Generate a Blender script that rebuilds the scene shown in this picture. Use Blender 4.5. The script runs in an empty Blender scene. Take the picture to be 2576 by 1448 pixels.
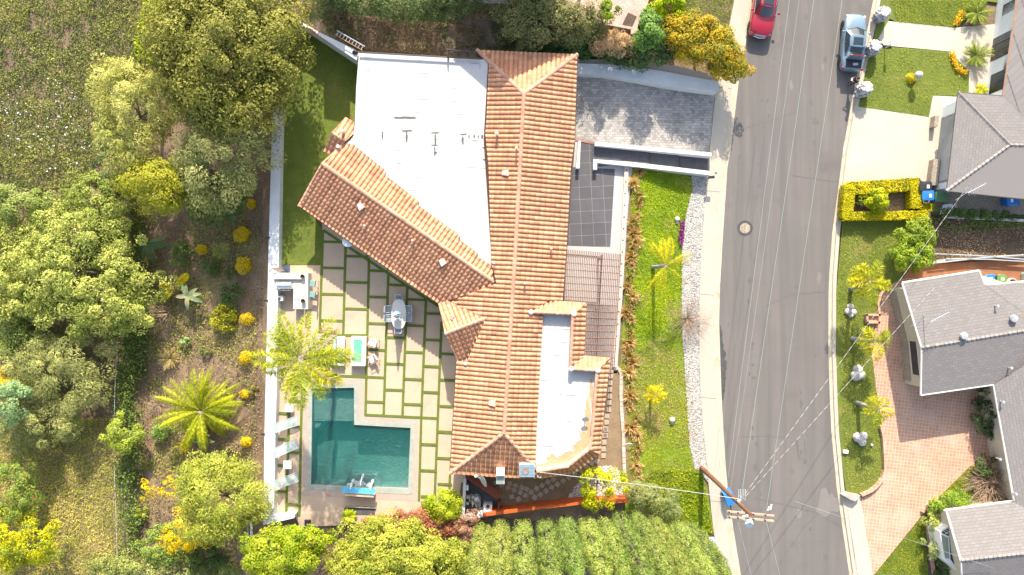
import bpy, bmesh, math, random
import numpy as np
from mathutils import Vector, Matrix
random.seed(7); RNG = np.random.default_rng(7)
C = bpy.context.scene.collection
H = 57.0; S = 31.3
R = math.radians
# ---------------------------------------------------------------- places measured in metres (a 2576 px wide survey sheet, 31.3 px per metre)
def P(px, py, z=0.0):
    k = (H - z) / H
    return Vector(((px-1288)/S*k, -(py-724)/S*k, z))
def Q(ox, oy, s=2.576):
    return lambda x, y: ((ox+x/s)*.670833, (oy+y/s)*.670833)
T00,T10,T20,T30 = Q(0,0),Q(950,0),Q(1900,0),Q(2840,0)
T01,T11,T21,T31 = Q(0,540),Q(950,540),Q(1900,540),Q(2840,540)
T02,T12,T22,T32 = Q(0,1080),Q(950,1080),Q(1900,1080),Q(2840,1080)
T03,T13,T23,T33 = Q(0,1598),Q(950,1598),Q(1900,1598),Q(2840,1598)
def cl(v, a=0., b=1.): return a if v < a else b if v > b else v
def sm(t): t = cl(t); return t*t*(3-2*t)
def hz(x, y):
    "height of the land"
    if x > 9.35:
        z = .5*(1-sm((x-9.35)/4.2))
    elif x > -19.0:
        z = .5
    else:
        z = .5 - 1.3*sm((-19.3-x)/1.2) - .2*max(0, min(-20-x, 11)) - .05*max(0, -31-x)
    # slope behind the house
    yl = 19.6 if x < 5 else 18.2
    if x < -12.2: yl = 18.6 + (-12.2-x)*.63
    if x < 15.2 and y > yl:
        f = sm((15.2-x)/2.5) * sm((x+24)/5.)
        z += f*min((y-yl)*.45, 2.4)
    if -19.5 < x < 12.5 and y < -18.6:
        f = sm((x+19.5)/1.)*sm((12.5-x)/4)
        z -= f*min((-18.6-y)*.25, 1.6)
    return z
def G(px, py, off=0.):
    z = 0.
    for _ in range(8):
        p = P(px, py, z); z = hz(p.x, p.y)+off
    return P(px, py, z)
def vnoise(x, y, seed=0, sc=1.0):
    x = np.asarray(x)*sc; y = np.asarray(y)*sc
    xi = np.floor(x).astype(np.int64); yi = np.floor(y).astype(np.int64)
    fx = x-xi; fy = y-yi; fx = fx*fx*(3-2*fx); fy = fy*fy*(3-2*fy)
    def h(a, b):
        n = (a*374761393 + b*668265263 + seed*974711) & 0x7fffffff
        n = ((n ^ (n >> 13))*1274126177) & 0x7fffffff
        return ((n ^ (n >> 16)) & 0xffff)/65535.
    return (h(xi,yi)*(1-fx)+h(xi+1,yi)*fx)*(1-fy)+(h(xi,yi+1)*(1-fx)+h(xi+1,yi+1)*fx)*fy
def fnoise(x, y, seed=0, sc=1.):
    x=np.asarray(x,float); y=np.asarray(y,float); o=0.; a=.5; t=0.
    wx=x+1.3/sc*(vnoise(x,y,seed+31,sc*.9)-.5); wy=y+1.3/sc*(vnoise(x,y,seed+57,sc*.9)-.5)
    for k in range(4):
        c,s_=math.cos(.7*k+.4),math.sin(.7*k+.4); o=o+a*vnoise(wx*c-wy*s_+7.3*k,wx*s_+wy*c,seed+k,sc*2.03**k); t+=a; a*=.55
    return o/t
def inpoly(x, y, poly):
    c = False; n = len(poly)
    for i in range(n):
        x0,y0 = poly[i][0],poly[i][1]; x1,y1 = poly[i-1][0],poly[i-1][1]
        if (y0 > y) != (y1 > y) and x < (x1-x0)*(y-y0)/(y1-y0)+x0: c = not c
    return c
def inpoly_np(x, y, poly):
    c = np.zeros(len(x), bool); n = len(poly)
    for i in range(n):
        x0,y0 = poly[i][0],poly[i][1]; x1,y1 = poly[i-1][0],poly[i-1][1]
        if y0 == y1: continue
        c ^= ((y0 > y) != (y1 > y)) & (x < (x1-x0)*(y-y0)/(y1-y0)+x0)
    return c
# ---------------------------------------------------------------- materials
M = {}
def nodes(name):
    m = bpy.data.materials.new(name); m.use_nodes = True
    nt = m.node_tree; b = nt.nodes['Principled BSDF']; M[name] = m
    return m, nt, b
def N(nt, typ, **kw):
    n = nt.nodes.new(typ)
    for k, v in kw.items():
        if k in n.inputs.keys() if isinstance(k, str) else False: n.inputs[k].default_value = v
        else: setattr(n, k, v)
    return n
def L(nt, a, b): nt.links.new(a, b)
def c4(c): return (c[0], c[1], c[2], 1.)
def mixc(nt, fac, a, b, mode='MIX'):
    n = nt.nodes.new('ShaderNodeMix'); n.data_type = 'RGBA'; n.blend_type = mode
    for s, v in ((n.inputs[0], fac), (n.inputs[6], a), (n.inputs[7], b)):
        if hasattr(v, 'links') or hasattr(v, 'is_output'): nt.links.new(v, s)
        elif isinstance(v, (int, float)): s.default_value = v
        else: s.default_value = c4(v)
    return n.outputs[2]
def ramp(nt, src, a, b):
    n = nt.nodes.new('ShaderNodeMapRange'); n.inputs[1].default_value = a; n.inputs[2].default_value = b
    nt.links.new(src, n.inputs[0]); return n.outputs[0]
def noise(nt, co, scale, detail=3., rough=.6):
    n = nt.nodes.new('ShaderNodeTexNoise'); n.inputs['Scale'].default_value = scale
    n.inputs['Detail'].default_value = detail; n.inputs['Roughness'].default_value = rough
    nt.links.new(co, n.inputs['Vector']); return n.outputs['Fac']
def coord(nt, kind='Object'):
    if kind == 'world': return nt.nodes.new('ShaderNodeNewGeometry').outputs['Position']
    return nt.nodes.new('ShaderNodeTexCoord').outputs[kind]
def bump(nt, b, src, strength, dist=.02):
    n = nt.nodes.new('ShaderNodeBump'); n.inputs['Strength'].default_value = strength; n.inputs['Distance'].default_value = dist
    nt.links.new(src, n.inputs['Height']); nt.links.new(n.outputs[0], b.inputs['Normal'])
def mk(name, c1, c2=None, scale=1.5, rough=.8, fine=14., famt=.25, bmp=0., metal=0., stain=None, stain_scale=.5, stain_cut=(.55,.7), sdet=4., spec=.4, kind='world'):
    "two-tone surface: broad mottling c1..c2, fine grain, optional stain patches with a shape of their own"
    m, nt, b = nodes(name); co = coord(nt, kind)
    b.inputs['Roughness'].default_value = rough; b.inputs['Metallic'].default_value = metal
    b.inputs['Specular IOR Level'].default_value = spec
    c2 = c2 or tuple(v*.8 for v in c1)
    col = mixc(nt, ramp(nt, noise(nt, co, scale, 4.), .3, .7), c1, c2)
    if famt:
        f = noise(nt, co, fine, 2.)
        g = nt.nodes.new('ShaderNodeMapRange'); g.inputs[1].default_value=.25; g.inputs[2].default_value=.75; g.inputs[3].default_value=1-famt; g.inputs[4].default_value=1+famt
        nt.links.new(f, g.inputs[0])
        cc = nt.nodes.new('ShaderNodeCombineColor'); [nt.links.new(g.outputs[0], cc.inputs[i]) for i in range(3)]
        col = mixc(nt, 1., col, cc.outputs[0], 'MULTIPLY')
        if bmp: bump(nt, b, f, bmp)
    if stain:
        col = mixc(nt, ramp(nt, noise(nt, co, stain_scale, sdet), *stain_cut), col, stain)
    nt.links.new(col, b.inputs['Base Color'])
    return m
def brickmat(name, c1, c2, mortar, bw, bh, mort=.01, rough=.85, offset=.5, kind='world', rot=0., extra=None, bmp=.3, msmooth=.1, mott=.3):
    m, nt, b = nodes(name); b.inputs['Roughness'].default_value = rough; b.inputs['Specular IOR Level'].default_value = .3
    co = coord(nt, kind)
    mp = nt.nodes.new('ShaderNodeMapping'); mp.inputs['Rotation'].default_value = (0,0,rot); nt.links.new(co, mp.inputs['Vector'])
    br = nt.nodes.new('ShaderNodeTexBrick'); br.offset = offset; nt.links.new(mp.outputs[0], br.inputs['Vector'])
    br.inputs['Scale'].default_value = 1.; br.inputs['Brick Width'].default_value = bw; br.inputs['Row Height'].default_value = bh
    br.inputs['Mortar Size'].default_value = mort; br.inputs['Mortar Smooth'].default_value = msmooth; br.inputs['Bias'].default_value = 0.
    br.inputs['Color1'].default_value = c4(c1); br.inputs['Color2'].default_value = c4(c2); br.inputs['Mortar'].default_value = c4(mortar)
    col = br.outputs['Color']
    f = ramp(nt, noise(nt, co, .8, 5.), .25, .75)
    g = nt.nodes.new('ShaderNodeMapRange'); g.inputs[3].default_value = 1-mott; g.inputs[4].default_value = 1+mott; nt.links.new(f, g.inputs[0])
    cc = nt.nodes.new('ShaderNodeCombineColor'); [nt.links.new(g.outputs[0], cc.inputs[i]) for i in range(3)]
    col = mixc(nt, 1., col, cc.outputs[0], 'MULTIPLY')
    if extra: col = mixc(nt, ramp(nt, noise(nt, co, extra[1], 4.), extra[2], extra[3]), col, extra[0])
    nt.links.new(col, b.inputs['Base Color'])
    if bmp:
        inv = nt.nodes.new('ShaderNodeMath'); inv.operation = 'SUBTRACT'; inv.inputs[0].default_value = 1.; nt.links.new(br.outputs['Fac'], inv.inputs[1])
        bump(nt, b, inv.outputs[0], bmp, .02)
    return m
def tintmat(name, rough=.8, fine=9., famt=.25, grime=None, trans=0., spec=.3):
    "colour comes from the per-tile / per-leaf colour attribute (real variation between tiles or leaves)"
    m, nt, b = nodes(name); b.inputs['Roughness'].default_value = rough; b.inputs['Specular IOR Level'].default_value = spec
    at = nt.nodes.new('ShaderNodeAttribute'); at.attribute_name = 'tint'; col = at.outputs['Color']
    if famt:
        co = coord(nt, 'world'); f = noise(nt, co, fine, 3.)
        g = nt.nodes.new('ShaderNodeMapRange'); g.inputs[1].default_value=.25; g.inputs[2].default_value=.75; g.inputs[3].default_value=1-famt; g.inputs[4].default_value=1+famt
        nt.links.new(f, g.inputs[0]); cc = nt.nodes.new('ShaderNodeCombineColor'); [nt.links.new(g.outputs[0], cc.inputs[i]) for i in range(3)]
        col = mixc(nt, 1., col, cc.outputs[0], 'MULTIPLY')
        if grime: col = mixc(nt, ramp(nt, noise(nt, co, grime[1], 5.), grime[2], grime[3]), col, grime[0])
    nt.links.new(col, b.inputs['Base Color'])
    if trans:
        out = nt.nodes['Material Output']; t = nt.nodes.new('ShaderNodeBsdfTranslucent'); nt.links.new(col, t.inputs['Color'])
        mx = nt.nodes.new('ShaderNodeMixShader'); mx.inputs[0].default_value = trans
        nt.links.new(b.outputs[0], mx.inputs[1]); nt.links.new(t.outputs[0], mx.inputs[2]); nt.links.new(mx.outputs[0], out.inputs['Surface'])
    return m
def plain(name, c, rough=.5, metal=0., spec=.5, coat=0., kind='Object', var=.12):
    m, nt, b = nodes(name); b.inputs['Roughness'].default_value = rough; b.inputs['Metallic'].default_value = metal
    b.inputs['Specular IOR Level'].default_value = spec; b.inputs['Coat Weight'].default_value = coat
    co = coord(nt, kind); col = mixc(nt, noise(nt, co, 3., 4.), tuple(v*(1-var) for v in c), tuple(min(1,v*(1+var)) for v in c))
    nt.links.new(col, b.inputs['Base Color']); return m
# ---------------------------------------------------------------- mesh builder
def origin_of(par):
    v = Vector((0,0,0))
    while par is not None: v = v + par.location; par = par.parent
    return v
class MB:
    def __init__(s): s.v=[]; s.f=[]; s.c=[]; s.uv=[]
    def add(s, pts, faces, col=None, uvs=None):
        o = len(s.v); s.v += [tuple(p) for p in pts]
        for i, f in enumerate(faces):
            s.f.append([o+k for k in f]); s.c.append(col); s.uv.append(uvs[i] if uvs else None)
    def poly(s, pts, col=None, uv=None): s.add(pts, [list(range(len(pts)))], col, [uv] if uv else None)
    def prism(s, bot, top, col=None):
        n = len(bot); s.add(list(bot)+list(top), [list(range(n))[::-1], list(range(n,2*n))]+[[i,(i+1)%n,n+(i+1)%n,n+i] for i in range(n)], col)
    def ext(s, poly, z0, z1, col=None):
        s.prism([(p[0],p[1],z0) for p in poly], [(p[0],p[1],z1) for p in poly], col)
    def loft(s, rings, caps=True, col=None, closed=True):
        n = len(rings[0]); pts = [p for r in rings for p in r]; f = []
        for i in range(len(rings)-1):
            for j in range(n if closed else n-1):
                k = (j+1) % n; f.append([i*n+j, i*n+k, (i+1)*n+k, (i+1)*n+j])
        if caps: f += [list(range(n))[::-1], [(len(rings)-1)*n+j for j in range(n)]]
        s.add(pts, f, col)
    def box(s, c, size, rz=0., col=None, m=None, bev=0.):
        x,y,z = size[0]/2,size[1]/2,size[2]/2
        if m is None: m = Matrix.Translation(Vector(c)) @ Matrix.Rotation(rz,4,'Z')
        else: m = Matrix.Translation(Vector(c)) @ m
        if bev:
            b = min(bev, x*.9, y*.9, z*.9); rings = []
            for zz, k in ((-z, b), (-z+b, 0), (z-b, 0), (z, b)):
                X, Y = x-k, y-k; bb = b
                rings.append([m @ Vector(q) for q in ((X-bb,-Y,zz),(X,-Y+bb,zz),(X,Y-bb,zz),(X-bb,Y,zz),(-X+bb,Y,zz),(-X,Y-bb,zz),(-X,-Y+bb,zz),(-X+bb,-Y,zz))])
            s.loft(rings, True, col); return
        pts = [m @ Vector(p) for p in ((-x,-y,-z),(x,-y,-z),(x,y,-z),(-x,y,-z),(-x,-y,z),(x,-y,z),(x,y,z),(-x,y,z))]
        s.add(pts, [[3,2,1,0],[4,5,6,7],[0,1,5,4],[1,2,6,5],[2,3,7,6],[3,0,4,7]], col)
    def tube(s, pts, r, n=8, col=None, caps=True):
        pts = [Vector(p) for p in pts]; rr = r if isinstance(r,(list,tuple)) else [r]*len(pts); rings = []
        for i, p in enumerate(pts):
            d = (pts[min(i+1,len(pts)-1)]-pts[max(i-1,0)]).normalized()
            a = d.cross(Vector((0,0,1)) if abs(d.z) < .9 else Vector((1,0,0))).normalized(); b = d.cross(a)
            rings.append([p+(a*math.cos(t)+b*math.sin(t))*rr[i] for t in [2*math.pi*k/n for k in range(n)]])
        s.loft(rings, caps, col)
    def lathe(s, c, prof, n=16, col=None, sx=1., sy=1.):
        s.loft([[(c[0]+r*math.cos(2*math.pi*k/n)*sx, c[1]+r*math.sin(2*math.pi*k/n)*sy, c[2]+z) for k in range(n)] for r, z in prof], True, col)
    def ball(s, c, r, n=10, sz=1., jit=0., col=None):
        rings = []
        for i in range(1, n):
            t = math.pi*i/n; rings.append([(c[0]+r*math.sin(t)*math.cos(2*math.pi*k/(2*n))*(1+random.uniform(-jit,jit)), c[1]+r*math.sin(t)*math.sin(2*math.pi*k/(2*n))*(1+random.uniform(-jit,jit)), c[2]-r*sz*math.cos(t)*(1+random.uniform(-jit,jit))) for k in range(2*n)])
        s.loft(rings, True, col)
    def build(s, name, mat, parent=None, smooth=None, recalc=True):
        me = bpy.data.meshes.new(name)
        V = [Vector(v) for v in s.v]
        if parent is not None: o = origin_of(parent)
        else:
            xs=[v.x for v in V]; ys=[v.y for v in V]; zs=[v.z for v in V]
            o = Vector(((min(xs)+max(xs))/2,(min(ys)+max(ys))/2,min(zs)))
        me.from_pydata([tuple(v-o) for v in V], [], s.f)
        if any(c is not None for c in s.c):
            at = me.color_attributes.new('tint', 'FLOAT_COLOR', 'CORNER'); buf = []
            for f, c in zip(s.f, s.c): buf += list(c4(c or (.5,.5,.5)))*len(f)
            at.data.foreach_set('color', buf)
        if any(u is not None for u in s.uv):
            ul = me.uv_layers.new(name='UVMap'); buf = []
            for f, u in zip(s.f, s.uv):
                for k in range(len(f)): buf += list(u[k]) if u else [0.,0.]
            ul.data.foreach_set('uv', buf)
        if recalc:
            bm = bmesh.new(); bm.from_mesh(me); bmesh.ops.recalc_face_normals(bm, faces=bm.faces); bm.to_mesh(me); bm.free()
        if smooth is not None:
            me.shade_smooth(); me.set_sharp_from_angle(angle=R(smooth))
        if isinstance(mat, str): mat = M[mat]
        me.materials.append(mat)
        ob = bpy.data.objects.new(name, me); C.objects.link(ob)
        if parent is not None: ob.parent = parent
        else: ob.location = o
        return ob
def tag(o, label=None, cat=None, group=None, kind=None):
    if label: o['label'] = label
    if cat: o['category'] = cat
    if group: o['group'] = group
    if kind: o['kind'] = kind
    return o
def thing(name, label, cat, loc=(0,0,0), rz=0., group=None):
    o = bpy.data.objects.new(name, None); C.objects.link(o); o.location = loc; o.rotation_euler = (0,0,rz)
    o.empty_display_size = .3
    return tag(o, label, cat, group)
def dup(root, loc, rz, label=None, group=None):
    r = root.copy(); C.objects.link(r); r.location = loc; r.rotation_euler = (0,0,rz)
    if label: r['label'] = label
    if group: r['group'] = group
    for ch in list(root.children):
        c = ch.copy(); C.objects.link(c); c.parent = r
        for g in list(ch.children):
            d = g.copy(); C.objects.link(d); d.parent = c
    return r
def cut_inside(bm, poly, keep):
    "cut bm along the vertical planes of poly's edges; keep=True keeps inside, False keeps outside"
    n = len(poly)
    for i in range(n):
        a = Vector((poly[i][0],poly[i][1],0)); b = Vector((poly[(i+1)%n][0],poly[(i+1)%n][1],0)); d = b-a
        if d.length < 1e-6: continue
        bmesh.ops.bisect_plane(bm, geom=bm.verts[:]+bm.edges[:]+bm.faces[:], plane_co=a, plane_no=Vector((-d.y,d.x,0)).normalized(), dist=1e-5)
    dead = [f for f in bm.faces if inpoly(*(f.calc_center_median().xy), poly) != keep]
    bmesh.ops.delete(bm, geom=dead, context='FACES')
def bm_obj(bm, name, mat, parent=None, kind='structure', origin=True):
    me = bpy.data.meshes.new(name); bm.to_mesh(me); bm.free(); me.materials.append(M[mat] if isinstance(mat,str) else mat)
    ob = bpy.data.objects.new(name, me); C.objects.link(ob)
    if parent is not None:
        ob.parent = parent; o = origin_of(parent); me.transform(Matrix.Translation(-o))
    elif kind: ob['kind'] = kind
    return ob
def drape(name, poly, off, mat, step=1., holes=(), zf=None, kind='structure', px=True, parent=None, thick=0.):
    "a sheet over the land inside the polygon"
    zf = zf or hz
    pts = [G(*p) for p in poly] if px else [Vector((p[0],p[1],0)) for p in poly]
    bm = bmesh.new(); f = bm.faces.new([bm.verts.new((p.x,p.y,0)) for p in pts])
    xs=[p.x for p in pts]; ys=[p.y for p in pts]
    for lo, hi, no in ((min(xs),max(xs),Vector((1,0,0))),(min(ys),max(ys),Vector((0,1,0)))):
        k = math.ceil(lo/step)*step
        while k < hi:
            bmesh.ops.bisect_plane(bm, geom=bm.verts[:]+bm.edges[:]+bm.faces[:], plane_co=no*k, plane_no=no, dist=1e-5); k += step
    for h in holes: cut_inside(bm, h, False)
    bmesh.ops.recalc_face_normals(bm, faces=bm.faces)
    if bm.faces and sum(f.normal.z for f in bm.faces) < 0: bmesh.ops.reverse_faces(bm, faces=bm.faces)
    for v in bm.verts: v.co.z = zf(v.co.x, v.co.y)+off
    if thick:
        r = bmesh.ops.extrude_face_region(bm, geom=bm.faces[:])
        for e in r['geom']:
            if isinstance(e, bmesh.types.BMVert): e.co.z += thick
        bmesh.ops.recalc_face_normals(bm, faces=bm.faces)
    return bm_obj(bm, name, mat, parent, kind)
# ================================================================ materials
mk('soil', (.25,.175,.105), (.13,.09,.058), .35, .95, 9., .45, .5, stain=(.30,.21,.12), stain_scale=.6, stain_cut=(.56,.72))
mk('mulch', (.12,.085,.06), (.065,.047,.035), .9, .95, 14., .5, .6)
mk('dry_bank', (.235,.18,.13), (.13,.10,.07), .6, .95, 12., .4, .6, stain=(.075,.085,.03), stain_scale=.5, stain_cut=(.5,.65))
mk('dry_dirt', (.27,.19,.115), (.19,.13,.08), .8, .95, 16., .3, .4)
mk('asphalt', (.165,.148,.134), (.138,.124,.115), .22, .9, 40., .16, .25, stain=(.115,.104,.097), stain_scale=.33, stain_cut=(.60,.75))
m,nt,b=M['asphalt'],M['asphalt'].node_tree,M['asphalt'].node_tree.nodes['Principled BSDF']
src=b.inputs['Base Color'].links[0].from_socket; cw=coord(nt,'world'); mpw=nt.nodes.new('ShaderNodeMapping'); mpw.inputs['Scale'].default_value=(1.4,.05,1.); mpw.inputs['Rotation'].default_value=(0,0,R(6)); L(nt,cw,mpw.inputs[0])
L(nt,mixc(nt,ramp(nt,noise(nt,mpw.outputs[0],1.,3.),.35,.7),src,(.118,.108,.102)),b.inputs['Base Color'])
mk('asphalt_patch', (.05,.05,.052), (.075,.073,.073), 2.5, .9, 30., .2)
mk('tar', (.10,.093,.09), (.125,.117,.11), 3., .8, 20., .2)
mk('concrete', (.44,.39,.315), (.39,.345,.28), .5, .85, 18., .08, .1, stain=(.40,.355,.29), stain_scale=.8, stain_cut=(.6,.8))
mk('concrete_pale', (.42,.372,.30), (.465,.415,.34), .6, .85, 15., .08, .1, stain=(.42,.36,.28), stain_scale=.5, stain_cut=(.62,.8))
mk('kerb', (.50,.44,.34), (.42,.35,.26), 1.2, .85, 14., .15, .15, stain=(.33,.25,.15), stain_scale=1.1, stain_cut=(.55,.72))
mk('patio', (.51,.385,.275), (.46,.34,.245), .7, .8, 20., .07, .1, stain=(.38,.29,.21), stain_scale=.35, stain_cut=(.6,.75))
mk('pinkstone', (.44,.34,.28), (.40,.29,.24), 1., .8, 12., .15, .1, stain=(.36,.17,.10), stain_scale=.75, stain_cut=(.66,.69))
mk('turf', (.125,.165,.025), (.09,.13,.018), 2., .9, 45., .35, .6)
mk('lawn', (.135,.17,.024), (.10,.13,.018), .8, .9, 26., .4, .7, stain=(.19,.17,.05), stain_scale=.45, stain_cut=(.58,.76))
mk('lawn_shade', (.075,.105,.018), (.055,.08,.014), .8, .9, 26., .35, .7, stain=(.10,.10,.03), stain_scale=.45, stain_cut=(.6,.8))
mk('front_lawn', (.17,.24,.016), (.125,.18,.012), .7, .9, 26., .4, .7, stain=(.24,.19,.09), stain_scale=.33, stain_cut=(.52,.66))
mk('lawn_dry', (.17,.16,.045), (.22,.17,.075), .6, .9, 26., .4, .7, stain=(.28,.20,.12), stain_scale=.4, stain_cut=(.55,.68))
mk('white_wall', (.62,.63,.63), (.55,.56,.56), .8, .7, 10., .06, .05, stain=(.55,.55,.54), stain_scale=1.3, stain_cut=(.62,.8))
mk('stucco', (.62,.57,.47), (.55,.50,.41), 1., .9, 25., .08, .3)
mk('cream', (.55,.49,.37), (.50,.44,.33), 1., .9, 25., .08, .3)
mk('stonewall', (.33,.28,.22), (.26,.215,.165), 3., .9, 9., .4, .5)
mk('white_pebble', (.36,.345,.32), (.22,.21,.2), 6., .8, 18., .3, .6)
mk('terrazzo', (.47,.445,.41), (.40,.375,.35), 9., .6, 40., .15, .1)
mk('wood_pole', (.19,.095,.05), (.13,.06,.032), 2., .85, 14., .35, .4)
mk('pale_wood', (.44,.33,.235), (.36,.26,.18), 2.5, .8, 20., .2, .2)
mk('orange_paint', (.50,.105,.022), (.44,.085,.018), 1.2, .65, 9., .1, .05)
mk('brown_paint', (.20,.045,.02), (.16,.035,.016), 1.2, .7, 9., .1, .05)
mk('white_stone', (.50,.47,.43), (.36,.34,.315), 3., .85, 10., .22, .5, kind='Object')
mk('flagstone', (.42,.34,.27), (.33,.26,.2), 2., .85, 20., .15, .2)
mk('bark', (.24,.19,.14), (.15,.115,.085), 3., .95, 18., .4, .6)
mk('palm_trunk', (.33,.31,.29), (.22,.2,.185), 2., .9, 14., .25, .4)
mk('bare_twig', (.40,.29,.2), (.29,.2,.135), 3., .9, 20., .2)
mk('counter', (.58,.54,.47), (.52,.48,.42), 1.5, .5, 30., .06)
mk('pebble_dark', (.06,.06,.065), (.1,.1,.1), 4., .6, 30., .3)
mk('plaster', (.42,.52,.50), (.34,.45,.44), 1.2, .7, 6., .1)
mk('pool_coping', (.36,.37,.31), (.27,.29,.25), 1.6, .6, 14., .16, .1)
mk('blue_sheet', (.07,.34,.58), (.12,.45,.66), 3., .4, 9., .3)
mk('glass_beads', (.06,.36,.24), (.22,.52,.34), 9., .35, 26., .5, .5)
mk('brown_path', (.30,.125,.06), (.24,.10,.05), 1.1, .8, 12., .2, .1, stain=(.34,.17,.07), stain_scale=.6, stain_cut=(.5,.7))
brickmat('cobble', (.25,.238,.225), (.42,.385,.35), (.20,.19,.178), .28, .2, .012, bmp=.4, mott=.25, extra=((.22,.212,.21), 1.6, .58, .75))
brickmat('paver', (.50,.27,.175), (.42,.215,.135), (.52,.39,.30), .27, .27, .022, offset=0., rot=R(7), mott=.16, extra=((.52,.36,.27), .45, .5, .75), bmp=.2)
brickmat('dark_tile', (.105,.10,.107), (.09,.084,.09), (.24,.23,.23), .96, .96, .012, rough=.5, offset=0., rot=R(-3), mott=.12, bmp=.1, msmooth=.0)
brickmat('step_tile', (.085,.085,.095), (.075,.073,.082), (.12,.12,.12), .6, .6, .01, rough=.5, offset=0., rot=R(-5), mott=.12, bmp=.1)
brickmat('pink_brick', (.50,.36,.30), (.42,.25,.20), (.47,.40,.36), .22, .11, .012, mott=.18, rot=R(12))
brickmat('red_brick', (.34,.14,.09), (.28,.105,.07), (.42,.32,.27), .22, .09, .012, mott=.25)
mr, nt, b = nodes('roof_white')
co = coord(nt, 'world'); b.inputs['Roughness'].default_value = .6
mp = nt.nodes.new('ShaderNodeMapping'); mp.inputs['Rotation'].default_value = (0,0,R(3.2)); L(nt, co, mp.inputs[0])
br = nt.nodes.new('ShaderNodeTexBrick'); br.offset=.37; br.inputs['Scale'].default_value=1.; br.inputs['Brick Width'].default_value=9.; br.inputs['Row Height'].default_value=.98; br.inputs['Mortar Size'].default_value=.03; br.inputs['Mortar Smooth'].default_value=.2
br.inputs['Color1'].default_value=c4((.44,.435,.425)); br.inputs['Color2'].default_value=c4((.425,.42,.41)); br.inputs['Mortar'].default_value=c4((.20,.195,.19)); L(nt, mp.outputs[0], br.inputs['Vector'])
col = mixc(nt, ramp(nt, noise(nt, co, .8, 4.), .52, .6), (.445,.44,.43), br.outputs['Color'])
col = mixc(nt, ramp(nt, noise(nt, co, .35, 6.), .55, .8), col, (.43,.425,.41))
L(nt, col, b.inputs['Base Color'])
def shingle(name, c1, c2, line, row=.17, wid=.3):
    m, nt, b = nodes(name); b.inputs['Roughness'].default_value = .9; b.inputs['Specular IOR Level'].default_value = .2
    co = coord(nt, 'UV'); br = nt.nodes.new('ShaderNodeTexBrick'); L(nt, co, br.inputs['Vector']); br.inputs['Scale'].default_value = 1.
    br.inputs['Brick Width'].default_value = wid; br.inputs['Row Height'].default_value = row; br.inputs['Mortar Size'].default_value = .012; br.inputs['Mortar Smooth'].default_value = .3
    br.inputs['Color1'].default_value = c4(c1); br.inputs['Color2'].default_value = c4(c2); br.inputs['Mortar'].default_value = c4(line)
    f = noise(nt, co, .7, 5.); col = mixc(nt, ramp(nt, f, .5, .8), br.outputs['Color'], tuple(v*.85 for v in c1))
    f2 = noise(nt, co, 12., 3.); col = mixc(nt, ramp(nt, f2, .45, .8), col, tuple(v*1.15 for v in c2)); L(nt, col, b.inputs['Base Color'])
    # courses: saw-tooth height so that each row has a lower edge
    sp = nt.nodes.new('ShaderNodeSeparateXYZ'); L(nt, co, sp.inputs[0]); mo = nt.nodes.new('ShaderNodeMath'); mo.operation='FRACT'
    dv = nt.nodes.new('ShaderNodeMath'); dv.operation='DIVIDE'; dv.inputs[1].default_value=row; L(nt, sp.outputs['Y'], dv.inputs[0]); L(nt, dv.outputs[0], mo.inputs[0])
    inv = nt.nodes.new('ShaderNodeMath'); inv.operation='SUBTRACT'; inv.inputs[0].default_value=1.; L(nt, mo.outputs[0], inv.inputs[1]); bump(nt, b, inv.outputs[0], .3, .02)
shingle('shingle', (.215,.198,.188), (.18,.166,.159), (.105,.096,.092), .23, .42)
shingle('shingle_dark', (.225,.207,.196), (.19,.175,.168), (.11,.10,.096), .23, .42)
tintmat('tile', .85, 7., .13, ((.27,.165,.12), 1.3, .60, .9))
tintmat('leaf', .6, famt=0., trans=.28, spec=.25)
tintmat('painted', .6, famt=.08)
plain('black', (.02,.02,.022), .5); plain('rubber', (.018,.018,.018), .8); plain('dark_metal', (.05,.05,.055), .4, .6)
plain('steel', (.55,.57,.58), .3, .9); plain('chrome', (.8,.8,.8), .15, 1.); plain('grey_metal', (.42,.44,.46), .45, .3)
plain('white_paint', (.75,.75,.74), .45); plain('offwhite', (.62,.60,.56), .6); plain('pale_teal', (.42,.58,.55), .7); plain('teal_sling', (.16,.33,.31), .8)
plain('grey_cushion', (.33,.36,.40), .9); plain('alu', (.52,.54,.56), .4, .4); plain('navy_mat', (.07,.09,.14), .9)
plain('red_paint', (.33,.01,.03), .28, .15, .5, .8); plain('blue_paint', (.15,.22,.28), .3, .25, .5, .7); plain('car_glass', (.02,.035,.042), .06, 0., .8)
plain('bin_blue', (.012,.15,.50), .5); plain('bin_green', (.04,.12,.055), .5); plain('bin_lime', (.09,.21,.05), .5); plain('bin_black', (.025,.026,.03), .5)
plain('fascia', (.075,.06,.055), .7); plain('gutter_white', (.66,.64,.58), .5); plain('rust', (.30,.15,.08), .8, var=.4); plain('wire_green', (.26,.36,.32), .6); plain('wire_grey', (.30,.30,.31), .6); plain('wire_white', (.5,.48,.45), .6)
plain('window_glass', (.025,.03,.036), .05, 0., .8); plain('pale_glass', (.22,.28,.22), .1, 0., .6); plain('vent_pink', (.60,.36,.30), .8); plain('ceramic', (.55,.6,.64), .3)
plain('skin', (.42,.24,.16), .6); plain('hair', (.018,.013,.011), .6); plain('jacket', (.02,.022,.028), .8); plain('trousers', (.03,.03,.035), .85); plain('tail_red', (.25,.01,.03), .25); plain('garage', (.62,.66,.68), .5); plain('dark_brown', (.06,.035,.025), .8); plain('red_cloth', (.5,.05,.05), .7); plain('slat_wood', (.22,.15,.13), .8); plain('rug_pale', (.45,.42,.36), .9)
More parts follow.
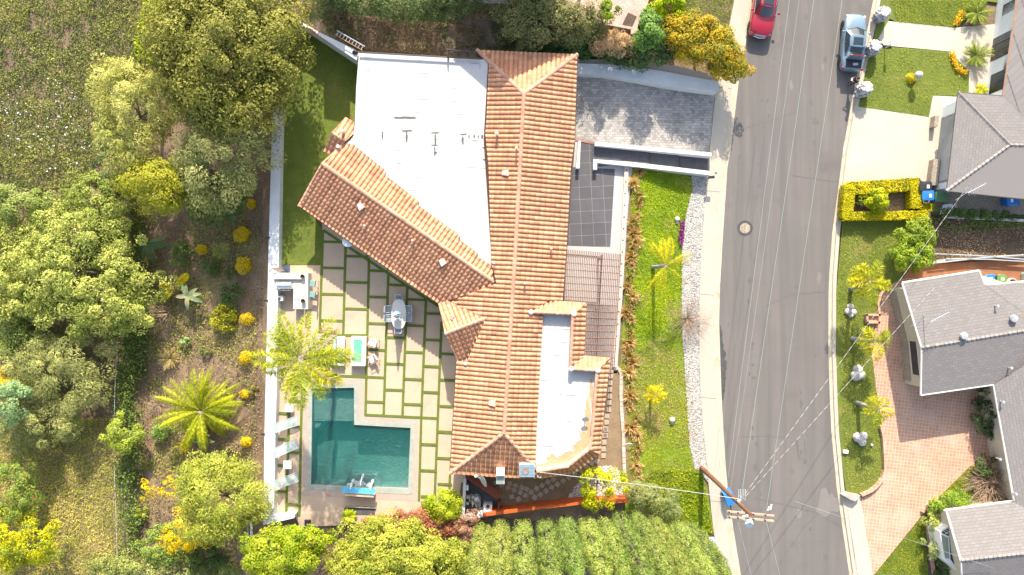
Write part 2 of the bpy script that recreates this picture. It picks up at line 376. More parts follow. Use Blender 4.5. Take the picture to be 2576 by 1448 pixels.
# twisted service cable: light and dark lay alternate along it
m, nt, b = nodes('twisted_cable'); co = coord(nt, 'UV'); sp = nt.nodes.new('ShaderNodeSeparateXYZ'); L(nt, co, sp.inputs[0])
fr = nt.nodes.new('ShaderNodeMath'); fr.operation='FRACT'; L(nt, sp.outputs['X'], fr.inputs[0]); gt = nt.nodes.new('ShaderNodeMath'); gt.operation='GREATER_THAN'; gt.inputs[1].default_value=.42; L(nt, fr.outputs[0], gt.inputs[0])
L(nt, mixc(nt, gt.outputs[0], (.12,.112,.11), (.31,.29,.265)), b.inputs['Base Color'])
# pool water
m, nt, b = nodes('water'); out = nt.nodes['Material Output']; co = coord(nt, 'world')
mp = nt.nodes.new('ShaderNodeMapping'); mp.inputs['Scale'].default_value=(1.,2.2,1.); mp.inputs['Rotation'].default_value=(0,0,R(-20)); L(nt, co, mp.inputs[0])
w = noise(nt, mp.outputs[0], 3.6, 4., .6); bn = nt.nodes.new('ShaderNodeBump'); bn.inputs['Strength'].default_value=.9; bn.inputs['Distance'].default_value=.55; L(nt, w, bn.inputs['Height'])
tr = nt.nodes.new('ShaderNodeBsdfTransparent'); tr.inputs[0].default_value=(.97,.99,.99,1)
df = nt.nodes.new('ShaderNodeBsdfDiffuse'); df.inputs[0].default_value=(.005,.28,.25,1); L(nt, bn.outputs[0], df.inputs['Normal'])
gl = nt.nodes.new('ShaderNodeBsdfGlossy'); gl.inputs['Roughness'].default_value=.08; L(nt, bn.outputs[0], gl.inputs['Normal'])
m1 = nt.nodes.new('ShaderNodeMixShader'); m1.inputs[0].default_value=.26; L(nt, tr.outputs[0], m1.inputs[1]); L(nt, df.outputs[0], m1.inputs[2])
fz = nt.nodes.new('ShaderNodeFresnel'); fz.inputs[0].default_value=1.33; L(nt, bn.outputs[0], fz.inputs['Normal'])
m2 = nt.nodes.new('ShaderNodeMixShader'); L(nt, fz.outputs[0], m2.inputs[0]); L(nt, m1.outputs[0], m2.inputs[1]); L(nt, gl.outputs[0], m2.inputs[2]); L(nt, m2.outputs[0], out.inputs['Surface'])
va=nt.nodes.new('ShaderNodeVolumeAbsorption'); va.inputs['Color'].default_value=(.02,.72,.65,1); va.inputs['Density'].default_value=.23; L(nt, va.outputs[0], out.inputs['Volume'])
m, nt, b = nodes('foam'); b.inputs['Base Color'].default_value=(.75,.82,.82,1); b.inputs['Roughness'].default_value=.5; b.inputs['Alpha'].default_value=.55
m, nt, b = nodes('sling'); out = nt.nodes['Material Output']; b.inputs['Base Color'].default_value=(.36,.46,.44,1); b.inputs['Roughness'].default_value=.6
tr = nt.nodes.new('ShaderNodeBsdfTransparent'); mx = nt.nodes.new('ShaderNodeMixShader'); mx.inputs[0].default_value=.28; L(nt,b.outputs[0],mx.inputs[1]); L(nt,tr.outputs[0],mx.inputs[2]); L(nt,mx.outputs[0],out.inputs['Surface'])
# ================================================================ the setting
def xy(pl, z=0.): return [P(p[0],p[1],z) for p in pl]
pool_out = [(776,966),(903,966.5),(903,1060),(1044,1066),(1038,1245),(771.5,1231)]
pool_in  = [(786,977),(891,976),(891.3,1069),(1033,1077),(1027,1229),(783,1219)]
POUT = [P(x,y,.5) for x,y in pool_out]; PIN = [P(x,y,.5) for x,y in pool_in]
# land: one sheet, fine under the view and coarse out to the horizon
fine = list(np.arange(-48,48.1,.6)); far = [50,55,62,72,90,120,170,250,400,700,1200]
gx = [-v for v in far[::-1]]+fine+far; fy = list(np.arange(-30,30.1,.6)); far2=[33,38,46,60,85,120,180,280,450,750,1200]; gy = [-v for v in far2[::-1]]+fy+far2
bm = bmesh.new(); vs = [[bm.verts.new((x,y,hz(x,y)-.06)) for x in gx] for y in gy]
for j in range(len(gy)-1):
    for i in range(len(gx)-1): bm.faces.new((vs[j][i],vs[j][i+1],vs[j+1][i+1],vs[j+1][i]))
x0=min(p.x for p in POUT)-2; x1=max(p.x for p in POUT)+2; y0=min(p.y for p in POUT)-2; y1=max(p.y for p in POUT)+2
sub = [f for f in bm.faces if x0<f.calc_center_median().x<x1 and y0<f.calc_center_median().y<y1]
for i in range(len(POUT)):
    a=POUT[i]; d=POUT[(i+1)%len(POUT)]-a
    fs=[f for f in bm.faces if x0-1<f.calc_center_median().x<x1+1 and y0-1<f.calc_center_median().y<y1+1]
    ge=list({e for f in fs for e in f.edges})+list({v for f in fs for v in f.verts})+fs
    bmesh.ops.bisect_plane(bm, geom=ge, plane_co=(a.x,a.y,0), plane_no=Vector((-d.y,d.x,0)).normalized(), dist=1e-5)
bmesh.ops.delete(bm, geom=[f for f in bm.faces if inpoly(*f.calc_center_median().xy, POUT)], context='FACES')
for f in bm.faces: f.smooth = True
land = bm_obj(bm, 'ground', 'soil')
flat0 = lambda x, y: 0.
roadL = [(2010,-420),(1898,0),(1881,78),(1858,200),(1838,370),(1829,422),(1817.6,597),(1810,730),(1808,815),(1813.7,985),(1819,1085),(1825,1176),(1832,1254),(1847.6,1353),(1863,1448),(1935,1850)]
roadR = [(2310,-420),(2198,0),(2184,70),(2152.6,208),(2129,339),(2123,370),(2111,466.5),(2095,584),(2087.5,688),(2085.5,740),(2085,881),(2089,1011),(2092.7,1090),(2106,1228),(2121,1332),(2138,1448),(2215,1850)]
walkL = [(1960,-420),(1847.6,0),(1829,94),(1810,200),(1800.7,234),(1785,385),(1785,448),(1776,477),(1766.8,597),(1760,730),(1759,907),(1768,1067),(1777,1150),(1782.5,1218),(1793,1320),(1811,1448),(1885,1850)]
def off(line, d): return [(x+d,y) for x,y in line]
drape('road', roadL+roadR[::-1], .0, 'asphalt', 4., zf=flat0)
def slab(name, poly, z0, z1, mat, kind='structure'):
    mb = MB(); mb.ext(xy(poly, z1), z0, z1); o = mb.build(name, mat)
    if kind: o['kind'] = kind
    return o
# concrete gutters, kerbs and the pavement on the house side (kerb is a real step)
def band(name, a, bline, z0, z1, mat):
    mb = MB(); n = len(a); 
    A=[P(p[0],p[1],z1) for p in a]; B=[P(p[0],p[1],z1) for p in bline]
    for i in range(n-1):
        k=min(i+1,len(B)-1)
        mb.add([A[i],A[i+1],B[k],B[i],(A[i].x,A[i].y,z0),(A[i+1].x,A[i+1].y,z0),(B[k].x,B[k].y,z0),(B[i].x,B[i].y,z0)],[[0,1,2,3],[0,4,5,1],[1,5,6,2],[2,6,7,3],[3,7,4,0]])
    o = mb.build(name, mat); o['kind']='structure'; return o
band('gutter', off(roadL,-7), off(roadL,1), -.2, .012, 'kerb')
band('kerb', off(roadL,-14), off(roadL,-7), -.2, .13, 'kerb')
rl = off(roadL,-14)
wl = walkL[:3]+[(1810,200)]+walkL[4:]
def interp(line, y):
    for i in range(len(line)-1):
        (xa,ya),(xb,yb)=line[i],line[i+1]
        if ya<=y<=yb: return xa+(xb-xa)*(y-ya)/(yb-ya)
    return line[-1][0]
ys = sorted(set([p[1] for p in walkL]+[p[1] for p in roadL]))
band('sidewalk', [(interp(walkL,y),y) for y in ys], [(interp(rl,y),y) for y in ys], -.2, .118, 'concrete')
mb = MB()   # scored joints of the pavement
for y in np.arange(-40,1500,260.):
    xa,xb=interp(walkL,y),interp(rl,y); a=P(xa,y,.121); bq=P(xb,y+3,.121); mb.poly([a,bq,bq+Vector((0,-.035,0)),a+Vector((0,-.035,0))])
mb.build('sidewalk_joints','tar')['kind']='structure'
band('gutter', off(roadR,-1), off(roadR,9), -.2, .012, 'kerb')
band('kerb', off(roadR,9), off(roadR,18), -.2, .13, 'concrete')
# tar seams, cracks, tyre marks and a ragged dark patch along the gutter
def crack(pts, w, z, mb):
    q=[]
    for i in range(len(pts)-1):
        a=P(*pts[i],z); c=P(*pts[i+1],z); n=max(2,int((c-a).length/.35))
        for k in range(n): q.append(a.lerp(c,k/n)+Vector((random.uniform(-.03,.03),random.uniform(-.03,.03),0)))
    q.append(P(*pts[-1],z))
    for i in range(len(q)-1):
        d=(q[i+1]-q[i]).normalized(); nn=Vector((-d.y,d.x,0))*w*.5*random.uniform(.6,1.3); mb.poly([q[i]-nn,q[i+1]-nn,q[i+1]+nn,q[i]+nn])
mb=MB()
crack([(1838,332),(1880,322),(1960,297),(2000,282)],.05,.006,mb); crack([(1990,442),(2060,452),(2118,460)],.05,.006,mb)
crack([(1920,775),(1990,742),(2075,735)],.06,.006,mb); crack([(1860,1100),(1930,1098),(1985,1102)],.04,.006,mb)
crack([(1900,1255),(1990,1275),(2060,1292),(2120,1330)],.05,.006,mb); crack([(2060,1290),(2020,1330),(1960,1420)],.05,.006,mb)
crack([(2045,560),(2042,640)],.03,.006,mb)
mb.build('road_cracks','tar')['kind']='structure'
mb=MB()
for (xa,ya,xb,yb,w) in ((1932,1090,1935,1180,.12),(2004,1108,2010,1158,.2),(2024,1108,2026,1150,.1),(1860,390,1852,560,.12)):
    a=P(xa,ya,.005); c=P(xb,yb,.005); d=(c-a).normalized(); nn=Vector((-d.y,d.x,0))*w*.5; n=9; mb.poly([a-nn,c-nn*.4,c+nn*.4,a+nn])
mb.build('tyre_marks','tar')['kind']='structure'
mb=MB(); prev=None
edge=[(interp(roadL,y)+2,y) for y in range(820,1010,6)]
pts=[(x,y) for x,y in edge]+[(x+ (3+11*math.sin((y-820)/190*math.pi))*random.uniform(.6,1.1),y) for x,y in edge[::-1]]
mb.poly([P(x,y,.007) for x,y in pts]); mb.build('asphalt_patch','asphalt_patch')['kind']='structure'
def spot(mb,px,py,rx,ry,z):
    p=P(px,py,z); mb.poly([(p.x+rx*random.uniform(.5,1.1)*math.cos(a),p.y+ry*random.uniform(.5,1.1)*math.sin(a),z) for a in np.linspace(0,6.283,14)[:-1]])
mb=MB()
for k in range(70):
    y=random.uniform(20,1430); xa,xb=interp(roadL,y),interp(roadR,y); q=random.choice((.27,.30,.70,.73,random.uniform(.05,.95))); r_=random.uniform(.05,.2); spot(mb,xa+(xb-xa)*q,y,r_,r_*random.uniform(.8,2.2),.0035+k*.00002)
tag(mb.build('road_stains','tar'),kind='structure')
mb=MB()
for k,(x,y,rx,ry) in enumerate(((2075,1265,.9,1.3),(2098,1270,.5,1.),(2010,1290,.3,.6),(1990,215,.2,.5),(2070,170,.15,.3),(2060,700,.2,.6))): spot(mb,x,y,rx,ry,.0052+k*.00005)
mk('road_dust',(.185,.168,.152),(.165,.15,.137),2.,.95,20.,.15)
tag(mb.build('road_dust','road_dust'),kind='structure')
# manhole
t = thing('manhole', 'round iron manhole cover set in a dark ring in the middle of the lane', 'manhole', P(1874,575,0))
mb=MB(); mb.lathe(t.location,[(.62,.0),(.62,.008),(.40,.010),(.40,.0)],28); mb.build('collar','asphalt_patch',t)
mb=MB(); mb.lathe(t.location,[(.42,.0),(.42,.014),(.36,.022),(.02,.022)],28); mb.build('lid','stonewall',t)
# ---- house side
drape('dry_bank', [(760,30),(900,20),(1300,60),(1330,128),(1200,128),(903,127),(800,78)], .0, 'dry_bank', .8)
drape('sandy_path', [(398,880),(470,885),(478,1000),(505,1130),(470,1310),(375,1330),(372,1180),(405,1060),(410,960)], .0, 'dry_dirt', .8)
lawnA = [(706,270),(700,60),(730,50),(897,150),(915,320),(850,440),(790,540),(812,580),(809,667),(701,667),(703,480)]
drape('lawn', lawnA, .03, 'lawn', 1.)
patio = [(811,560),(1010,600),(1300,760),(1240,1190),(1160,1215),(1152,1290),(1095,1284),(965,1300),(960,1318),(757,1326),(742,1300),(689,1299),(692,1100),(697,985),(700,668),(811,668)]
drape('patio', patio, .035, 'patio', 1.5, holes=[POUT])
def strip(mb, a, c, w=.235, z0=.52, z1=.565):
    a=P(a[0],a[1],z1); c=P(c[0],c[1],z1); d=(c-a).normalized(); nn=Vector((-d.y,d.x,0))*w/2
    mb.ext([a-nn,c-nn,c+nn,a+nn],z0,z1)
mb=MB(); z=[.5601]
def ST(a,c,w=.2):
    z[0]+=.0007; strip(mb,a,c,w,.5,z[0])
for a,c in ((T11(672,835),T12(640,432)),(T11(891,985),T12(868,455)),(T11(1117,1105),T12(1083,1235)),(T11(1304,1240),T12(1258,1245)),(T11(1487,1380),T12(1440,1252)),(T12(1668,100),T12(1622,1262)),(T12(1622,1240),T13(1600,728)),(T12(1818,330),T12(1775,1443)),(T12(1775,1440),T13(1752,685)),(T13(1900,470),T13(1893,665)),
  (T12(472,860),T13(443,862)),(T12(347,1195),T13(316,855)),(T11(675,835),T11(1500,1385)),(T12(1480,-18),T12(1790,180)),(T12(1075,1228),T12(1785,1263)),(T12(690,845),T12(1270,870)),(T12(810,458),T12(1100,461))): ST(a,c)
def HS(Tf,xa,xb,rows):
    for y in rows: ST(Tf(xa,y-3),Tf(xb,y+4))
HS(T11,662,885,(948,1200)); HS(T12,645,872,(62,317)); HS(T11,885,1110,(1088,1340)); HS(T12,875,1105,(204,)); HS(T11,1115,1300,(1228,)); HS(T12,1105,1295,(90,346)); HS(T12,1095,1270,(600,)); HS(T12,1090,1262,(1104,))
HS(T11,1304,1480,(1365,)); HS(T12,1290,1475,(482,)); HS(T12,1275,1460,(736,988)); HS(T12,1480,1665,(115,367)); HS(T12,1470,1640,(623,)); HS(T12,1455,1630,(884,1127)); HS(T12,1665,1815,(250,505)); HS(T12,1645,1800,(760,1011))
HS(T12,1812,1950,(640,)); HS(T12,1800,1945,(892,1146)); HS(T12,1785,1925,(1393,)); HS(T13,1780,1918,(62,314,565)); HS(T13,1618,1770,(180,433,685))
HS(T12,228,340,(1213,)); HS(T12,335,455,(1340,1093)); HS(T13,215,325,(130,632)); HS(T13,330,450,(258,762)); HS(T13,212,290,(380,)); HS(T13,205,450,(852,))
tag(mb.build('turf_strips','turf'),kind='structure')
# stone surround of the pool
drape('pool_surround', [(764,958),(914,955),(917,1050),(1052,1056),(1050,1262),(762,1247)], .043, 'pinkstone', 3., holes=[POUT])
t = thing('swimming_pool','L-shaped swimming pool with teal water and grey green coping','swimming pool',P(905,1100,.5))
bm=bmesh.new(); f=bm.faces.new([bm.verts.new((p.x,p.y,.56)) for p in POUT]); 
cut_inside(bm,PIN,False); 
r=bmesh.ops.extrude_face_region(bm,geom=bm.faces[:])
for e in r['geom']:
    if isinstance(e,bmesh.types.BMVert): e.co.z=.30
bmesh.ops.recalc_face_normals(bm,faces=bm.faces); bm_obj(bm,'coping','pool_coping',t)
mb=MB(); zs,zd=-.05,-1.25; split=P(786,1063,.5).y
sh=[PIN[0],PIN[1],Vector((PIN[1].x,split,0)),Vector((PIN[0].x-.02,split,0))]
mb.poly([(p.x,p.y,zs) for p in sh]); mb.poly([(p.x,p.y,zd) for p in PIN])
mb.poly([(sh[2].x,sh[2].y,zs),(sh[3].x,sh[3].y,zs),(sh[3].x,sh[3].y,zd),(sh[2].x,sh[2].y,zd)])
for i in range(6):
    a,c=PIN[i],PIN[(i+1)%6]; mb.poly([(a.x,a.y,zd),(c.x,c.y,zd),(c.x,c.y,.5),(a.x,a.y,.5)])
mb.build('basin','plaster',t,recalc=False)
mb=MB()
for k,rr in enumerate((1.2,.85,.5)):      # curved entry steps
    ca=P(786,1066,.5); mb=MB(); mb.ext([(ca.x,ca.y)]+[(ca.x+rr*math.cos(a),ca.y-rr*math.sin(a)) for a in np.linspace(0,math.pi/2,10)],zd,zd+.35*(k+1)); mb.build('step','plaster',t)
cb=P(1027,1228,.5); mb=MB(); mb.ext([(cb.x,cb.y),(cb.x,cb.y+.9),(cb.x-.9,cb.y)],zd,-.1); mb.build('corner_seat','plaster',t); mb=MB()
cb=P(905,1224,.5); mb.ext([(cb.x-1.3,cb.y),(cb.x-1.0,cb.y+.9),(cb.x+1.3,cb.y+.75),(cb.x+1.7,cb.y-.1)],zd,.1)
mb.build('spa_seat','plaster',t)
cx_=sum(p.x for p in PIN)/6; cy_=sum(p.y for p in PIN)/6
WP=[(P(x+dx,y+dy,.5)) for (x,y),(dx,dy) in zip(pool_in,((-1,-1),(1,-1),(1,-1),(1,-1),(1,1),(-1,1)))]
mb=MB(); mb.ext(WP,-1.3,.40); mb.build('water','water',t)

# water feature: blue sheet with three spouts
t = thing('water_feature','bright blue fountain ledge with three spouts at the pool end','fountain',P(901,1237,.5))
Fq=[P(*T13(845,640),1.45),P(*T13(868,592),1.45),P(*T13(1182,610),1.45),P(*T13(1168,665),1.45)]
mb=MB(); mb.prism([(p.x,p.y,1.38) for p in Fq],[(p.x,p.y,1.45) for p in Fq]); mb.build('ledge','blue_sheet',t)
mb=MB(); a=P(*T13(880,650),.5); c=P(*T13(1160,690),.5)
mb.ext([P(*T13(885,655),1.3),P(*T13(1165,675),1.3),P(*T13(1165,690),1.3),P(*T13(885,672),1.3)],.5,1.38); mb.build('wall','patio',t)
for (x,y) in ((938,575),(1035,530),(1130,580)):
    p0=P(*T13(x,y+50),1.46); mb=MB()
    pts=[p0,p0+Vector((0,.18,.02)),p0+Vector((0,.42,-.35)),p0+Vector((0,.55,-1.03))]
    mb.tube(pts,[.04,.05,.07,.11],8); rings=[]
    mb.build('spout','foam',t)
mb=MB()
for c,rx,ry in (((880,1222),.35,.28),((905,1216),.5,.4),((930,1222),.35,.28)):
    p=P(*c,.41); mb=MB(); mb.poly([(p.x+rx*random.uniform(.5,1.1)*math.cos(a),p.y+ry*random.uniform(.5,1.1)*math.sin(a),.412) for a in np.linspace(0,6.283,19)[:-1]]); mb.build('foam_patch','foam',t)
# front drive, stairs and terrace
drv=[(1440,187),(1806,232),(1790,388),(1496,366),(1440,352)]
ramp_z=lambda x,y: hz(x,y)+.02
drape('driveway', drv, .03, 'cobble', 1., zf=ramp_z)
mb=MB()
for a,c,w in (((1443,186),(1806,233),.3),((1806,233),(1787,388),.22),((1440,352),(1496,364),.2)):
    A=P(*a,.3);B=P(*c,.1);n=24; d=(B-A).normalized(); nn=Vector((-d.y,d.x,0))*w/2
    for k in range(n):
        p=A.lerp(B,k/n);q=A.lerp(B,(k+1)/n); zz=max(ramp_z(p.x,p.y),ramp_z(q.x,q.y))+.055
        mb.poly([(p-nn).xy[:]+(zz,),(q-nn).xy[:]+(zz,),(q+nn).xy[:]+(zz,),(p+nn).xy[:]+(zz,)])
mb.build('driveway_border','red_brick')['kind']='structure'
slab('driveway_apron', [(1808,225),(1832,215),(1820,396),(1789,396)], -.1,.124,'concrete')
terr=[(1428,350),(1505,356),(1505,420),(1592,410),(1580,520),(1566,738),(1552,940),(1418,930),(1424,620)]
drape('terrace', terr, .03, 'terrazzo', 2., zf=lambda x,y:.5)
drape('terrace_tiles', [(1436,421),(1458,422),(1461,355),(1497,356),(1494,424),(1546.7,426),(1535,622.8),(1425.6,619)], .035, 'dark_tile', 2., zf=lambda x,y:.5)
drape('side_yard', [(1480,930),(1562,935),(1580,1000),(1588,1262),(1215,1303),(1165,1296),(1172,1195),(1340,1190),(1500,1140)], .03, 'dry_dirt', 1., zf=lambda x,y:.5)
t=thing('stairs','dark tiled steps between white walls climbing from the pavement','stairs',P(1640,400,.0))
n=5; xs=[1784,1708,1632,1560,1496]; zz=[.15,.40,.58,.62,.66]
for i in range(5):
    xa=xs[i]; xb=xs[i+1] if i<4 else 1492
    ya=lambda x:366+(x-1496)*.085; yb=lambda x:402+(x-1493)*.105
    mb=MB(); pl=[P(xa,ya(xa),zz[i]),P(xb-2,ya(xb),zz[i]),P(xb-2,yb(xb),zz[i]),P(xa,yb(xa),zz[i])]; mb.ext(pl,-.2,zz[i]+.002*i); mb.build('tread','step_tile',t)
front=[(1590,425),(1610,418),(1735,441),(1743,474),(1729,529),(1717,597),(1714.7,738),(1717,842),(1722.5,920),(1729,1024),(1733,1100),(1736,1124),(1747,1179),(1765,1182),(1790,1290),(1796,1345),(1570,1300),(1580,1100),(1560,925),(1570,740),(1588,520)]
drape('front_lawn', front, .03, 'front_lawn', .8)
slab('concrete_pad', [(1770,1352),(1810,1352),(1835,1500),(1800,1500)], -.1,.05,'white_wall')
drape('lower_yard', [(1200,1300),(1800,1345),(1880,1800),(1150,1800)], .0, 'mulch', 2.)
drape('pebble_bed', [T23(590,748),T23(597,680),T23(680,560),T23(790,455),T23(900,392),T23(1000,385),T23(1090,430),T23(1130,485),T23(1150,700)], .045, 'white_pebble', 2., zf=lambda x,y:.5)
gravel=[(1738,436),(1785,443),(1785,448),(1776,477),(1767,597),(1760,730),(1759,907),(1768,1067),(1777,1150),(1782,1216),(1762,1185),(1747,1179),(1736,1124),(1733,1100),(1729,1024),(1722.5,920),(1717,842),(1714.7,738),(1717,597),(1729,529),(1743,474)]
drape('gravel_bed', gravel, .05, 'white_pebble', 1.)
# ---- across the street
Z1=.1
def flat(name, poly, z, mat): return drape(name, poly, z, mat, 3., zf=flat0)
flat('lawn', [(2216,0),(2244,-200),(2600,-200),(2590,20),(2480,5),(2404,72),(2255,57),(2236,49),(2190,130)], Z1, 'lawn')
flat('lawn', [(2224,118.5),(2388,131.5),(2436,182),(2435,243),(2345,242),(2335,295.6),(2155,269.5),(2181,130)], Z1+.004, 'lawn')
flat('garden_path', [(2228,54),(2255,57),(2404,71),(2530,60),(2530,236),(2434,240),(2420,180),(2388,131),(2222,116),(2205,95)], Z1-.004, 'concrete_pale')
flat('driveway', [(2147,268),(2335,296),(2345,242),(2435,246),(2400,480),(2343,470),(2311,453),(2125,459)], Z1-.002, 'concrete_pale')
flat('garden_path', [(2340,470),(2600,500),(2600,552),(2420,545),(2330,530)], Z1-.006, 'stonewall')
flat('verge', [(2118,556),(2335,548),(2300,640),(2272,700),(2225,725),(2214,760),(2215,790),(2180,795),(2190,876),(2202,972),(2217,1070),(2226,1098),(2228,1184),(2212,1215),(2185,1245),(2128,1246),(2108,1100),(2103,1000),(2102,740)], Z1, 'lawn')
flat('bare_bank', [(2335,548),(2600,540),(2600,652),(2330,660),(2300,640)], Z1+.004, 'mulch')
flat('side_path', [(2262,702),(2300,668),(2600,650),(2600,720),(2460,730),(2272,740)], Z1-.004, 'brown_path')
flat('brick_drive', [(2225,724),(2264,701),(2420,700),(2450,950),(2620,950),(2600,1170),(2460,1171),(2439,1172),(2353,1258),(2324.5,1288),(2195.6,1448),(2120,1560),(2170,1300),(2165.6,1252),(2190,1243),(2212,1215),(2228,1184),(2225.5,1098),(2217.7,1072),(2202,972),(2189,876),(2178.6,795),(2215,790),(2212.5,758)], Z1-.002, 'paver')
slab('driveway_apron', [(2127,1250),(2165.6,1251),(2178,1340),(2196,1448),(2230,1640),(2190,1640),(2158,1448),(2140,1332)], -.1,.122,'concrete_pale')
flat('lawn', [(2197,1448),(2326,1288),(2332,1448),(2340,1600),(2080,1600)], Z1+.006, 'lawn')
flat('lawn', [(2353,1257),(2439,1172),(2460,1171),(2560,1165),(2560,1285),(2380,1290)], Z1+.006, 'lawn')
flat('planting_bed', [(2326,1288),(2353,1257),(2380,1290),(2440,1600),(2340,1600),(2332,1448)], Z1+.002, 'mulch')
# ================================================================ roofs
CAM = Vector((0,0,H))
class Pl:
    def __init__(s,a,b,c):
        s.o=Vector(a); s.n=(Vector(b)-s.o).cross(Vector(c)-s.o).normalized()
        if s.n.z<0: s.n=-s.n
    def px(s,x,y):
        d=P(x,y,0)-CAM; t=(s.o-CAM).dot(s.n)/d.dot(s.n); return CAM+d*t
    def z(s,x,y): return s.o.z-((x-s.o.x)*s.n.x+(y-s.o.y)*s.n.y)/s.n.z
TILES=[(.46,.235,.15),(.48,.25,.162),(.445,.222,.138),(.49,.27,.178),(.46,.24,.15),(.42,.20,.13),(.48,.26,.165),(.45,.225,.142)]
def tile_face(name, pts, parent, pitch=.35, expo=.40, dark=0., pl=None):
    "barrel tiles laid over a roof face, each tile a tapered half round with its lower end proud of the one below"
    pts=[Vector(p) for p in pts]; pl=pl or Pl(pts[0],pts[1],pts[2]); n=pl.n
    pts=[Vector((p.x,p.y,pl.z(p.x,p.y))) for p in pts]
    v=Vector((-n.x*n.z,-n.y*n.z,n.x*n.x+n.y*n.y)).normalized(); u=v.cross(n).normalized(); o=pts[0]
    U=[(p-o).dot(u) for p in pts]; V=[(p-o).dot(v) for p in pts]
    bm=bmesh.new(); lay=bm.loops.layers.float_color.new('tint')
    def face(vs,col):
        f=bm.faces.new(vs)
        for l in f.loops: l[lay]=c4(col)
        f.smooth=True
    seg=6; u0=math.floor(min(U)/pitch)*pitch; v0=min(V)
    i=0; uu=u0
    while uu<max(U)+pitch:
        vv=v0-.02
        rowtint=random.uniform(.9,1.1)
        while vv<max(V)+.01:
            col=tuple(f_*c for f_,c in zip((1.2,1.16,1.02),random.choice(TILES))); k=rowtint*random.uniform(.92,1.08); col=tuple(c*k*(1-dark) for c in col)
            if random.random()<.03: col=tuple(c*.75 for c in col)
            if False: pass
            rl,ru=pitch*.41,pitch*.345; e=expo+.03
            jx=random.uniform(-.008,.008)
            lo=[];hi=[]
            for s in range(seg+1):
                a=math.pi*s/seg
                lo.append(bm.verts.new(o+u*(uu+jx-rl*math.cos(a))+v*vv+n*(.05+rl*.62*math.sin(a))))
                hi.append(bm.verts.new(o+u*(uu+jx-ru*math.cos(a))+v*(vv+e)+n*(.005+ru*.64*math.sin(a))))
            for s in range(seg): face((lo[s],lo[s+1],hi[s+1],hi[s]),col)
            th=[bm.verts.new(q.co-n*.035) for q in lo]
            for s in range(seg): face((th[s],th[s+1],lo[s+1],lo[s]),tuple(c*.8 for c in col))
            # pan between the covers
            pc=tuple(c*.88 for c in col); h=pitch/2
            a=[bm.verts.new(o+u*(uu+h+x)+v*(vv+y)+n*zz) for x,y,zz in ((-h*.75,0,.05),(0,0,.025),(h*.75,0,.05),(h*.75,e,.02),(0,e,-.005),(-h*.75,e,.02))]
            face((a[0],a[1],a[4],a[5]),pc); face((a[1],a[2],a[3],a[4]),pc)
            vv+=expo
        uu+=pitch
    cut_inside(bm,[(p.x,p.y) for p in pts],True)
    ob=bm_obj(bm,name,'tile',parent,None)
    # deck under the tiles
    mb=MB(); top=[p-n*.035 for p in pts]; mb.prism([p-Vector((0,0,.16)) for p in top],top,(.16,.09,.065)); dk=mb.build('roof_deck','tile',parent); dk
    return ob
def caps(name, path, parent, r=.17, step=.42, col=None, mat='tile'):
    "a run of overlapping half round cap tiles along a ridge or hip"
    mb=MB(); 
    for a,b in zip(path[:-1],path[1:]):
        a=Vector(a);b=Vector(b); d=(b-a); n=max(1,int(d.length/step)); d.normalize(); sd=d.cross(Vector((0,0,1))).normalized(); up=sd.cross(d); 
        if up.z<0: up=-up
        for k in range(n):
            p=a.lerp(b,k/n)-d*.03; q=a.lerp(b,(k+1)/n)
            c=col or random.choice([(.50,.27,.185),(.54,.32,.23),(.47,.245,.165),(.52,.30,.21)]); f=random.uniform(.9,1.08); c=tuple(x*f for x in c)
            rings=[]
            for cc,rr,h in ((p,r,.05),(q,r*.86,.02)):
                rings.append([cc+sd*(rr*math.cos(t))+up*(rr*.8*math.sin(t)+h-.03) for t in np.linspace(-.35,math.pi+.35,10)])
            mb.loft(rings,True,c)
    return mb.build(name,mat,parent,smooth=40)
house=thing('main_house','large house with terracotta tile roofs around a white flat roof beside the pool','house',P(1290,700,.5))
R1=P(1318,237,4.5); R2=P(1268,1090,4.5)
PE=Pl(R1,R2,P(1430,600,3.5)); PW=Pl(R1,R2,P(1143,1000,3.5))
NE=PE.px(1452,138); NW=P(1200,127,3.55); PN=Pl(R1,NE,NW); 
SW=PW.px(1132,1191); PS=Pl(R2,SW,P(1300,1203,3.5))
e=PE.px
tile_face('tile_roof',[R1,NE,e(1445,355),e(1436,420),e(1425,620),e(1415,757),e(1380,757),e(1336,787),e(1366,794),e(1349,1100),e(1347,1178),R2],house,pl=PE)
w=PW.px
tile_face('tile_roof',[R1,NW,w(1230,152),w(1224,300),w(1221,338),w(1229,420),w(1232,518),w(1236,660),w(1249,714),w(1200,732),w(1127,757),w(1223,801),w(1174,912),w(1149,907),w(1138,1100),w(1132,1191),R2],house,pl=PW)
tile_face('tile_roof',[R1,NE,NW],house)
SE=PS.px(1347,1180)
tile_face('tile_roof',[R2,SW,PS.px(1230,1199),PS.px(1308,1203),PS.px(1352,1203),SE],house)
caps('ridge_cap',[R1,P(1296,640,4.5),R2],house)
for a,b in ((R1,NE),(R1,NW),(R2,SW),(R2,SE)): caps('hip_cap',[b,a],house)
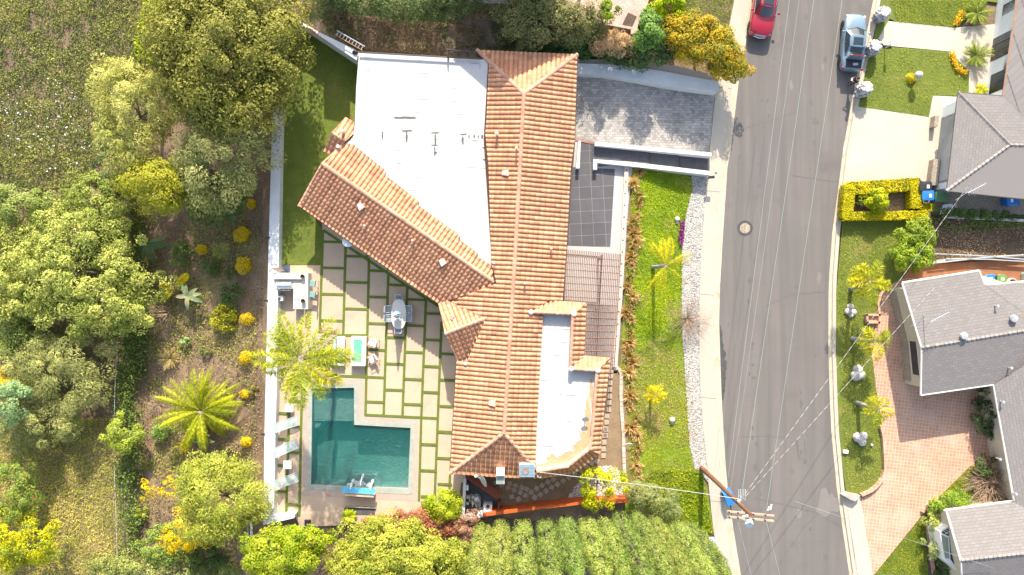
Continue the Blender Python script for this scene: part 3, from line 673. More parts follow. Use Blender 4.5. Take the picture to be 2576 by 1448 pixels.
# diagonal wing
D1=P(811,413,3.98); D2=P(1249,714,3.98); PD=Pl(D1,D2,P(930,640,3.4)); PU=Pl(D1,D2,P(866,362,3.74))
d=PD.px; un=PU.px
tile_face('tile_roof',[D1,d(752,518.5),d(1064,738),d(1103,763.5),d(1127,757),D2],house,pitch=.33,expo=.36,pl=PD)
tile_face('tile_roof',[D1,un(866,362),un(890,364),un(971.6,431),un(968,440),un(1055,508),un(1051,516),un(1158,594),un(1153,601),un(1202,638),un(1199,644),un(1236,668),D2],house,pl=PU)
caps('ridge_cap',[D1,D2],house)
caps('verge_cap',[d(752,518.5),D1],house,r=.11); caps('verge_cap',[D1,un(866,362)],house,r=.11)
# small gabled bay at the end of the flat roof
B1=P(836,335,3.9);B2=P(868,358,3.9)
tile_face('tile_roof',[B1,P(869,295,3.45),P(891,307,3.45),P(890,338,3.7),B2],house)
tile_face('tile_roof',[B1,P(814,382,3.4),P(838,392,3.42),B2],house)
caps('ridge_cap',[B1,B2],house,r=.13)
# hipped turret gable facing the patio
ZT=PW.px(1223,801).z; TA=P(1120,840,ZT-.02); TB=PW.px(1223,801)
PT=Pl(TA,TB,P(1103,763.6,3.5)); PB=Pl(TA,TB,P(1155,916,3.35))
tile_face('tile_roof',[TA,PT.px(1103,763.6),PT.px(1127,757),TB],house,pitch=.33)
tile_face('tile_roof',[TA,TB,PB.px(1173.5,912),PB.px(1155,917)],house,pitch=.33,expo=.36)
caps('ridge_cap',[TA,TB],house,r=.14)
# mansard round the street-side flat roof
ZM=4.25; ZE=3.62
mans=[((1336,786),(1444,791),(1475,762),(1380,756)),((1441,792),(1435,929),(1469,896),(1475,764)),((1435,929),(1504,933),(1535,900),(1467,895)),((1502,935),(1489,1100),(1483,1131),(1509,1142),(1513,1080),(1535,904)),((1483,1131),(1430,1174),(1443,1191),(1509,1142)),((1430,1174),(1350,1188),(1354,1204),(1443,1191))]
for k,q in enumerate(mans):
    if k==3: pts=[P(*q[0],ZM),P(*q[1],ZM),P(*q[2],ZM),P(*q[3],ZE),P(*q[4],ZE),P(*q[5],ZE)]
    else: pts=[P(*q[0],ZM),P(*q[1],ZM),P(*q[2],ZE),P(*q[3],ZE)]
    pp=Pl(pts[0],pts[1],pts[-1]); pts=[Vector((p.x,p.y,pp.z(p.x,p.y))) for p in pts]
    tile_face('mansard_roof',pts,house,pitch=.36,expo=.5)
    caps('ridge_cap',[pts[0],pts[1]] if k!=3 else pts[:3],house,r=.13)
for x,y in ((1336,786),(1444,791),(1437,929),(1504,933)):
    mb=MB(); mb.ball(P(x,y,ZM+.05),.2,8); mb.build('ridge_end','white_paint',house,smooth=60)
# white flat roofs
mb=MB(); zf=3.74
fr=[(903,133),(1228,151),(1228,155),(1243,340),(1248,640),(1251,690),(1190,650),(1130,605),(1000,510),(885,372),(868,362),(889,345),(893,305),(896,220)]
mb.ext(xy(fr,zf),zf-.25,zf); mb.build('flat_roof','roof_white',house)
mb=MB(); fr2=[(1352,790),(1442,792),(1437,931),(1503,935),(1490,1100),(1483,1130),(1429,1173),(1350,1186),(1335,1140),(1337,1100)]
mb.ext(xy(fr2,zf),zf-.25,zf); mb.build('flat_roof','roof_white',house)
mb=MB()
for a,c in (((1502,937),(1489,1100)),((1489,1100),(1482,1130)),((1482,1130),(1429,1171)),((1429,1171),(1350,1185)),((1440,794),(1436,927)),((905,133),(1120,146))):
    A=P(*a,4.1);B=P(*c,4.1); dd=(B-A).normalized(); nn=Vector((-dd.y,dd.x,0))*.07
    if a[0]>1300: mb.ext([A-nn,B-nn,B+nn,A+nn],zf-.05,zf+.28)
mb.build('parapet','white_wall',house)
mb=MB(); A=P(903,132,4);B=P(1210,149,4); mb.tube([A,B],.06,6); mb.build('flashing','fascia',house)
mk('sealant',(.12,.11,.10),(.09,.085,.08),3.,.8,20.,.2)
# worn sealant and stains on the white roof: shapes with their own outline
def blot(mb, c, rx, ry, z, rot=0., n=22, jag=.3):
    p=P(c[0],c[1],z); q=[]
    for k in range(n):
        t=2*math.pi*k/n; f=1+random.uniform(-jag,jag); x,y=rx*f*math.cos(t),ry*f*math.sin(t); q.append((p.x+x*math.cos(rot)-y*math.sin(rot),p.y+x*math.sin(rot)+y*math.cos(rot),z))
    mb.poly(q)
mb=MB(); zq=zf+.004
for c,rx,ry in (((1016,297),.9,.1),((962,342),.06,.36),((1023,330),.45,.07),((1023,345),.08,.42),((1095,335),.3,.06),((1095,352),.07,.45),((1094,366),.25,.06),((1094,383),.06,.4),((1095,386),.12,.12),((1166,339),.28,.07),((1164,354),.08,.33),((1180,344),.05,.18),((1193,344),.07,.14),((1203,345),.05,.15),((1213,345),.08,.16),((1195,355),.25,.03),((1222,372),.25,.09),((1225,402),.3,.08),((1228,440),.2,.06)): blot(mb,c,rx,ry,zq); zq+=.0003; mb.build('sealant_patch','sealant',house); mb=MB()
mk('stain_ochre',(.36,.25,.13),(.45,.34,.2),2.,.9,12.,.2)
mb=MB()
for c,rx,ry,ro in (((1480,1060),.22,1.7,.06),((1488,990),.15,1.,.05),((1446,1146),1.1,.35,.75),((1400,1166),1.5,.22,.2),((1418,1150),.6,.3,.5),((1388,1155),.35,.3,0),((1370,1172),.4,.18,.2),((1472,1105),.35,.7,.3),((1441,880),.1,.3,0),((1456,1120),.5,.28,.6)): blot(mb,c,rx,ry,zf+.004+random.uniform(0,.003),ro,26,.35); mb.build('water_stain','stain_ochre',house); mb=MB()
pass
# roof vents and pipes
def vent(px,py,z,ang,s=1.):
    p=P(px,py,z); m=Matrix.Translation(p)@Matrix.Rotation(ang,4,'Z'); mb=MB()
    w0,w1,l,h=.17*s,.27*s,.5*s,.24*s
    pts=[m@Vector(q) for q in ((-w0,l/2,.0),(w0,l/2,.0),(w1,-l/2,.0),(-w1,-l/2,.0),(-w0*.8,l/2,.08),(w0*.8,l/2,.08),(w1*.9,-l/2,h),(-w1*.9,-l/2,h))]
    mb.prism(pts[:4],pts[4:]); return mb.build('roof_vent','vent_pink',house)
zE=lambda x,y:PE.px(x,y).z+.1; zW=lambda x,y:PW.px(x,y).z+.1; zD=lambda x,y:PD.px(x,y).z+.1
vent(1271,436,zW(1271,436),R(-90)) if 0 else vent(1271,436,zW(1271,436),R(90))
vent(907,520,zD(907,520),R(35)); vent(1113,660,zD(1113,660),R(35)); vent(1137,800,PT.px(1137,800).z+.1,R(160),.6); vent(1238,1015,zW(1238,1015),R(90))
def pipe(px,py,z,h=.45,r=.06,mat='vent_pink',cap=True):
    p=P(px,py,z-.1); mb=MB(); mb.lathe(p,[(r,0),(r,h),(r*1.7,h),(r*1.7,h+.1),(r*.6,h+.14)] if cap else [(r,0),(r,h)],10); return mb.build('vent_pipe',mat,house,smooth=40)
pipe(1250,341,zW(1250,341),.6,.09); pipe(1299,378,zW(1299,378),.7,.07); pipe(920,570,zD(920,570)); pipe(1040,607,zD(1040,607)); pipe(1320,714,zE(1320,714),.4,.06,'grey_metal'); pipe(1386,627,zE(1386,627),.4,.06); pipe(1243,663,zW(1243,663),.4,.05,'offwhite'); pipe(865,335,3.9,.6,.1); pipe(853,372,3.7,.35,.08,'offwhite'); pipe(1172,915,3.6,.3,.07,'offwhite')
# walls below the eaves
def shrink(poly, dct):
    cx=sum(p.x for p in poly)/len(poly); cy=sum(p.y for p in poly)/len(poly); out=[]
    for p in poly:
        v=Vector((p.x-cx,p.y-cy)); out.append((p.x-v.x/v.length*dct,p.y-v.y/v.length*dct))
    return out
mb=MB()
mb.ext(shrink([NE,e(1415,757),P(1340,790,3.4),P(1347,1170,3.4),SE,SW,w(1138,1100),w(1149,907),P(1237,640,3.4),NW],.55),.3,3.42)
mb.build('wall','stucco',house)
mb=MB(); mb.ext(shrink([D1,d(752,518.5),d(1103,763.5),P(1220,760,3.5),P(1236,668,3.5),un(866,362)],.5),.3,3.38); mb.build('wall','stucco',house)
mb=MB(); q=xy([(904,134),(1226,150),(1228,640),(1000,500),(890,372)],zf); mb.ext([(p.x,p.y) for p in q],.3,zf-.252); mb.build('wall','stucco',house)
mb=MB(); mb.ext(shrink(xy([(1370,760),(1472,766),(1468,900),(1532,905),(1512,1075),(1506,1140),(1440,1188),(1352,1200)],ZE),.5),.3,ZE-.1); mb.build('wall','stucco',house)
mb=MB(); mb.ext(shrink([B1,P(869,297,3.4),P(890,338,3.4),P(838,390,3.4),P(816,380,3.4)],.25),.3,3.35); mb.build('wall','stucco',house)
# dark gutters along the eaves
mb=MB()
for line in ((NE,e(1445,355),e(1425,620),e(1415,757)),(d(752,518.5),d(1064,738),d(1103,763.5)),(w(1149,907),w(1138,1100),w(1132,1191))):
    mb=MB(); mb.tube([Vector(a)-Vector((0,0,.12)) for a in line],.07,6); mb.build('gutter','fascia',house)
# glazed doors of the wings, mostly hidden under the eaves
def wallwin(a,b,z0,z1,parent,name='window',mat='window_glass',fr='dark_metal',out=.03):
    a=Vector(a);b=Vector(b);dd=(b-a).normalized();nn=Vector((dd.y,-dd.x,0))
    mb=MB();
    mb.add([a+nn*out+Vector((0,0,z0-a.z)),b+nn*out+Vector((0,0,z0-b.z)),b+nn*out+Vector((0,0,z1-b.z)),a+nn*out+Vector((0,0,z1-a.z))],[[0,1,2,3]]); g=mb.build(name,mat,parent)
    mb=MB(); L_=(b-a).length; k=max(2,int(L_/1.1))
    for i in range(k+1):
        q=a+dd*L_*i/k; mb.box((q+nn*(out+.02))[:2]+((z0+z1)/2,),(.06,.06,z1-z0),math.atan2(dd.y,dd.x))
    for zz in (z0,z1): c=(a+b)/2+nn*(out+.02); mb.box((c.x,c.y,zz),(L_+.06,.06,.06),math.atan2(dd.y,dd.x))
    f=mb.build('frame',fr,g); return g
# small railed roof well at the north side
t=thing('roof_well_railing','dark metal railing box at the back edge of the white roof beside the tile hip','railing',P(1160,138,.5))
mb=MB(); 
for a,c in (((1125,126),(1200,132)),((1125,126),(1127,146))):
    A=P(*a,4.3);B=P(*c,4.3); mb.tube([A,B],.05,6); mb.tube([A-Vector((0,0,.45)),B-Vector((0,0,.45))],.04,6)
mb.build('rail','black',t)
mb=MB()
for x,y in ((1125,126),(1150,128),(1175,130),(1200,132),(1127,146)): p=P(x,y,4.3); mb.tube([p,(p.x,p.y,.5)],.04,6)
mb.build('post','black',t)
# evaporative cooler, skylight, dish on the south hip
zs=lambda x,y:PS.px(x,y).z+.12
t=thing('rooftop_cooler','blue grey louvred cooler unit on the south roof corner','cooler',P(1325,1179,zs(1325,1179)))
p=t.location; mb=MB(); mb.box((p.x,p.y,p.z+.35),(1.15,.95,.7),bev=.03); mb.build('cabinet','grey_metal',t)
plain('cooler_blue',(.16,.30,.40),.5)
mb=MB()
for k in range(9): mb.box((p.x,p.y-.42+k*.105,p.z+.715),(1.05,.05,.03))
mb.build('louvre','cooler_blue',t)
mb=MB(); mb.lathe((p.x-.1,p.y-.02,p.z+.70),[(.27,0),(.27,.05),(.2,.06),(.2,.02),(.02,.02)],18); mb.build('fan','rust',t)
t=thing('roof_skylight','white framed skylight box overhanging the south eave','skylight',P(1259,1192,zs(1259,1185)))
p=t.location; mb=MB(); mb.box((p.x,p.y+.22,p.z+.30),(.62,.55,.45),bev=.02); mb.build('hood','white_paint',t)
mb=MB(); mb.box((p.x,p.y-.35,p.z+.16),(.62,.75,.14)); mb.build('frame','alu',t)
mb=MB(); mb.box((p.x,p.y-.35,p.z+.24),(.48,.6,.02)); mb.build('pane','pale_glass',t)
t=thing('satellite_dish','grey satellite dish hanging over the south eave of the main house','satellite dish',P(1210,1199,3.7))
p=t.location; mb=MB(); m=Matrix.Translation(p+Vector((.2,-.2,.35)))@Matrix.Rotation(R(-55),4,'Y')@Matrix.Rotation(R(25),4,'X'); pts=[]
rings=[[m@Vector((r*.42*math.cos(a),r*.55*math.sin(a),.16*r*r-.1)) for a in np.linspace(0,2*math.pi,19)[:-1]] for r in (1.,.75,.5,.25,.02)]
mb.loft(rings,True); mb.build('dish','grey_metal',t,smooth=60)
mb=MB(); mb.tube([p+Vector((-.2,.05,-.1)),p+Vector((.2,-.2,.3))],.035,6); mb.tube([p+Vector((.2,-.2,.3)),p+Vector((-.35,.1,.35))],.025,6); mb.build('arm','grey_metal',t)
mb=MB(); mb.box(p+Vector((-.37,.12,.36)),(.2,.18,.16),R(30),bev=.02); mb.build('receiver','white_paint',t)
t=thing('satellite_dish','small round dish lying low on the stained white roof','satellite dish',P(1471,1050,zf))
p=t.location; mb=MB(); m=Matrix.Translation(p+Vector((0,0,.45)))@Matrix.Rotation(R(50),4,'X'); rings=[[m@Vector((r*.26*math.cos(a),r*.33*math.sin(a),.1*r*r)) for a in np.linspace(0,2*math.pi,17)[:-1]] for r in (1.,.6,.3,.02)]
mb.loft(rings,True); mb.build('dish','offwhite',t,smooth=60); mb=MB(); mb.tube([p,p+Vector((0,-.05,.42))],.03,6); mb.build('arm','grey_metal',t)
t=thing('service_mast','short metal service mast where the white cable reaches the roof corner','mast',P(1352,1192,3.7)); p=t.location
mb=MB(); mb.tube([p,p+Vector((0,0,1.)),p+Vector((.12,0,1.12)),p+Vector((.22,0,1.)) ],.04,8); mb.build('pipe','grey_metal',t); mb=MB(); mb.lathe(p+Vector((0,0,-.1)),[(.2,0),(.2,.1),(.06,.2)],10); mb.build('flange','grey_metal',t)
# ================================================================ pergola
t=thing('pergola','slatted timber pergola over the front terrace beside the tile roof','pergola',P(1490,770,.5))
ZP=3.05; TL,TR,BR,BL=(1426,628),(1562,640),(1545,925),(1412,925)
def lerp2(a,b,k): return (a[0]+(b[0]-a[0])*k,a[1]+(b[1]-a[1])*k)
for k in range(31):
    q=k/30; a=P(*lerp2(TL,TR,q),ZP+.1); b=P(*lerp2(BL,BR,q),ZP+.1)
    mb=MB(); dd=(b-a).normalized(); nn=Vector((-dd.y,dd.x,0))*.034; mb.ext([a-nn,b-nn,b+nn,a+nn],ZP+.04,ZP+.15); mb.build('slat','slat_wood',t)
for k in range(17):
    q=(k+.9)/17.4; a=P(*lerp2(TL,BL,q),ZP+.18); b=P(*lerp2(TR,BR,q),ZP+.18); mb=MB(); mb.tube([a,b],.022,5); mb.build('rod','rust',t)
for a,b,wd,dp in (((1427,641),(1514,648),.11,.24),((1515,642),(1498,925),.16,.26),((1426,628),(1412,925),.1,.22)):
    A=P(*a,ZP);B=P(*b,ZP); dd=(B-A).normalized(); nn=Vector((-dd.y,dd.x,0))*wd/2; mb=MB(); mb.ext([A-nn,B-nn,B+nn,A+nn],ZP-dp,ZP+.038); mb.build('beam','dark_brown',t)
for x,y in ((1514,650),(1507,780),(1500,915)):
    p=P(x,y,ZP-.3); mb=MB(); mb.box((p.x,p.y,(ZP-.26+.5)/2),(.16,.16,ZP-.26-.5)); mb.build('post','dark_brown',t)
# ================================================================ garden walls
def wallthing(name,label,poly,z0,z1,mat,cat='wall',cap=None):
    mb=MB(); q=xy(poly,z1); mb.ext(q,z0,z1); o=mb.build(name,mat); return tag(o,label,cat)
WL=[(674.5,669),(683,362),(689,270),(709,270),(706,362),(701,667),(699.5,724),(696,985),(693,1072),(689,1298),(742,1294),(740,1304),(662,1322),(666,1072),(668,985),(673.7,724)]
wallthing('boundary_wall','long white flat-topped wall along the pool terrace and lawn',WL,-2.6,1.3,'white_wall')
wallthing('boundary_wall','white angled retaining wall beyond the lawn by the big dark tree',[(693,14),(697,22),(760,62),(897,152),(905,131),(800,80),(745,48),(700,15)],.0,2.6,'white_wall')
wallthing('retaining_wall','white wall along the top side of the cobbled driveway',[(1450,160),(1560,163),(1680,182),(1806,206),(1810,215),(1806,231),(1640,210),(1510,190),(1446,186)],-.2,1.25,'white_wall')
slab('drain_strip',[(1450,150),(1560,150),(1700,166),(1800,190),(1806,206),(1680,182),(1560,163),(1450,161)],.2,1.05,'concrete_pale')
wallthing('stair_wall','white wall between the cobbled driveway and the dark stairs',[(1496,357),(1790,385),(1790,394),(1500,367),(1496,367)],-.2,1.15,'white_wall')
wallthing('stair_wall','white wall below the dark stairs bordering the front lawn',[(1492,401),(1587,408),(1785,431),(1785,441),(1587,419),(1502,410),(1502,427),(1492,427)],-.2,1.05,'white_wall')
wallthing('terrace_wall','short white wall stub between the terrace and the pebbled strip',[(1455,355),(1461,355),(1458,424),(1449,424)],.3,1.1,'white_wall')
mb=MB(); t=thing('terrace_kerb','pale brick kerb wall with dark slots along the terrace edge','wall',P(1565,700,.5))
A,B,Cc=P(1577,414,.75),P(1561,738,.75),P(1545,925,.75)
for a,b in ((A,B),(B,Cc)):
    dd=(b-a).normalized(); nn=Vector((-dd.y,dd.x,0))*.16; n=int((b-a).length/.42)
    for k in range(n): p=a.lerp(b,k/n);q=a.lerp(b,(k+.96)/n); mb.ext([p-nn,q-nn,q+nn,p+nn],.2,.75,random.choice([(.55,.47,.40),(.58,.50,.43),(.53,.44,.37)]))
mb.build('coping','painted',t)
mb=MB()
for a,b in ((A,B),(B,Cc)):
    n=int((b-a).length/.9)
    for k in range(n): p=a.lerp(b,(k+.5)/n); mb.box((p.x-.02,p.y,.752),(.11,.1,.02))
mb.build('slot','black',t)
mb=MB(); t=thing('garden_edging','narrow pale block edging snaking along the dirt side yard','edging',P(1580,1080,.5))
line=[P(x,y,.68) for x,y in (T22(1035,770),T22(1085,780),T22(1108,830),T22(1105,1000),T22(1112,1200),T22(1130,1443),T23(1130,200),T23(1138,420),T23(1148,620))]
for a,b in zip(line[:-1],line[1:]):
    dd=(b-a).normalized(); nn=Vector((-dd.y,dd.x,0))*.13; n=max(1,int((b-a).length/.4))
    for k in range(n): p=a.lerp(b,k/n);q=a.lerp(b,(k+.93)/n); mb.ext([p-nn,q-nn,q+nn,p+nn],.3,.66+random.uniform(0,.03),random.choice([(.52,.44,.37),(.56,.49,.42),(.47,.38,.31)]))
mb.build('block','painted',t)
# orange fence, brown gate rail and white service yard south of the house
def fence(name,label,a,b,zt,zb,w,mat,cat='fence'):
    A=P(*a,zt);B=P(*b,zt); dd=(B-A).normalized(); nn=Vector((-dd.y,dd.x,0))*w/2; mb=MB(); mb.ext([A-nn,B-nn,B+nn,A+nn],zb,zt); return tag(mb.build(name,mat),label,cat)
t=thing('orange_fence','orange painted fence above the cypress tops','fence',P(1400,1275,.2))
for a,b in (((1216,1297),(1262,1291)),((1264,1291),(1362,1278)),((1364,1278),(1470,1266)),((1472,1266),(1581,1262))):
    A=P(*a,2.0);B=P(*b,2.0); A2=P(a[0]-3,a[1]-17,.4);B2=P(b[0]-3,b[1]-15,.4)
    mb=MB(); dd=(B-A).normalized(); nn=Vector((-dd.y,dd.x,0)); mb.ext([A,B,B+nn*.10,A+nn*.10],.1,2.0); mb.build('panel','orange_paint',t)
    mb=MB(); c=(A+B)/2+nn*.02; mb.box((c.x,c.y,2.03),((B-A).length,.2,.06),math.atan2(dd.y,dd.x)); mb.build('rail','orange_paint',t)
for x,y in ((1263,1291),(1363,1278),(1471,1266)):
    p=P(x,y,2.); mb=MB(); mb.box((p.x,p.y+.1,1.05),(.12,.12,1.94)); mb.build('post','orange_paint',t)
t=thing('brown_screen','brown painted screen wall running diagonally by the service yard','screen',P(1215,1230,.5))
A=P(1170,1203,2.3);B=P(1252,1258,2.0); dd=(B-A).normalized(); nn=Vector((-dd.y,dd.x,0))
mb=MB(); mb.prism([(q.x,q.y,.5) for q in (A,B,B+nn*.12,A+nn*.12)],[A,B,B+nn*.12,A+nn*.12]); mb.build('panel','brown_paint',t)
mb=MB(); mb.prism([A+nn*.12,B+nn*.12,B+nn*.62-Vector((0,0,.25)),A+nn*.62-Vector((0,0,.25))],[A+nn*.12+Vector((0,0,.05)),B+nn*.12+Vector((0,0,.05)),B+nn*.62-Vector((0,0,.2)),A+nn*.62-Vector((0,0,.2))]); mb.build('canopy','brown_paint',t)
fence('yard_screen','short orange brown divider beside the white utility box',(1256,1265),(1252,1296),1.7,.4,.12,'brown_paint','screen')
t=thing('service_yard_wall','white L-shaped wall round the small service yard of pool pipes','wall',P(1180,1260,.3))
mb=MB(); mb.ext(xy([(1166,1205),(1173,1205),(1168,1303),(1160,1313)],1.6),.2,1.6); mb.ext(xy([(1168.2,1299),(1214,1284),(1214,1301),(1160.5,1313.5)],1.55),.2,1.55); mb.build('wall','white_wall',t)
slab('service_yard',[(1168,1200),(1252,1260),(1250,1292),(1212,1298),(1164,1306)],.45,.56,'pebble_dark')
# ================================================================ houses across the street
def roof_face(mb, pts, ref=None):
    pts=[Vector(p) for p in pts]; pl=Pl(*pts[:3]); n=pl.n; v=Vector((-n.x*n.z,-n.y*n.z,n.x*n.x+n.y*n.y)).normalized(); u=v.cross(n).normalized(); o=ref or pts[0]
    mb.poly(pts,None,[((p-o).dot(u)+50,(p-o).dot(v)+50) for p in pts])
def capline(name,a,b,parent,mat='ridge_grey',step=.34,w=.3):
    mb=MB(); a=Vector(a);b=Vector(b);dd=b-a;n=max(1,int(dd.length/step));dd.normalize();sd=dd.cross(Vector((0,0,1))).normalized();up=sd.cross(dd)
    if up.z<0: up=-up
    for k in range(n):
        p=a.lerp(b,k/n)-dd*.02;q=a.lerp(b,(k+1)/n); w2=w/2
        f=random.uniform(.85,1.12); c=tuple(x*f for x in (.22,.20,.19))
        mb.prism([p+sd*w2-up*.06,p-up*.0+up*.02,p-sd*w2-up*.06],[p+sd*w2-up*.0,p+up*.10,p-sd*w2-up*.0],c)
        mb.add([p+sd*w2+up*.0,p+up*.10,p-sd*w2+up*.0,q+sd*w2-up*.03,q+up*.05,q-sd*w2-up*.03],[[0,1,4,3],[1,2,5,4],[0,2,1],[3,4,5]],c)
    return mb.build(name,'tile' if 0 else 'painted',parent)
h1=thing('grey_roof_house','house with grey hipped roof and white garage across the street','house',P(2480,300,0))
E=2.75
apx=P(2541,366,3.2)
wl=Pl(P(2410,233,E),P(2382,481,E),apx)
sl=Pl(P(2382,481,E),P(2576,500,E),apx); nl=Pl(P(2410,233,E),P(2521,243,E),apx)
far_=P(2800,372,3.2); fE=P(2800,525,E)
# main block running north: slope rising east from the eave
mE=Pl(P(2521,243,E),P(2556,0,E),P(2700,120,4.3))
val=P(2576,289,0); vz=nl.px(2576,292)
V2=nl.px(2600,318)
mb=MB(); roof_face(mb,[P(2410,233,E),P(2382,481,E),apx]); roof_face(mb,[P(2382,481,E),P(2600,503,E),P(2800,525,E),far_,apx]); 
roof_face(mb,[P(2410,233,E),apx,far_,nl.px(2640,352),P(2521,243,E)])
mb.build('roof','shingle_dark',h1,recalc=False)
mb=MB(); roof_face(mb,[P(2521,243,E),nl.px(2640,352)+Vector((0,0,.02)),mE.px(2800,420),mE.px(2800,-200),mE.px(2582,-200)]); mb.build('roof','shingle',h1,recalc=False)
capline('hip_cap',P(2410,233,E),apx,h1); capline('hip_cap',P(2382,481,E),apx,h1); capline('ridge_cap',apx,far_,h1)
mb=MB()
for a,b in (((2410,233),(2382,481)),((2410,233),(2521,243)),((2382,481),(2800,525))): mb=MB(); mb.tube([P(*a,E-.06),P(*b,E-.06)],.07,6); mb.build('gutter','fascia',h1)
mb=MB(); mb.tube([P(2523,241,E-.05),P(2588,-200,E-.05)],.08,6); mb.build('gutter','rust',h1)
mb=MB(); mb.ext([P(2419,250,2.5),P(2560,262,2.5),P(2800,280,2.5),P(2800,500,2.5),P(2394,470,2.5)],0,2.66); mb.build('wall','garage',h1)
mb=MB(); mb.ext([P(2595,-250,2.6),P(2800,-250,2.6),P(2800,262,2.6),P(2532,240,2.6)],0,2.62); mb.build('wall','garage',h1)
# garage door, porch and windows on the street face
def panel(mb,a,b,z0,z1,o=.02):
    a=P(*a,0) if not isinstance(a,Vector) else a; b=P(*b,0) if not isinstance(b,Vector) else b; dd=(b-a).normalized(); nn=Vector((dd.y,-dd.x,0))
    mb.prism([Vector((a.x,a.y,z0)),Vector((b.x,b.y,z0)),Vector((b.x,b.y,z1)),Vector((a.x,a.y,z1))],[Vector((a.x,a.y,z0))+nn*o,Vector((b.x,b.y,z0))+nn*o,Vector((b.x,b.y,z1))+nn*o,Vector((a.x,a.y,z1))+nn*o])
wa=P(2419,250,2.5);wb=P(2394,470,2.5); wv=wb-wa
gA=wa+wv*.16; gB=wa+wv*.90
mb=MB(); panel(mb,gA,gB,.1,2.2,-.05); gd=mb.build('garage_door','white_paint',h1)
mb=MB()
for k in range(1,4): panel(mb,gA,gB,.1+k*.52,.12+k*.52,-.06)
mb.build('groove','grey_metal',gd)
mb=MB(); panel(mb,gA+wv*-.03,gA+wv*.0,.1,2.25,-.16); panel(mb,gB,gB+wv*.03,.1,2.25,-.16); panel(mb,gA-wv*.03,gB+wv*.03,2.25,2.4,-.16); mb.build('door_frame','dark_metal',h1)
mb=MB(); mb.ext([P(2352,400,.9),P(2368,400,.9),P(2362,466,.9),P(2343,466,.9)],.05,.75); mb.build('planter_wall','stonewall',h1)
mb=MB(); mb.ext([P(2356,290,.9),P(2366,290,.9),P(2362,318,.9),P(2352,318,.9)],.05,.75); mb.build('planter_wall','stonewall',h1)
fa=P(2595,-250,2.6);fb=P(2532,240,2.6);fv=fb-fa
def winh1(y0,y1,z0,z1,depth=-.12,mat='window_glass',name='window'):
    k0=(y0-fa.y)/fv.y;k1=(y1-fa.y)/fv.y; a=fa+fv*k0;b=fa+fv*k1
    mb=MB(); panel(mb,a,b,z0,z1,-.03); g=mb.build(name,mat,h1)
    mb=MB(); ln=(b-a); 
    panel(mb,a-ln.normalized()*.08,a,z0-.06,z1+.06,depth); panel(mb,b,b+ln.normalized()*.08,z0-.06,z1+.06,depth); panel(mb,a,b,z1,z1+.08,depth); panel(mb,a,b,z0-.08,z0,depth); m_=(a+b)/2; panel(mb,m_-ln.normalized()*.03,m_+ln.normalized()*.03,z0,z1,depth+.04)
    mb.build('frame','black',g); return g
yy=lambda py,z=1.5:P(2500,py,z).y
winh1(yy(8),yy(32),.9,2.3); winh1(yy(150),yy(178),1.9,2.3); winh1(yy(86),yy(103),.2,2.3,name='door',mat='dark_metal'); winh1(yy(182),yy(228),.5,2.2,-.25); winh1(yy(104),yy(142),.15,2.3,mat='window_glass',name='door')
# flank neighbour: big U-shaped grey house round the brick drive
h2=thing('grey_roof_house','U-shaped house with grey shingle roofs around the brick drive','house',P(2450,900,0))
E2=2.8; RZ=3.5
g1,g2=P(2319,876,RZ),P(2800,797,RZ)
UN=Pl(g1,g2,P(2270,712,E2)); LN=Pl(g1,g2,P(2317,995,E2))
mb=MB(); roof_face(mb,[g1,UN.px(2270,712),UN.px(2464,681.5),UN.px(2477,716),UN.px(2800,850) if 0 else UN.px(2576,787),UN.px(2640,820),g2]); 
roof_face(mb,[g1,g2,LN.px(2700,985),LN.px(2500,968.5),LN.px(2317,995)]); mb.build('roof','shingle',h2,recalc=False)
# block to the north-east meeting in a valley
NEp=Pl(UN.px(2477,716),UN.px(2576,787),P(2576,707,2.9))
mb=MB(); roof_face(mb,[UN.px(2477,716)+Vector((0,0,.01)),UN.px(2640,835)+Vector((0,0,.01)),NEp.px(2800,840),NEp.px(2800,690),NEp.px(2576,707)]); mb.build('roof','shingle_dark',h2,recalc=False)
# east wing running south
ev=LN.px(2500,968.5); EW=Pl(ev,P(2551,1260,E2),P(2700,1080,4.0))
mb=MB(); roof_face(mb,[ev+Vector((0,0,.02)),EW.px(2551,1260),EW.px(2640,1420),EW.px(2800,1300),EW.px(2800,900),EW.px(2600,905)+Vector((0,0,.02))]); mb.build('roof','shingle_dark',h2,recalc=False)
# south wing gable
s1,s2=P(2418,1411,4.1),P(2800,1370,4.1); SU=Pl(s1,s2,P(2381,1284,E2)); SL=Pl(s1,s2,P(2425,1530,E2))
mb=MB(); roof_face(mb,[s1,SU.px(2381,1284),SU.px(2550,1261),SU.px(2700,1320),s2]); roof_face(mb,[s1,s2,SL.px(2800,1500),SL.px(2425,1530)]); mb.build('roof','shingle',h2,recalc=False)
capline('ridge_cap',g1,g2,h2); capline('ridge_cap',s1,s2,h2)
mb=MB()
for a,b,q in ((UN.px(2270,712),UN.px(2464,681.5),0),(UN.px(2464,681.5),UN.px(2477,716),0),(UN.px(2270,712),g1,0),(g1,LN.px(2317,995),0),(LN.px(2317,995),ev,0),(ev,EW.px(2551,1260),0),(SU.px(2381,1284),SU.px(2550,1261),0),(SU.px(2381,1284),s1,0),(s1,SL.px(2425,1530),0),(NEp.px(2480,717),NEp.px(2800,690),0)): mb=MB(); mb.tube([a-Vector((0,0,.05)),b-Vector((0,0,.05))],.075,6); mb.build('gutter','gutter_white',h2)
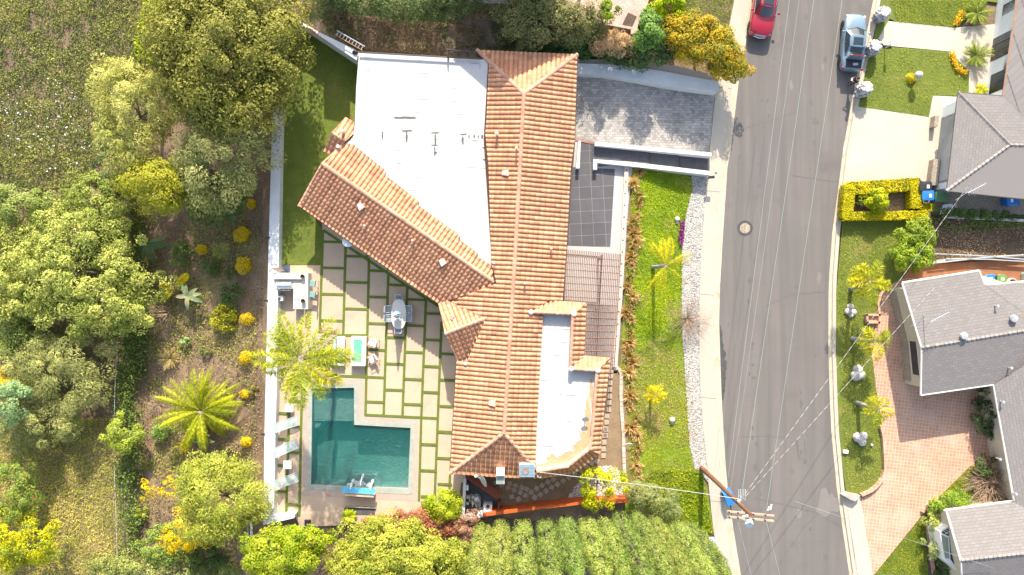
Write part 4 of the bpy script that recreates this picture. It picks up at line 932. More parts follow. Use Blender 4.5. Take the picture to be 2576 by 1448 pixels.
# walls
def gable(parent,base,zs_,mat='cream'):
    mb=MB(); mb.prism([(p[0],p[1],0) for p in base],[(p[0],p[1],z) for p,z in zip(base,zs_)]); return mb.build('wall',mat,parent)
ins=.35
def inx(p,dx,dy): return (p.x+dx,p.y+dy)
ul=UN.px(2270,712); ll=LN.px(2317,995); ur=UN.px(2464,681.5)
dx=Vector((g2.x-g1.x,g2.y-g1.y,0)).normalized(); dy=Vector((-dx.y,dx.x,0))
A=ul+dx*ins-dy*.5; Bq=g1+dx*ins; Cq=ll+dx*ins+dy*.5; far1=dx*14
gable(h2,[(A.x,A.y),(Bq.x,Bq.y),(Cq.x,Cq.y),((Cq+far1).x,(Cq+far1).y),((Bq+far1).x,(Bq+far1).y),((A+far1*.42).x,(A+far1*.42).y)],[2.85,RZ-.2,2.8,2.8,RZ-.2,2.85])
mb=MB(); q0=A.lerp(Bq,.05);q1=Bq.lerp(Cq,.9); o_=-dx*.09; mb.ext([q0+o_,Bq+o_,q1+o_,q1-dx*.0,Bq,q0],.0,1.05); mb.build('stone_base','stonewall',h2)
wq0=A.lerp(Bq,.93); wq1=Bq.lerp(Cq,.72)
mb=MB(); panel(mb,wq0-dx*.01,wq1-dx*.01,1.35,2.25,-.03); g=mb.build('window','window_glass',h2)
mb=MB(); ln=(wq1-wq0)
for k in range(7): q=wq0+ln*k/6; panel(mb,q-ln.normalized()*.04,q+ln.normalized()*.04,1.3,2.3,-.08)
panel(mb,wq0,wq1,2.24,2.32,-.08); panel(mb,wq0,wq1,1.28,1.36,-.08); panel(mb,wq0,wq1,1.78,1.83,-.07); mb.build('frame','white_paint',g)
mb=MB(); a=ev+Vector((.35,.5,0)); b=EW.px(2551,1260)+Vector((.5,-.3,0)); mb.ext([a,b,b+Vector((6,0,0)),a+Vector((6,0,0))],0,2.72); mb.build('wall','cream',h2)
sU=SU.px(2381,1284); sL=SL.px(2425,1530); dx2=Vector((s2.x-s1.x,s2.y-s1.y,0)).normalized(); dy2=Vector((-dx2.y,dx2.x,0))
A=sU+dx2*.4-dy2*.4;Bq=s1+dx2*.4;Cq=sL+dx2*.4+dy2*.4
gable(h2,[(A.x,A.y),(Bq.x,Bq.y),(Cq.x,Cq.y),((Cq+dx2*11).x,(Cq+dx2*11).y),((Bq+dx2*11).x,(Bq+dx2*11).y),((A+dx2*11).x,(A+dx2*11).y)],[2.8,3.95,2.8,2.8,3.95,2.8])
# bay window on the street gable
w0=P(2366,1335,2.3);w1=P(2404,1333,2.3);w2=P(2412,1445,2.3);w3=P(2374,1400,2.3)
mb=MB(); mb.ext([P(2364,1338,2.2),P(2390,1322,2.2),P(2414,1330,2.2),P(2425,1430,2.2),P(2418,1448,2.2),P(2376,1410,2.2)],.5,2.2); bay=mb.build('bay_window','white_paint',h2)
mb=MB(); q=[P(2368,1340,2.21),P(2389,1327,2.21),P(2405,1336,2.21),P(2385,1349,2.21)]; mb.ext(q,2.2,2.225); mb.build('pane','window_glass',bay)
mb=MB(); 
for k in range(1,4): a=q[0].lerp(q[1],k/4);b=q[3].lerp(q[2],k/4); mb.tube([a+Vector((0,0,.03)),b+Vector((0,0,.03))],.02,4)
a=q[0].lerp(q[3],.5);b=q[1].lerp(q[2],.5); mb.tube([a+Vector((0,0,.03)),b+Vector((0,0,.03))],.02,4); mb.build('glazing_bar','white_paint',bay)
mb=MB(); mb.ext([P(2367,1345,2.2),P(2384,1354,2.2),P(2388,1405,2.2),P(2377,1405,2.2)],2.2,2.222); mb.build('pane','pale_glass',bay)
mb=MB(); mb.ext([P(2388,1352,2.2),P(2406,1338,2.2),P(2424,1432,2.2),P(2418,1444,2.2),P(2391,1408,2.2)],2.2,2.224); mb.build('pane','window_glass',bay)
# vents and roof furniture
def rvent(px,py,pl,kind=0):
    p=pl.px(px,py); mb=MB()
    if kind==0: mb.lathe(p-Vector((0,0,.1)),[(.05,0),(.05,.45),(.11,.45),(.11,.52)],8)
    else: mb.lathe(p-Vector((0,0,.1)),[(.2,0),(.16,.3),(.3,.34),(.26,.46),(.04,.5)],12)
    return mb.build('vent_pipe','grey_metal',h2,smooth=40)
rvent(2420,845,UN,1);rvent(2545,802,UN,1);rvent(2502,770,UN);rvent(2540,797,UN);rvent(2536,925,LN);rvent(2516,1010,EW);rvent(2508,1153,EW);rvent(2548,1240,EW)
# neighbour at the top edge
nb=thing('hill_house','corner of a neighbouring house with white posts at the top edge','house',G(1440,-20))
zb=hz(nb.location.x,nb.location.y)
mb=MB(); mb.ext([P(x,y,2.5) for x,y in ((1180,-6),(1420,9),(1425,-120),(1180,-120))],zb-.5,2.6+zb); mb.build('wall','offwhite',nb)
mb=MB(); mb.ext([P(x,y,3.5) for x,y in ((1150,-45),(1412,-25),(1425,-160),(1150,-160))],2.61+zb,2.8+zb); mb.build('roof','shingle',nb)
mb=MB(); mb.prism([(-14.6,24,zb-1),(-12.7,24,zb-1),(-12.7,36,zb-1),(-14.6,36,zb-1)],[(-14.6,24,7.35),(-12.7,24,7.6),(-12.7,36,7.6),(-14.6,36,7.35)]); mb.build('wall','offwhite',nb)  # unseen narrow block, shaped to throw shade on the lawn and spare the bank
mb=MB(); mb.prism([(-4.1,24,zb-1),(3.2,24,zb-1),(3.2,24,8.2),(-.7,24,10.1),(-4.1,24,8.2)],[(-4.1,37,zb-1),(3.2,37,zb-1),(3.2,37,8.2),(-.7,37,10.1),(-4.1,37,8.2)]); mb.build('wall','offwhite',nb)
for a,b in (((-4.2,8.2),(-.7,10.15)),((-.7,10.15),(3.3,8.2))):
    mb=MB(); roof_face(mb,[Vector((a[0],23.95,a[1]+.03)),Vector((b[0],23.95,b[1]+.03)),Vector((b[0],37.2,b[1]+.03)),Vector((a[0],37.2,a[1]+.03))]); mb.build('roof','shingle',nb)
mb=MB(); roof_face(mb,[Vector((-14.7,23.95,7.37)),Vector((-12.6,23.95,7.65)),Vector((-12.6,36.2,7.65)),Vector((-14.7,36.2,7.37))]); mb.build('roof','shingle',nb)  # top of the unseen block added for the lawn's shade
for x0_,x1_,z0_,z1_ in ((-2.6,1.4,4.,6.8),): wallwin((x0_,24,5),(x1_,24,5),z0_,z1_,nb)
for x,y in ((1418,8),(1455,6)):
    p=P(x,y,2.5); mb=MB(); mb.box((p.x,p.y,zb+1.3),(.25,.3,2.6)); mb.build('post','white_paint',nb)
plz=2.6
t=thing('brick_terrace','pink brick terrace with a planter and low wall above the driveway hedge','terrace',P(1570,30,plz))
q=[P(x,y,plz) for x,y in ((1400,-60),(1660,-60),(1633,0),(1603,72),(1485,55),(1400,20))]; mb=MB(); mb.ext(q,.3,plz); mb.build('paving','pink_brick',t)
mb=MB(); mb.ext([P(x,y,plz) for x,y in T20z] if 0 else [P(x,y,plz+.03) for x,y in ((1580,32),(1602,42),(1590,70),(1565,63))],plz-.02,plz+.02); mb.build('planter','mulch',t)
mb=MB(); mb.ext([P(x,y,plz+.4) for x,y in ((1483,54),(1600,76),(1602,70),(1485,48))],.3,plz+.35); mb.ext([P(x,y,plz+.5) for x,y in ((1588,68),(1604,70),(1602,86),(1587,86))],.3,plz+.5); mb.build('brick_wall','pink_brick',t)
# ================================================================ vegetation
def unit(a): return a/np.maximum(np.linalg.norm(a,axis=-1,keepdims=True),1e-9)
LEAFK=1.62
def leaves_mesh(name, p, n, size, aspect, col, mat='leaf', parent=None, axis=None, o=None):
    col=np.asarray(col)*LEAFK; lum_=col.mean(axis=1,keepdims=True); col=np.clip(lum_+1.18*(col-lum_),.004,1)
    "one diamond leaf per point: p centres, n facing, col colours"
    k=len(p); r=RNG.normal(size=(k,3)); n=unit(n)
    t=axis if axis is not None else r
    t=unit(t-n*np.sum(t*n,axis=1,keepdims=True)); b=np.cross(n,t); s=size[:,None] if hasattr(size,'__len__') else size
    v=np.stack([p-t*s*.5, p+b*s*.5*aspect, p+t*s*.5, p-b*s*.5*aspect],1).reshape(-1,3)
    if o is None: o=origin_of(parent) if parent is not None else Vector((p[:,0].mean(),p[:,1].mean(),p[:,2].min()))
    v=v-np.array(o); me=bpy.data.meshes.new(name); me.vertices.add(4*k); me.vertices.foreach_set('co',v.astype(np.float32).ravel())
    me.loops.add(4*k); me.loops.foreach_set('vertex_index',np.arange(4*k,dtype=np.int32)); me.polygons.add(k)
    me.polygons.foreach_set('loop_start',np.arange(0,4*k,4,dtype=np.int32))
    me.update(calc_edges=True); me.validate()
    at=me.color_attributes.new('tint','FLOAT_COLOR','POINT'); c=np.ones((k,4),np.float32); c[:,:3]=np.clip(col,.002,1); at.data.foreach_set('color',np.repeat(c,4,0).ravel())
    me.materials.append(M[mat]); ob=bpy.data.objects.new(name,me); C.objects.link(ob)
    if parent is not None: ob.parent=parent
    else: ob.location=o
    return ob
def sphere(k): return unit(RNG.normal(size=(k,3)))
def crown_points(c, rad, ncl, per, rc, squash=.8, low=-.35, shell=.55, rag=.18):
    "clumps through an uneven ellipsoid; leaves on the outside of each clump"
    d=sphere(ncl*3); d=d[d[:,2]>low][:ncl]; f=RNG.uniform(shell,1.,len(d))**.6
    lob=np.clip(1+rag*np.sin(3*np.arctan2(d[:,1],d[:,0])+RNG.uniform(0,6))+rag*RNG.normal(size=len(d))*.6,.5,1.22)
    cc=np.array(c)+d*np.array(rad)*(f*lob)[:,None]; rcs=rc*RNG.uniform(.6,1.25,len(d))
    idx=np.repeat(np.arange(len(d)),per); q=sphere(len(idx)); q[:,2]*=squash
    rr=RNG.uniform(.45,1.,len(idx))**.5
    p=cc[idx]+q*(rcs[idx]*rr)[:,None]; return p,q,d[idx],idx,len(d),cc
def colours(idx,ncl,c1,c2,var=.22,flower=None,ff=0.):
    a=RNG.uniform(0,1,ncl)[idx]; a=np.clip(a+RNG.normal(size=len(idx))*.22,0,1)[:,None]
    col=np.array(c1)*(1-a)+np.array(c2)*a; col=col*RNG.uniform(1-var,1+var,len(idx))[:,None]
    if flower is not None:
        m=RNG.uniform(size=len(idx))<ff; col[m]=np.array(flower)*RNG.uniform(.8,1.2,m.sum())[:,None]
    return col
def tree(label, px, py, zc, rpx, rz, c1, c2, name='tree', cat='tree', ncl=120, per=110, rc=.6, leaf=.2, asp=.5, rag=.18, group=None, flower=None, ff=0., trunk=.16, ry=None, feather=False, low=-.35, up=.5, rot=0., shell=.55, limbs=7, upright=0.):
    per=int(per*1.75); leaf*=.94; rc*=1.1
    "rpx, ry: crown half-widths on the sheet; the crown centre sits zc above the land"
    g=G(px,py); 
    for _ in range(4): c=P(px,py,hz(g.x,g.y)+zc); g=c
    zb=hz(c.x,c.y); c.z=zb+zc; k=(H-c.z)/H/S; rx=rpx*k; ryy=(ry or rpx)*k
    t=thing(name,label,cat,(c.x,c.y,zb-.06),0,group)
    p,q,d,idx,n_,cc=crown_points((0,0,0),(rx,ryy,rz),ncl,per,rc,low=low,rag=rag,shell=shell)
    if rot:
        R2_=np.array(Matrix.Rotation(rot,3,'Z')); p=p@R2_.T; q=q@R2_.T; d=d@R2_.T; cc=cc@R2_.T
    p=p+np.array(c); cc=cc+np.array(c)
    p[:,2]=np.maximum(p[:,2],zb+.05)
    nrm=q*.8+d*.4+np.array([0,0,up])+RNG.normal(size=p.shape)*.45
    ax=None
    if feather: ax=q+d*.8+RNG.normal(size=p.shape)*.4+np.array([0,0,-.25])
    if upright: ax=np.array([0,0,upright])+q*.6+RNG.normal(size=p.shape)*.3
    col=colours(idx,n_,c1,c2,.2,flower,ff)
    leaves_mesh('crown',p,nrm,leaf*RNG.uniform(.65,1.3,len(p)),asp,col,'leaf',t,ax)
    if trunk:
        mb=MB(); b=Vector((c.x,c.y,zb-.3)); m=Vector((c.x+random.uniform(-.2,.2),c.y+random.uniform(-.2,.2),zb+max(.3,zc-rz*.5)))
        mb.tube([b,b.lerp(m,.5)+Vector((.05,.05,0)),m],[trunk*1.25,trunk,trunk*.8],8)
        for j in RNG.choice(len(cc),min(limbs,len(cc)),replace=False):
            e_=m.lerp(Vector(cc[j]),.72); mid=m.lerp(e_,.5)+Vector((0,0,-.15)); mb.tube([m,mid,e_],[trunk*.5,trunk*.3,trunk*.1],6)
        mb.build('trunk','bark',t,smooth=60)
    return t
def shrub(label, px, py, rpx, h, c1, c2, name='shrub', cat='shrub', n=900, leaf=.13, asp=.55, group=None, flower=None, ff=0., ry=None, ball=False, rag=.15, sp=None, up=.45):
    "one low bush standing on the land, one mesh of leaves plus its stem"
    c=G(px,py); zb=c.z; k=(H-zb)/H/S; rx=rpx*k; ryy=(ry or rpx)*k
    if ball:
        q=sphere(n); q[:,2]=np.abs(q[:,2])*1.; m=RNG.uniform(.86,1.02,n)[:,None]; az_=np.arctan2(q[:,1],q[:,0]); ph_=RNG.uniform(0,6.3); m=m*(1+.11*np.sin(2*az_+ph_)+.08*np.sin(5*az_+2*ph_))[:,None]*RNG.uniform(.9,1.06,n)[:,None]; p=q*m*np.array([rx,ryy,h*.55]); p[:,2]+=h*.42; idx=np.arange(n)//14; n_=idx.max()+1; d=q
        lowm=RNG.uniform(size=n)<.35; p[lowm,2]=h*.42*RNG.uniform(.05,1.,lowm.sum())
    else:
        ncl=max(8,n//45); p,q,d,idx,n_,_=crown_points((0,0,h*.42),(rx*.82,ryy*.82,h*.5),ncl,45,max(.1,min(rx,ryy)*.3),low=-.2,rag=rag)
        p[:,2]=np.maximum(p[:,2],.04)
    col=colours(idx,n_,c1,c2,.22,flower,ff); nrm=q+np.array([0,0,up])+RNG.normal(size=p.shape)*.4
    t=thing(name,label,cat,(c.x,c.y,zb-.05),0,group)
    leaves_mesh('foliage',p+np.array([c.x,c.y,zb]),nrm,leaf*RNG.uniform(.65,1.3,len(p)),asp,col,'leaf',t)
    mb=MB()
    for j in range(4): a=random.uniform(0,6.3); mb.tube([(c.x,c.y,zb-.1),(c.x+rx*.4*math.cos(a),c.y+ryy*.4*math.sin(a),zb+h*.5)],[.03,.012],5)
    mb.build('stem','bark',t); return t
def frond(o, az, L_, rise, droop, n, wid, lean=0., plume=0.):
    "leaflets along an arching rachis: returns quads"
    tt=np.linspace(.05,1,n); hx=L_*(tt-.08*tt**2); hz_=rise*L_*tt-droop*L_*tt**2.2
    dirv=np.array([math.cos(az),math.sin(az),0.]); side=np.array([-math.sin(az),math.cos(az),0.])
    pts=np.array(o)+hx[:,None]*dirv+np.array([0,0,1.])*hz_[:,None]+side*(lean*L_*tt**2)[:,None]
    tang=unit(np.gradient(pts,axis=0)); P_=[];A_=[];S_=[];N_=[]
    for sgn in (-1,1):
        ll=wid*np.sin(np.clip(tt*1.02,0,1)*math.pi)**.55*RNG.uniform(.85,1.1,n)+.03
        d=unit(side*sgn*1.+tang*.75+np.array([0,0,-.35])+RNG.normal(size=(n,3))*(.08+plume))
        P_.append(pts+d*(ll*.5)[:,None]); A_.append(d); S_.append(ll); N_.append(unit(np.cross(d,tang)*sgn+np.array([0,0,.3])+RNG.normal(size=(n,3))*(.15+plume)))
    return pts,np.concatenate(P_),np.concatenate(A_),np.concatenate(S_),np.concatenate(N_)
def palm(label, bx, by, h, L_, nf, c1, c2, name='palm_tree', trunk=.13, group=None, wid=.5, rise=(.1,.7), droop=(.45,.8), nl=46, asp=.1, plume=0., rachis=.02, lean=(0,0), zf=None, cat='palm', azs=None, mat='palm_trunk', seg=True):
    b=G(bx,by); zb=b.z; top=Vector((b.x+lean[0],b.y+lean[1],zb+h)); t=thing(name,label,cat,(b.x,b.y,zb-.06),0,group)
    mb=MB(); n=14
    if h>.3:
        pts=[b.lerp(top,k/n)+Vector((0,0,-.1 if k==0 else 0)) for k in range(n+1)]
        mb.tube(pts,[trunk*(1.25-.35*k/n)*(1.05 if k%2 else .95) for k in range(n+1)],10); mb.build('trunk',mat,t,smooth=50)
    PP=[];AA=[];SS=[];NN=[];CC=[];rb=MB(); ga=2.399963
    for k in range(nf):
        az=azs[k] if azs else k*ga+random.uniform(-.25,.25); f=(k+.5)/nf; rs=rise[1]+(rise[0]-rise[1])*f; dr=random.uniform(*droop); l=L_*random.uniform(.85,1.08)*(1 if azs else (.75+.25*math.sin(math.pi*min(1,f+.25))))
        pts,p,a,s,nn=frond(top,az,l,rs,dr,nl,wid*random.uniform(.85,1.1),random.uniform(-.15,.15),plume)
        m=random.uniform(0,1); base=np.array(c1)*(1-m)+np.array(c2)*m; cc=base*RNG.uniform(.8,1.2,len(p))[:,None]
        PP.append(p);AA.append(a);SS.append(s);NN.append(nn);CC.append(cc); rb.tube([tuple(x) for x in pts[::max(1,nl//8)]],[rachis*(1-.7*q/ len(pts[::max(1,nl//8)])) for q in range(len(pts[::max(1,nl//8)]))],5,tuple(base*.9))
    cr=leaves_mesh('crown',np.concatenate(PP),np.concatenate(NN),np.concatenate(SS),asp,np.concatenate(CC),'leaf',t,np.concatenate(AA))
    rb.build('stalks','painted',t); return t
def scatter(name, poly, n, size, c1, c2, asp=.3, seed=1, nsc=.5, cut=0., up=.6, h=(.02,.12), mat='leaf', stand=.0, flower=None, ff=0., zo=.03, kind='stuff', parent=None, px=True, lab=None):
    q=[G(*p) for p in poly] if px else [Vector(p) for p in poly]; xs=[p.x for p in q]; ys=[p.y for p in q]
    x=RNG.uniform(min(xs),max(xs),n*3); y=RNG.uniform(min(ys),max(ys),n*3); m=inpoly_np(x,y,[(p.x,p.y) for p in q]); x,y=x[m],y[m]
    nv=.5+(fnoise(x,y,seed,nsc)-.5)*1.15+RNG.normal(size=len(x))*.07; m=nv>cut; x,y,nv=x[m][:n],y[m][:n],nv[m][:n]; k=len(x)
    z=np.array([hz(a,b) for a,b in zip(x,y)])+zo+RNG.uniform(h[0],h[1],k)
    p=np.stack([x,y,z],1); nr=RNG.normal(size=(k,3))+np.array([0,0,up*2]); ax=None
    if stand: ax=RNG.normal(size=(k,3))*.5+np.array([0,0,stand])
    t=np.clip((nv-.3)*2+RNG.normal(size=k)*.25,0,1)[:,None]; col=(np.array(c1)*(1-t)+np.array(c2)*t)*RNG.uniform(.75,1.25,k)[:,None]
    if flower is not None: m=RNG.uniform(size=k)<ff; col[m]=np.array(flower)
    ob=leaves_mesh(name,p,nr,size*RNG.uniform(.6,1.4,k),asp,col,mat,parent,ax)
    if kind: ob['kind']=kind
    return ob
def twigs(label, px, py, rpx, h, name='bare_shrub', n=90, mat='bare_twig', r=.018, group=None, cat='shrub', base_off=(0,0), forks=3, zb=None, flat_=.4, trunk=0., out=1.0):
    c=G(px,py); z0=c.z if zb is None else zb; k=(H-z0)/H/S; R_=rpx*k; b=Vector((c.x+base_off[0],c.y+base_off[1],z0)); t=thing(name,label,cat,b-Vector((0,0,.05)),0,group); mb=MB()
    tgt=Vector((c.x,c.y,z0+h*.6))
    for i in range(n):
        a=random.uniform(0,2*math.pi); u=math.sqrt(random.uniform(.02,1)); e_=Vector((c.x+R_*u*math.cos(a),c.y+R_*u*math.sin(a),z0+h*random.uniform(.45,1)*(1-.35*u*u)))
        mid=b.lerp(e_,.5)+Vector((random.uniform(-.15,.15),random.uniform(-.15,.15),h*.12))*out; mb.tube([b,b.lerp(mid,.6),mid,e_],[r*1.5,r*1.2,r,r*.4],4)
        for _ in range(forks):
            s=mid.lerp(e_,random.uniform(.1,.8)); d=(e_-mid); f=s+Vector((d.x*.5+random.uniform(-.5,.5)*R_*.4,d.y*.5+random.uniform(-.5,.5)*R_*.4,random.uniform(-.05,.3)*h*.5)); mb.tube([s,f],[r*.6,r*.25],3)
    if trunk: mb.tube([b-Vector((0,0,.2)),b+Vector((0,0,h*.3))],[trunk*1.2,trunk],7)
    mb.build('branches',mat,t); return t
OL1,OL2=(.085,.092,.024),(.21,.20,.055)          # olive
PA1,PA2=(.19,.20,.06),(.36,.345,.13)              # pale yellow green
LG1,LG2=(.13,.16,.04),(.33,.335,.11)           # light green
GR1,GR2=(.11,.125,.045),(.27,.265,.115)             # grey green
DG1,DG2=(.035,.06,.018),(.08,.11,.035)           # dark green
YG1,YG2=(.15,.18,.025),(.27,.28,.045)             # bright yellow green
YE=(.44,.32,.02); OR=(.45,.18,.02)
# --- left hillside trees, top to bottom
tree('big dark olive round-crowned tree at the top beside the angled white wall',574,135,6.2,200,3.6,OL1,OL2,ncl=470,per=125,rc=.85,leaf=.25,asp=.42,trunk=.3,shell=.3,limbs=10,rag=.12)
tree('pale feathery yellow-green tree left of the big dark tree',335,285,4.6,105,2.6,PA1,PA2,ncl=120,per=130,rc=.75,leaf=.27,asp=.22,feather=True,ry=130)
tree('grey olive feathery tree below the big dark tree',560,395,5.0,108,2.5,GR1,GR2,ncl=120,per=120,rc=.75,leaf=.26,asp=.24,feather=True,ry=125)
tree('tree dusted with yellow blossom below the pale feathery tree',400,465,4.2,92,2.,(.15,.165,.03),(.27,.26,.045),ncl=75,per=110,rc=.62,leaf=.2,asp=.4,ry=66)
tree('dark green bushy tree under the grey olive tree',545,487,2.6,88,1.6,DG1,(.11,.13,.03),ncl=60,per=110,rc=.6,leaf=.2,ry=58)
tree('large light green spreading bush on the left slope, widest of the slope',185,690,3.2,205,2.3,LG1,LG2,ncl=330,per=110,rc=.66,leaf=.2,asp=.5,ry=160,trunk=.14,shell=.4,rag=.22)
tree('light green bush at the left edge above the widest slope bush',62,520,2.2,85,1.5,LG1,(.19,.22,.08),ncl=60,per=90,rc=.5,leaf=.19,ry=52,rag=.25)
tree('sprawling light green bush above the widest slope bush',235,505,2.0,85,1.4,LG1,(.21,.24,.07),ncl=60,per=90,rc=.5,leaf=.18,ry=62,rag=.25)
tree('dark glossy ivy mound between the blossom tree and the slope bushes',282,440,1.4,42,1.,(.03,.055,.02),(.08,.12,.05),name='ivy_mound',cat='shrub',ncl=34,per=90,rc=.4,leaf=.16,ry=85,trunk=.06)
tree('olive grey spiky-twigged tree at the lower left',160,930,2.5,130,1.8,GR1,(.32,.315,.13),ncl=130,per=110,rc=.62,leaf=.26,asp=.18,feather=True,ry=92,rag=.25)
tree('olive grey tree at the left edge over the rough grass',80,1050,2.3,105,1.7,GR1,(.31,.305,.125),ncl=110,per=110,rc=.6,leaf=.25,asp=.2,feather=True,ry=82,rag=.25)
tree('yellow flowering bush cut by the left edge of the photo',14,968,2.6,36,1.2,(.42,.33,.02),YE,name='bush',cat='shrub',ncl=24,per=90,rc=.42,leaf=.15,trunk=.06)
tree('blurred pale grey-green tree top cut by the left edge',22,1010,4.6,46,1.2,(.13,.19,.09),(.2,.27,.13),ncl=26,per=90,rc=.45,leaf=.17,trunk=.08)
tree('green bush with a few red flowers at the left edge',28,1225,2.2,70,1.6,(.09,.14,.035),(.20,.24,.06),name='bush',cat='shrub',ncl=60,per=95,rc=.5,leaf=.16,flower=(.5,.10,.06),ff=.03,ry=72,trunk=.07)
tree('yellow and green bush in the lower left corner',55,1360,2.4,88,1.7,(.13,.17,.03),(.34,.32,.03),name='bush',cat='shrub',ncl=80,per=95,rc=.52,leaf=.17,flower=(.55,.36,.03),ff=.06,ry=72,trunk=.07)
tree('light green bush on the ivy fence beside the sandy path',312,1092,2.0,46,1.2,LG1,(.26,.30,.06),name='bush',cat='shrub',ncl=40,per=95,rc=.42,leaf=.16,trunk=.06)
tree('broad light green tree below the big feather palm',552,1255,3.6,104,2.2,(.15,.18,.035),(.30,.30,.075),ncl=130,per=125,rc=.7,leaf=.24,asp=.26,feather=True,ry=112)
tree('tree with yellow blossom clusters below the broad light green tree',470,1335,2.6,60,1.4,(.35,.28,.02),(.60,.42,.02),ncl=34,per=60,rc=.42,leaf=.16,trunk=.08,rag=.35,shell=.6,limbs=16)
tree('thin yellow-flowered sapling on the sandy slope',428,1225,1.9,30,.9,(.45,.34,.02),YE,ncl=11,per=28,rc=.22,leaf=.14,trunk=.03,limbs=11,rag=.3)
tree('sparse yellow-flowered sapling beside the ivy fence',378,1232,1.8,28,.9,(.45,.34,.02),YE,ncl=9,per=26,rc=.22,leaf=.14,trunk=.03,limbs=9,rag=.3)
tree('green bush with glossy leaves under the yellow blossom tree',405,1372,1.6,52,1.1,LG1,(.17,.22,.06),name='bush',cat='shrub',ncl=44,per=90,rc=.42,leaf=.18,ry=48,trunk=.05)
tree('low dense grey-green bush along the bottom left edge',395,1436,1.5,190,1.0,GR1,(.25,.27,.09),name='bush',cat='shrub',ncl=120,per=90,rc=.45,leaf=.15,ry=38,trunk=.05)
tree('dark green shrub in the shade left of the steps',520,1395,1.3,60,.9,DG1,(.09,.11,.03),name='bush',cat='shrub',ncl=40,per=90,rc=.42,leaf=.16,ry=40,trunk=.05)
# bottom edge
tree('bright yellow-green tree at the bottom left of the terrace steps',705,1402,3.4,92,2.0,(.12,.17,.02),YG2,ncl=120,per=115,rc=.55,leaf=.18,ry=76,trunk=.15)
tree('bright green leafy tree top next to the terrace steps',770,1362,3.0,62,1.3,(.12,.17,.02),(.25,.28,.035),ncl=56,per=110,rc=.48,leaf=.18,ry=34,trunk=.1)
tree('widest yellow-green tree along the bottom edge of the photo',1000,1398,3.6,170,2.2,(.14,.17,.03),(.28,.275,.065),ncl=230,per=115,rc=.58,leaf=.18,ry=78,trunk=.17,shell=.45,limbs=12)
tree('yellow-green tree between the widest one and the cypresses',1140,1425,2.8,62,1.6,(.10,.13,.03),(.22,.23,.055),ncl=60,per=100,rc=.5,leaf=.18,ry=62,trunk=.1)
twigs('tangle of bare grey-tan branches between the bottom trees',845,1412,58,3.4,name='bare_tree',n=60,r=.03,cat='tree',forks=5,trunk=.12)
tree('reddish brown hedge above the bottom trees',1040,1318,1.3,130,.8,(.17,.075,.045),(.30,.14,.08),name='red_hedge',cat='hedge',ncl=120,per=80,rc=.36,leaf=.14,ry=32,trunk=.05)
tree('reddish bare-looking bush at the foot of the white yard wall',1170,1325,1.2,40,.8,(.19,.11,.08),(.28,.17,.11),name='red_bush',cat='shrub',ncl=34,per=60,rc=.32,leaf=.13,ry=42,trunk=.04,rag=.3)
tree('rounded bright green bush at the corner of the white yard wall',1117,1273,1.4,42,1.1,(.14,.19,.02),(.30,.32,.05),name='bush',cat='shrub',ncl=50,per=90,rc=.4,leaf=.16,ry=36,trunk=.06)
# --- top neighbour slope
tree('dark dense hedge across the top behind the house',1010,15,1.6,180,1.2,(.06,.085,.03),(.13,.155,.06),name='hedge',cat='hedge',ncl=150,per=80,rc=.5,leaf=.17,ry=30,trunk=.06)
tree('dark green hedge with brown tips below the pink brick terrace',1380,58,2.6,140,1.9,(.07,.085,.035),(.19,.175,.075),name='hedge',cat='hedge',ncl=170,per=90,rc=.55,leaf=.17,ry=58,trunk=.08)
tree('dark bush behind the hipped north roof end',1420,118,.9,110,.7,(.035,.075,.03),(.08,.14,.045),name='bush',cat='shrub',ncl=70,per=80,rc=.42,leaf=.17,ry=24,trunk=.05)
tree('dark bush above the driveway wall',1600,140,1.5,110,1.0,(.035,.07,.025),(.09,.12,.045),name='bush',cat='shrub',ncl=70,per=80,rc=.42,leaf=.17,ry=26,trunk=.05)
tree('dry straw-coloured bush beside the pink brick terrace',1545,112,2.0,46,1.2,(.28,.19,.11),(.42,.31,.19),name='dry_bush',cat='shrub',ncl=50,per=80,rc=.38,leaf=.2,asp=.15,ry=28,trunk=.04,feather=True)
tree('green bush at the corner of the pink brick terrace',1632,82,2.6,36,1.5,(.06,.12,.03),(.15,.22,.06),name='bush',cat='shrub',ncl=34,per=90,rc=.42,leaf=.19,ry=42,trunk=.05)
tree('lime green shrub at the top beside the brick terrace',1680,16,1.6,40,1.2,(.16,.22,.02),(.32,.36,.03),name='bush',cat='shrub',ncl=34,per=90,rc=.42,leaf=.2,ry=30,trunk=.05)
tree('green potted-looking shrub on the pink brick terrace',1535,30,3.2,22,.7,(.07,.12,.02),(.2,.25,.03),name='bush',cat='shrub',ncl=16,per=70,rc=.3,leaf=.16,ry=24,trunk=.04)
tree('long hedge of yellow and orange leaves by the pavement',1768,116,2.7,128,1.7,(.11,.13,.03),(.32,.24,.035),name='yellow_hedge',cat='hedge',ncl=260,per=80,rc=.44,leaf=.18,ry=56,rot=R(-30),flower=(.38,.15,.03),ff=.07,trunk=.1,rag=.09,shell=.3,limbs=4)
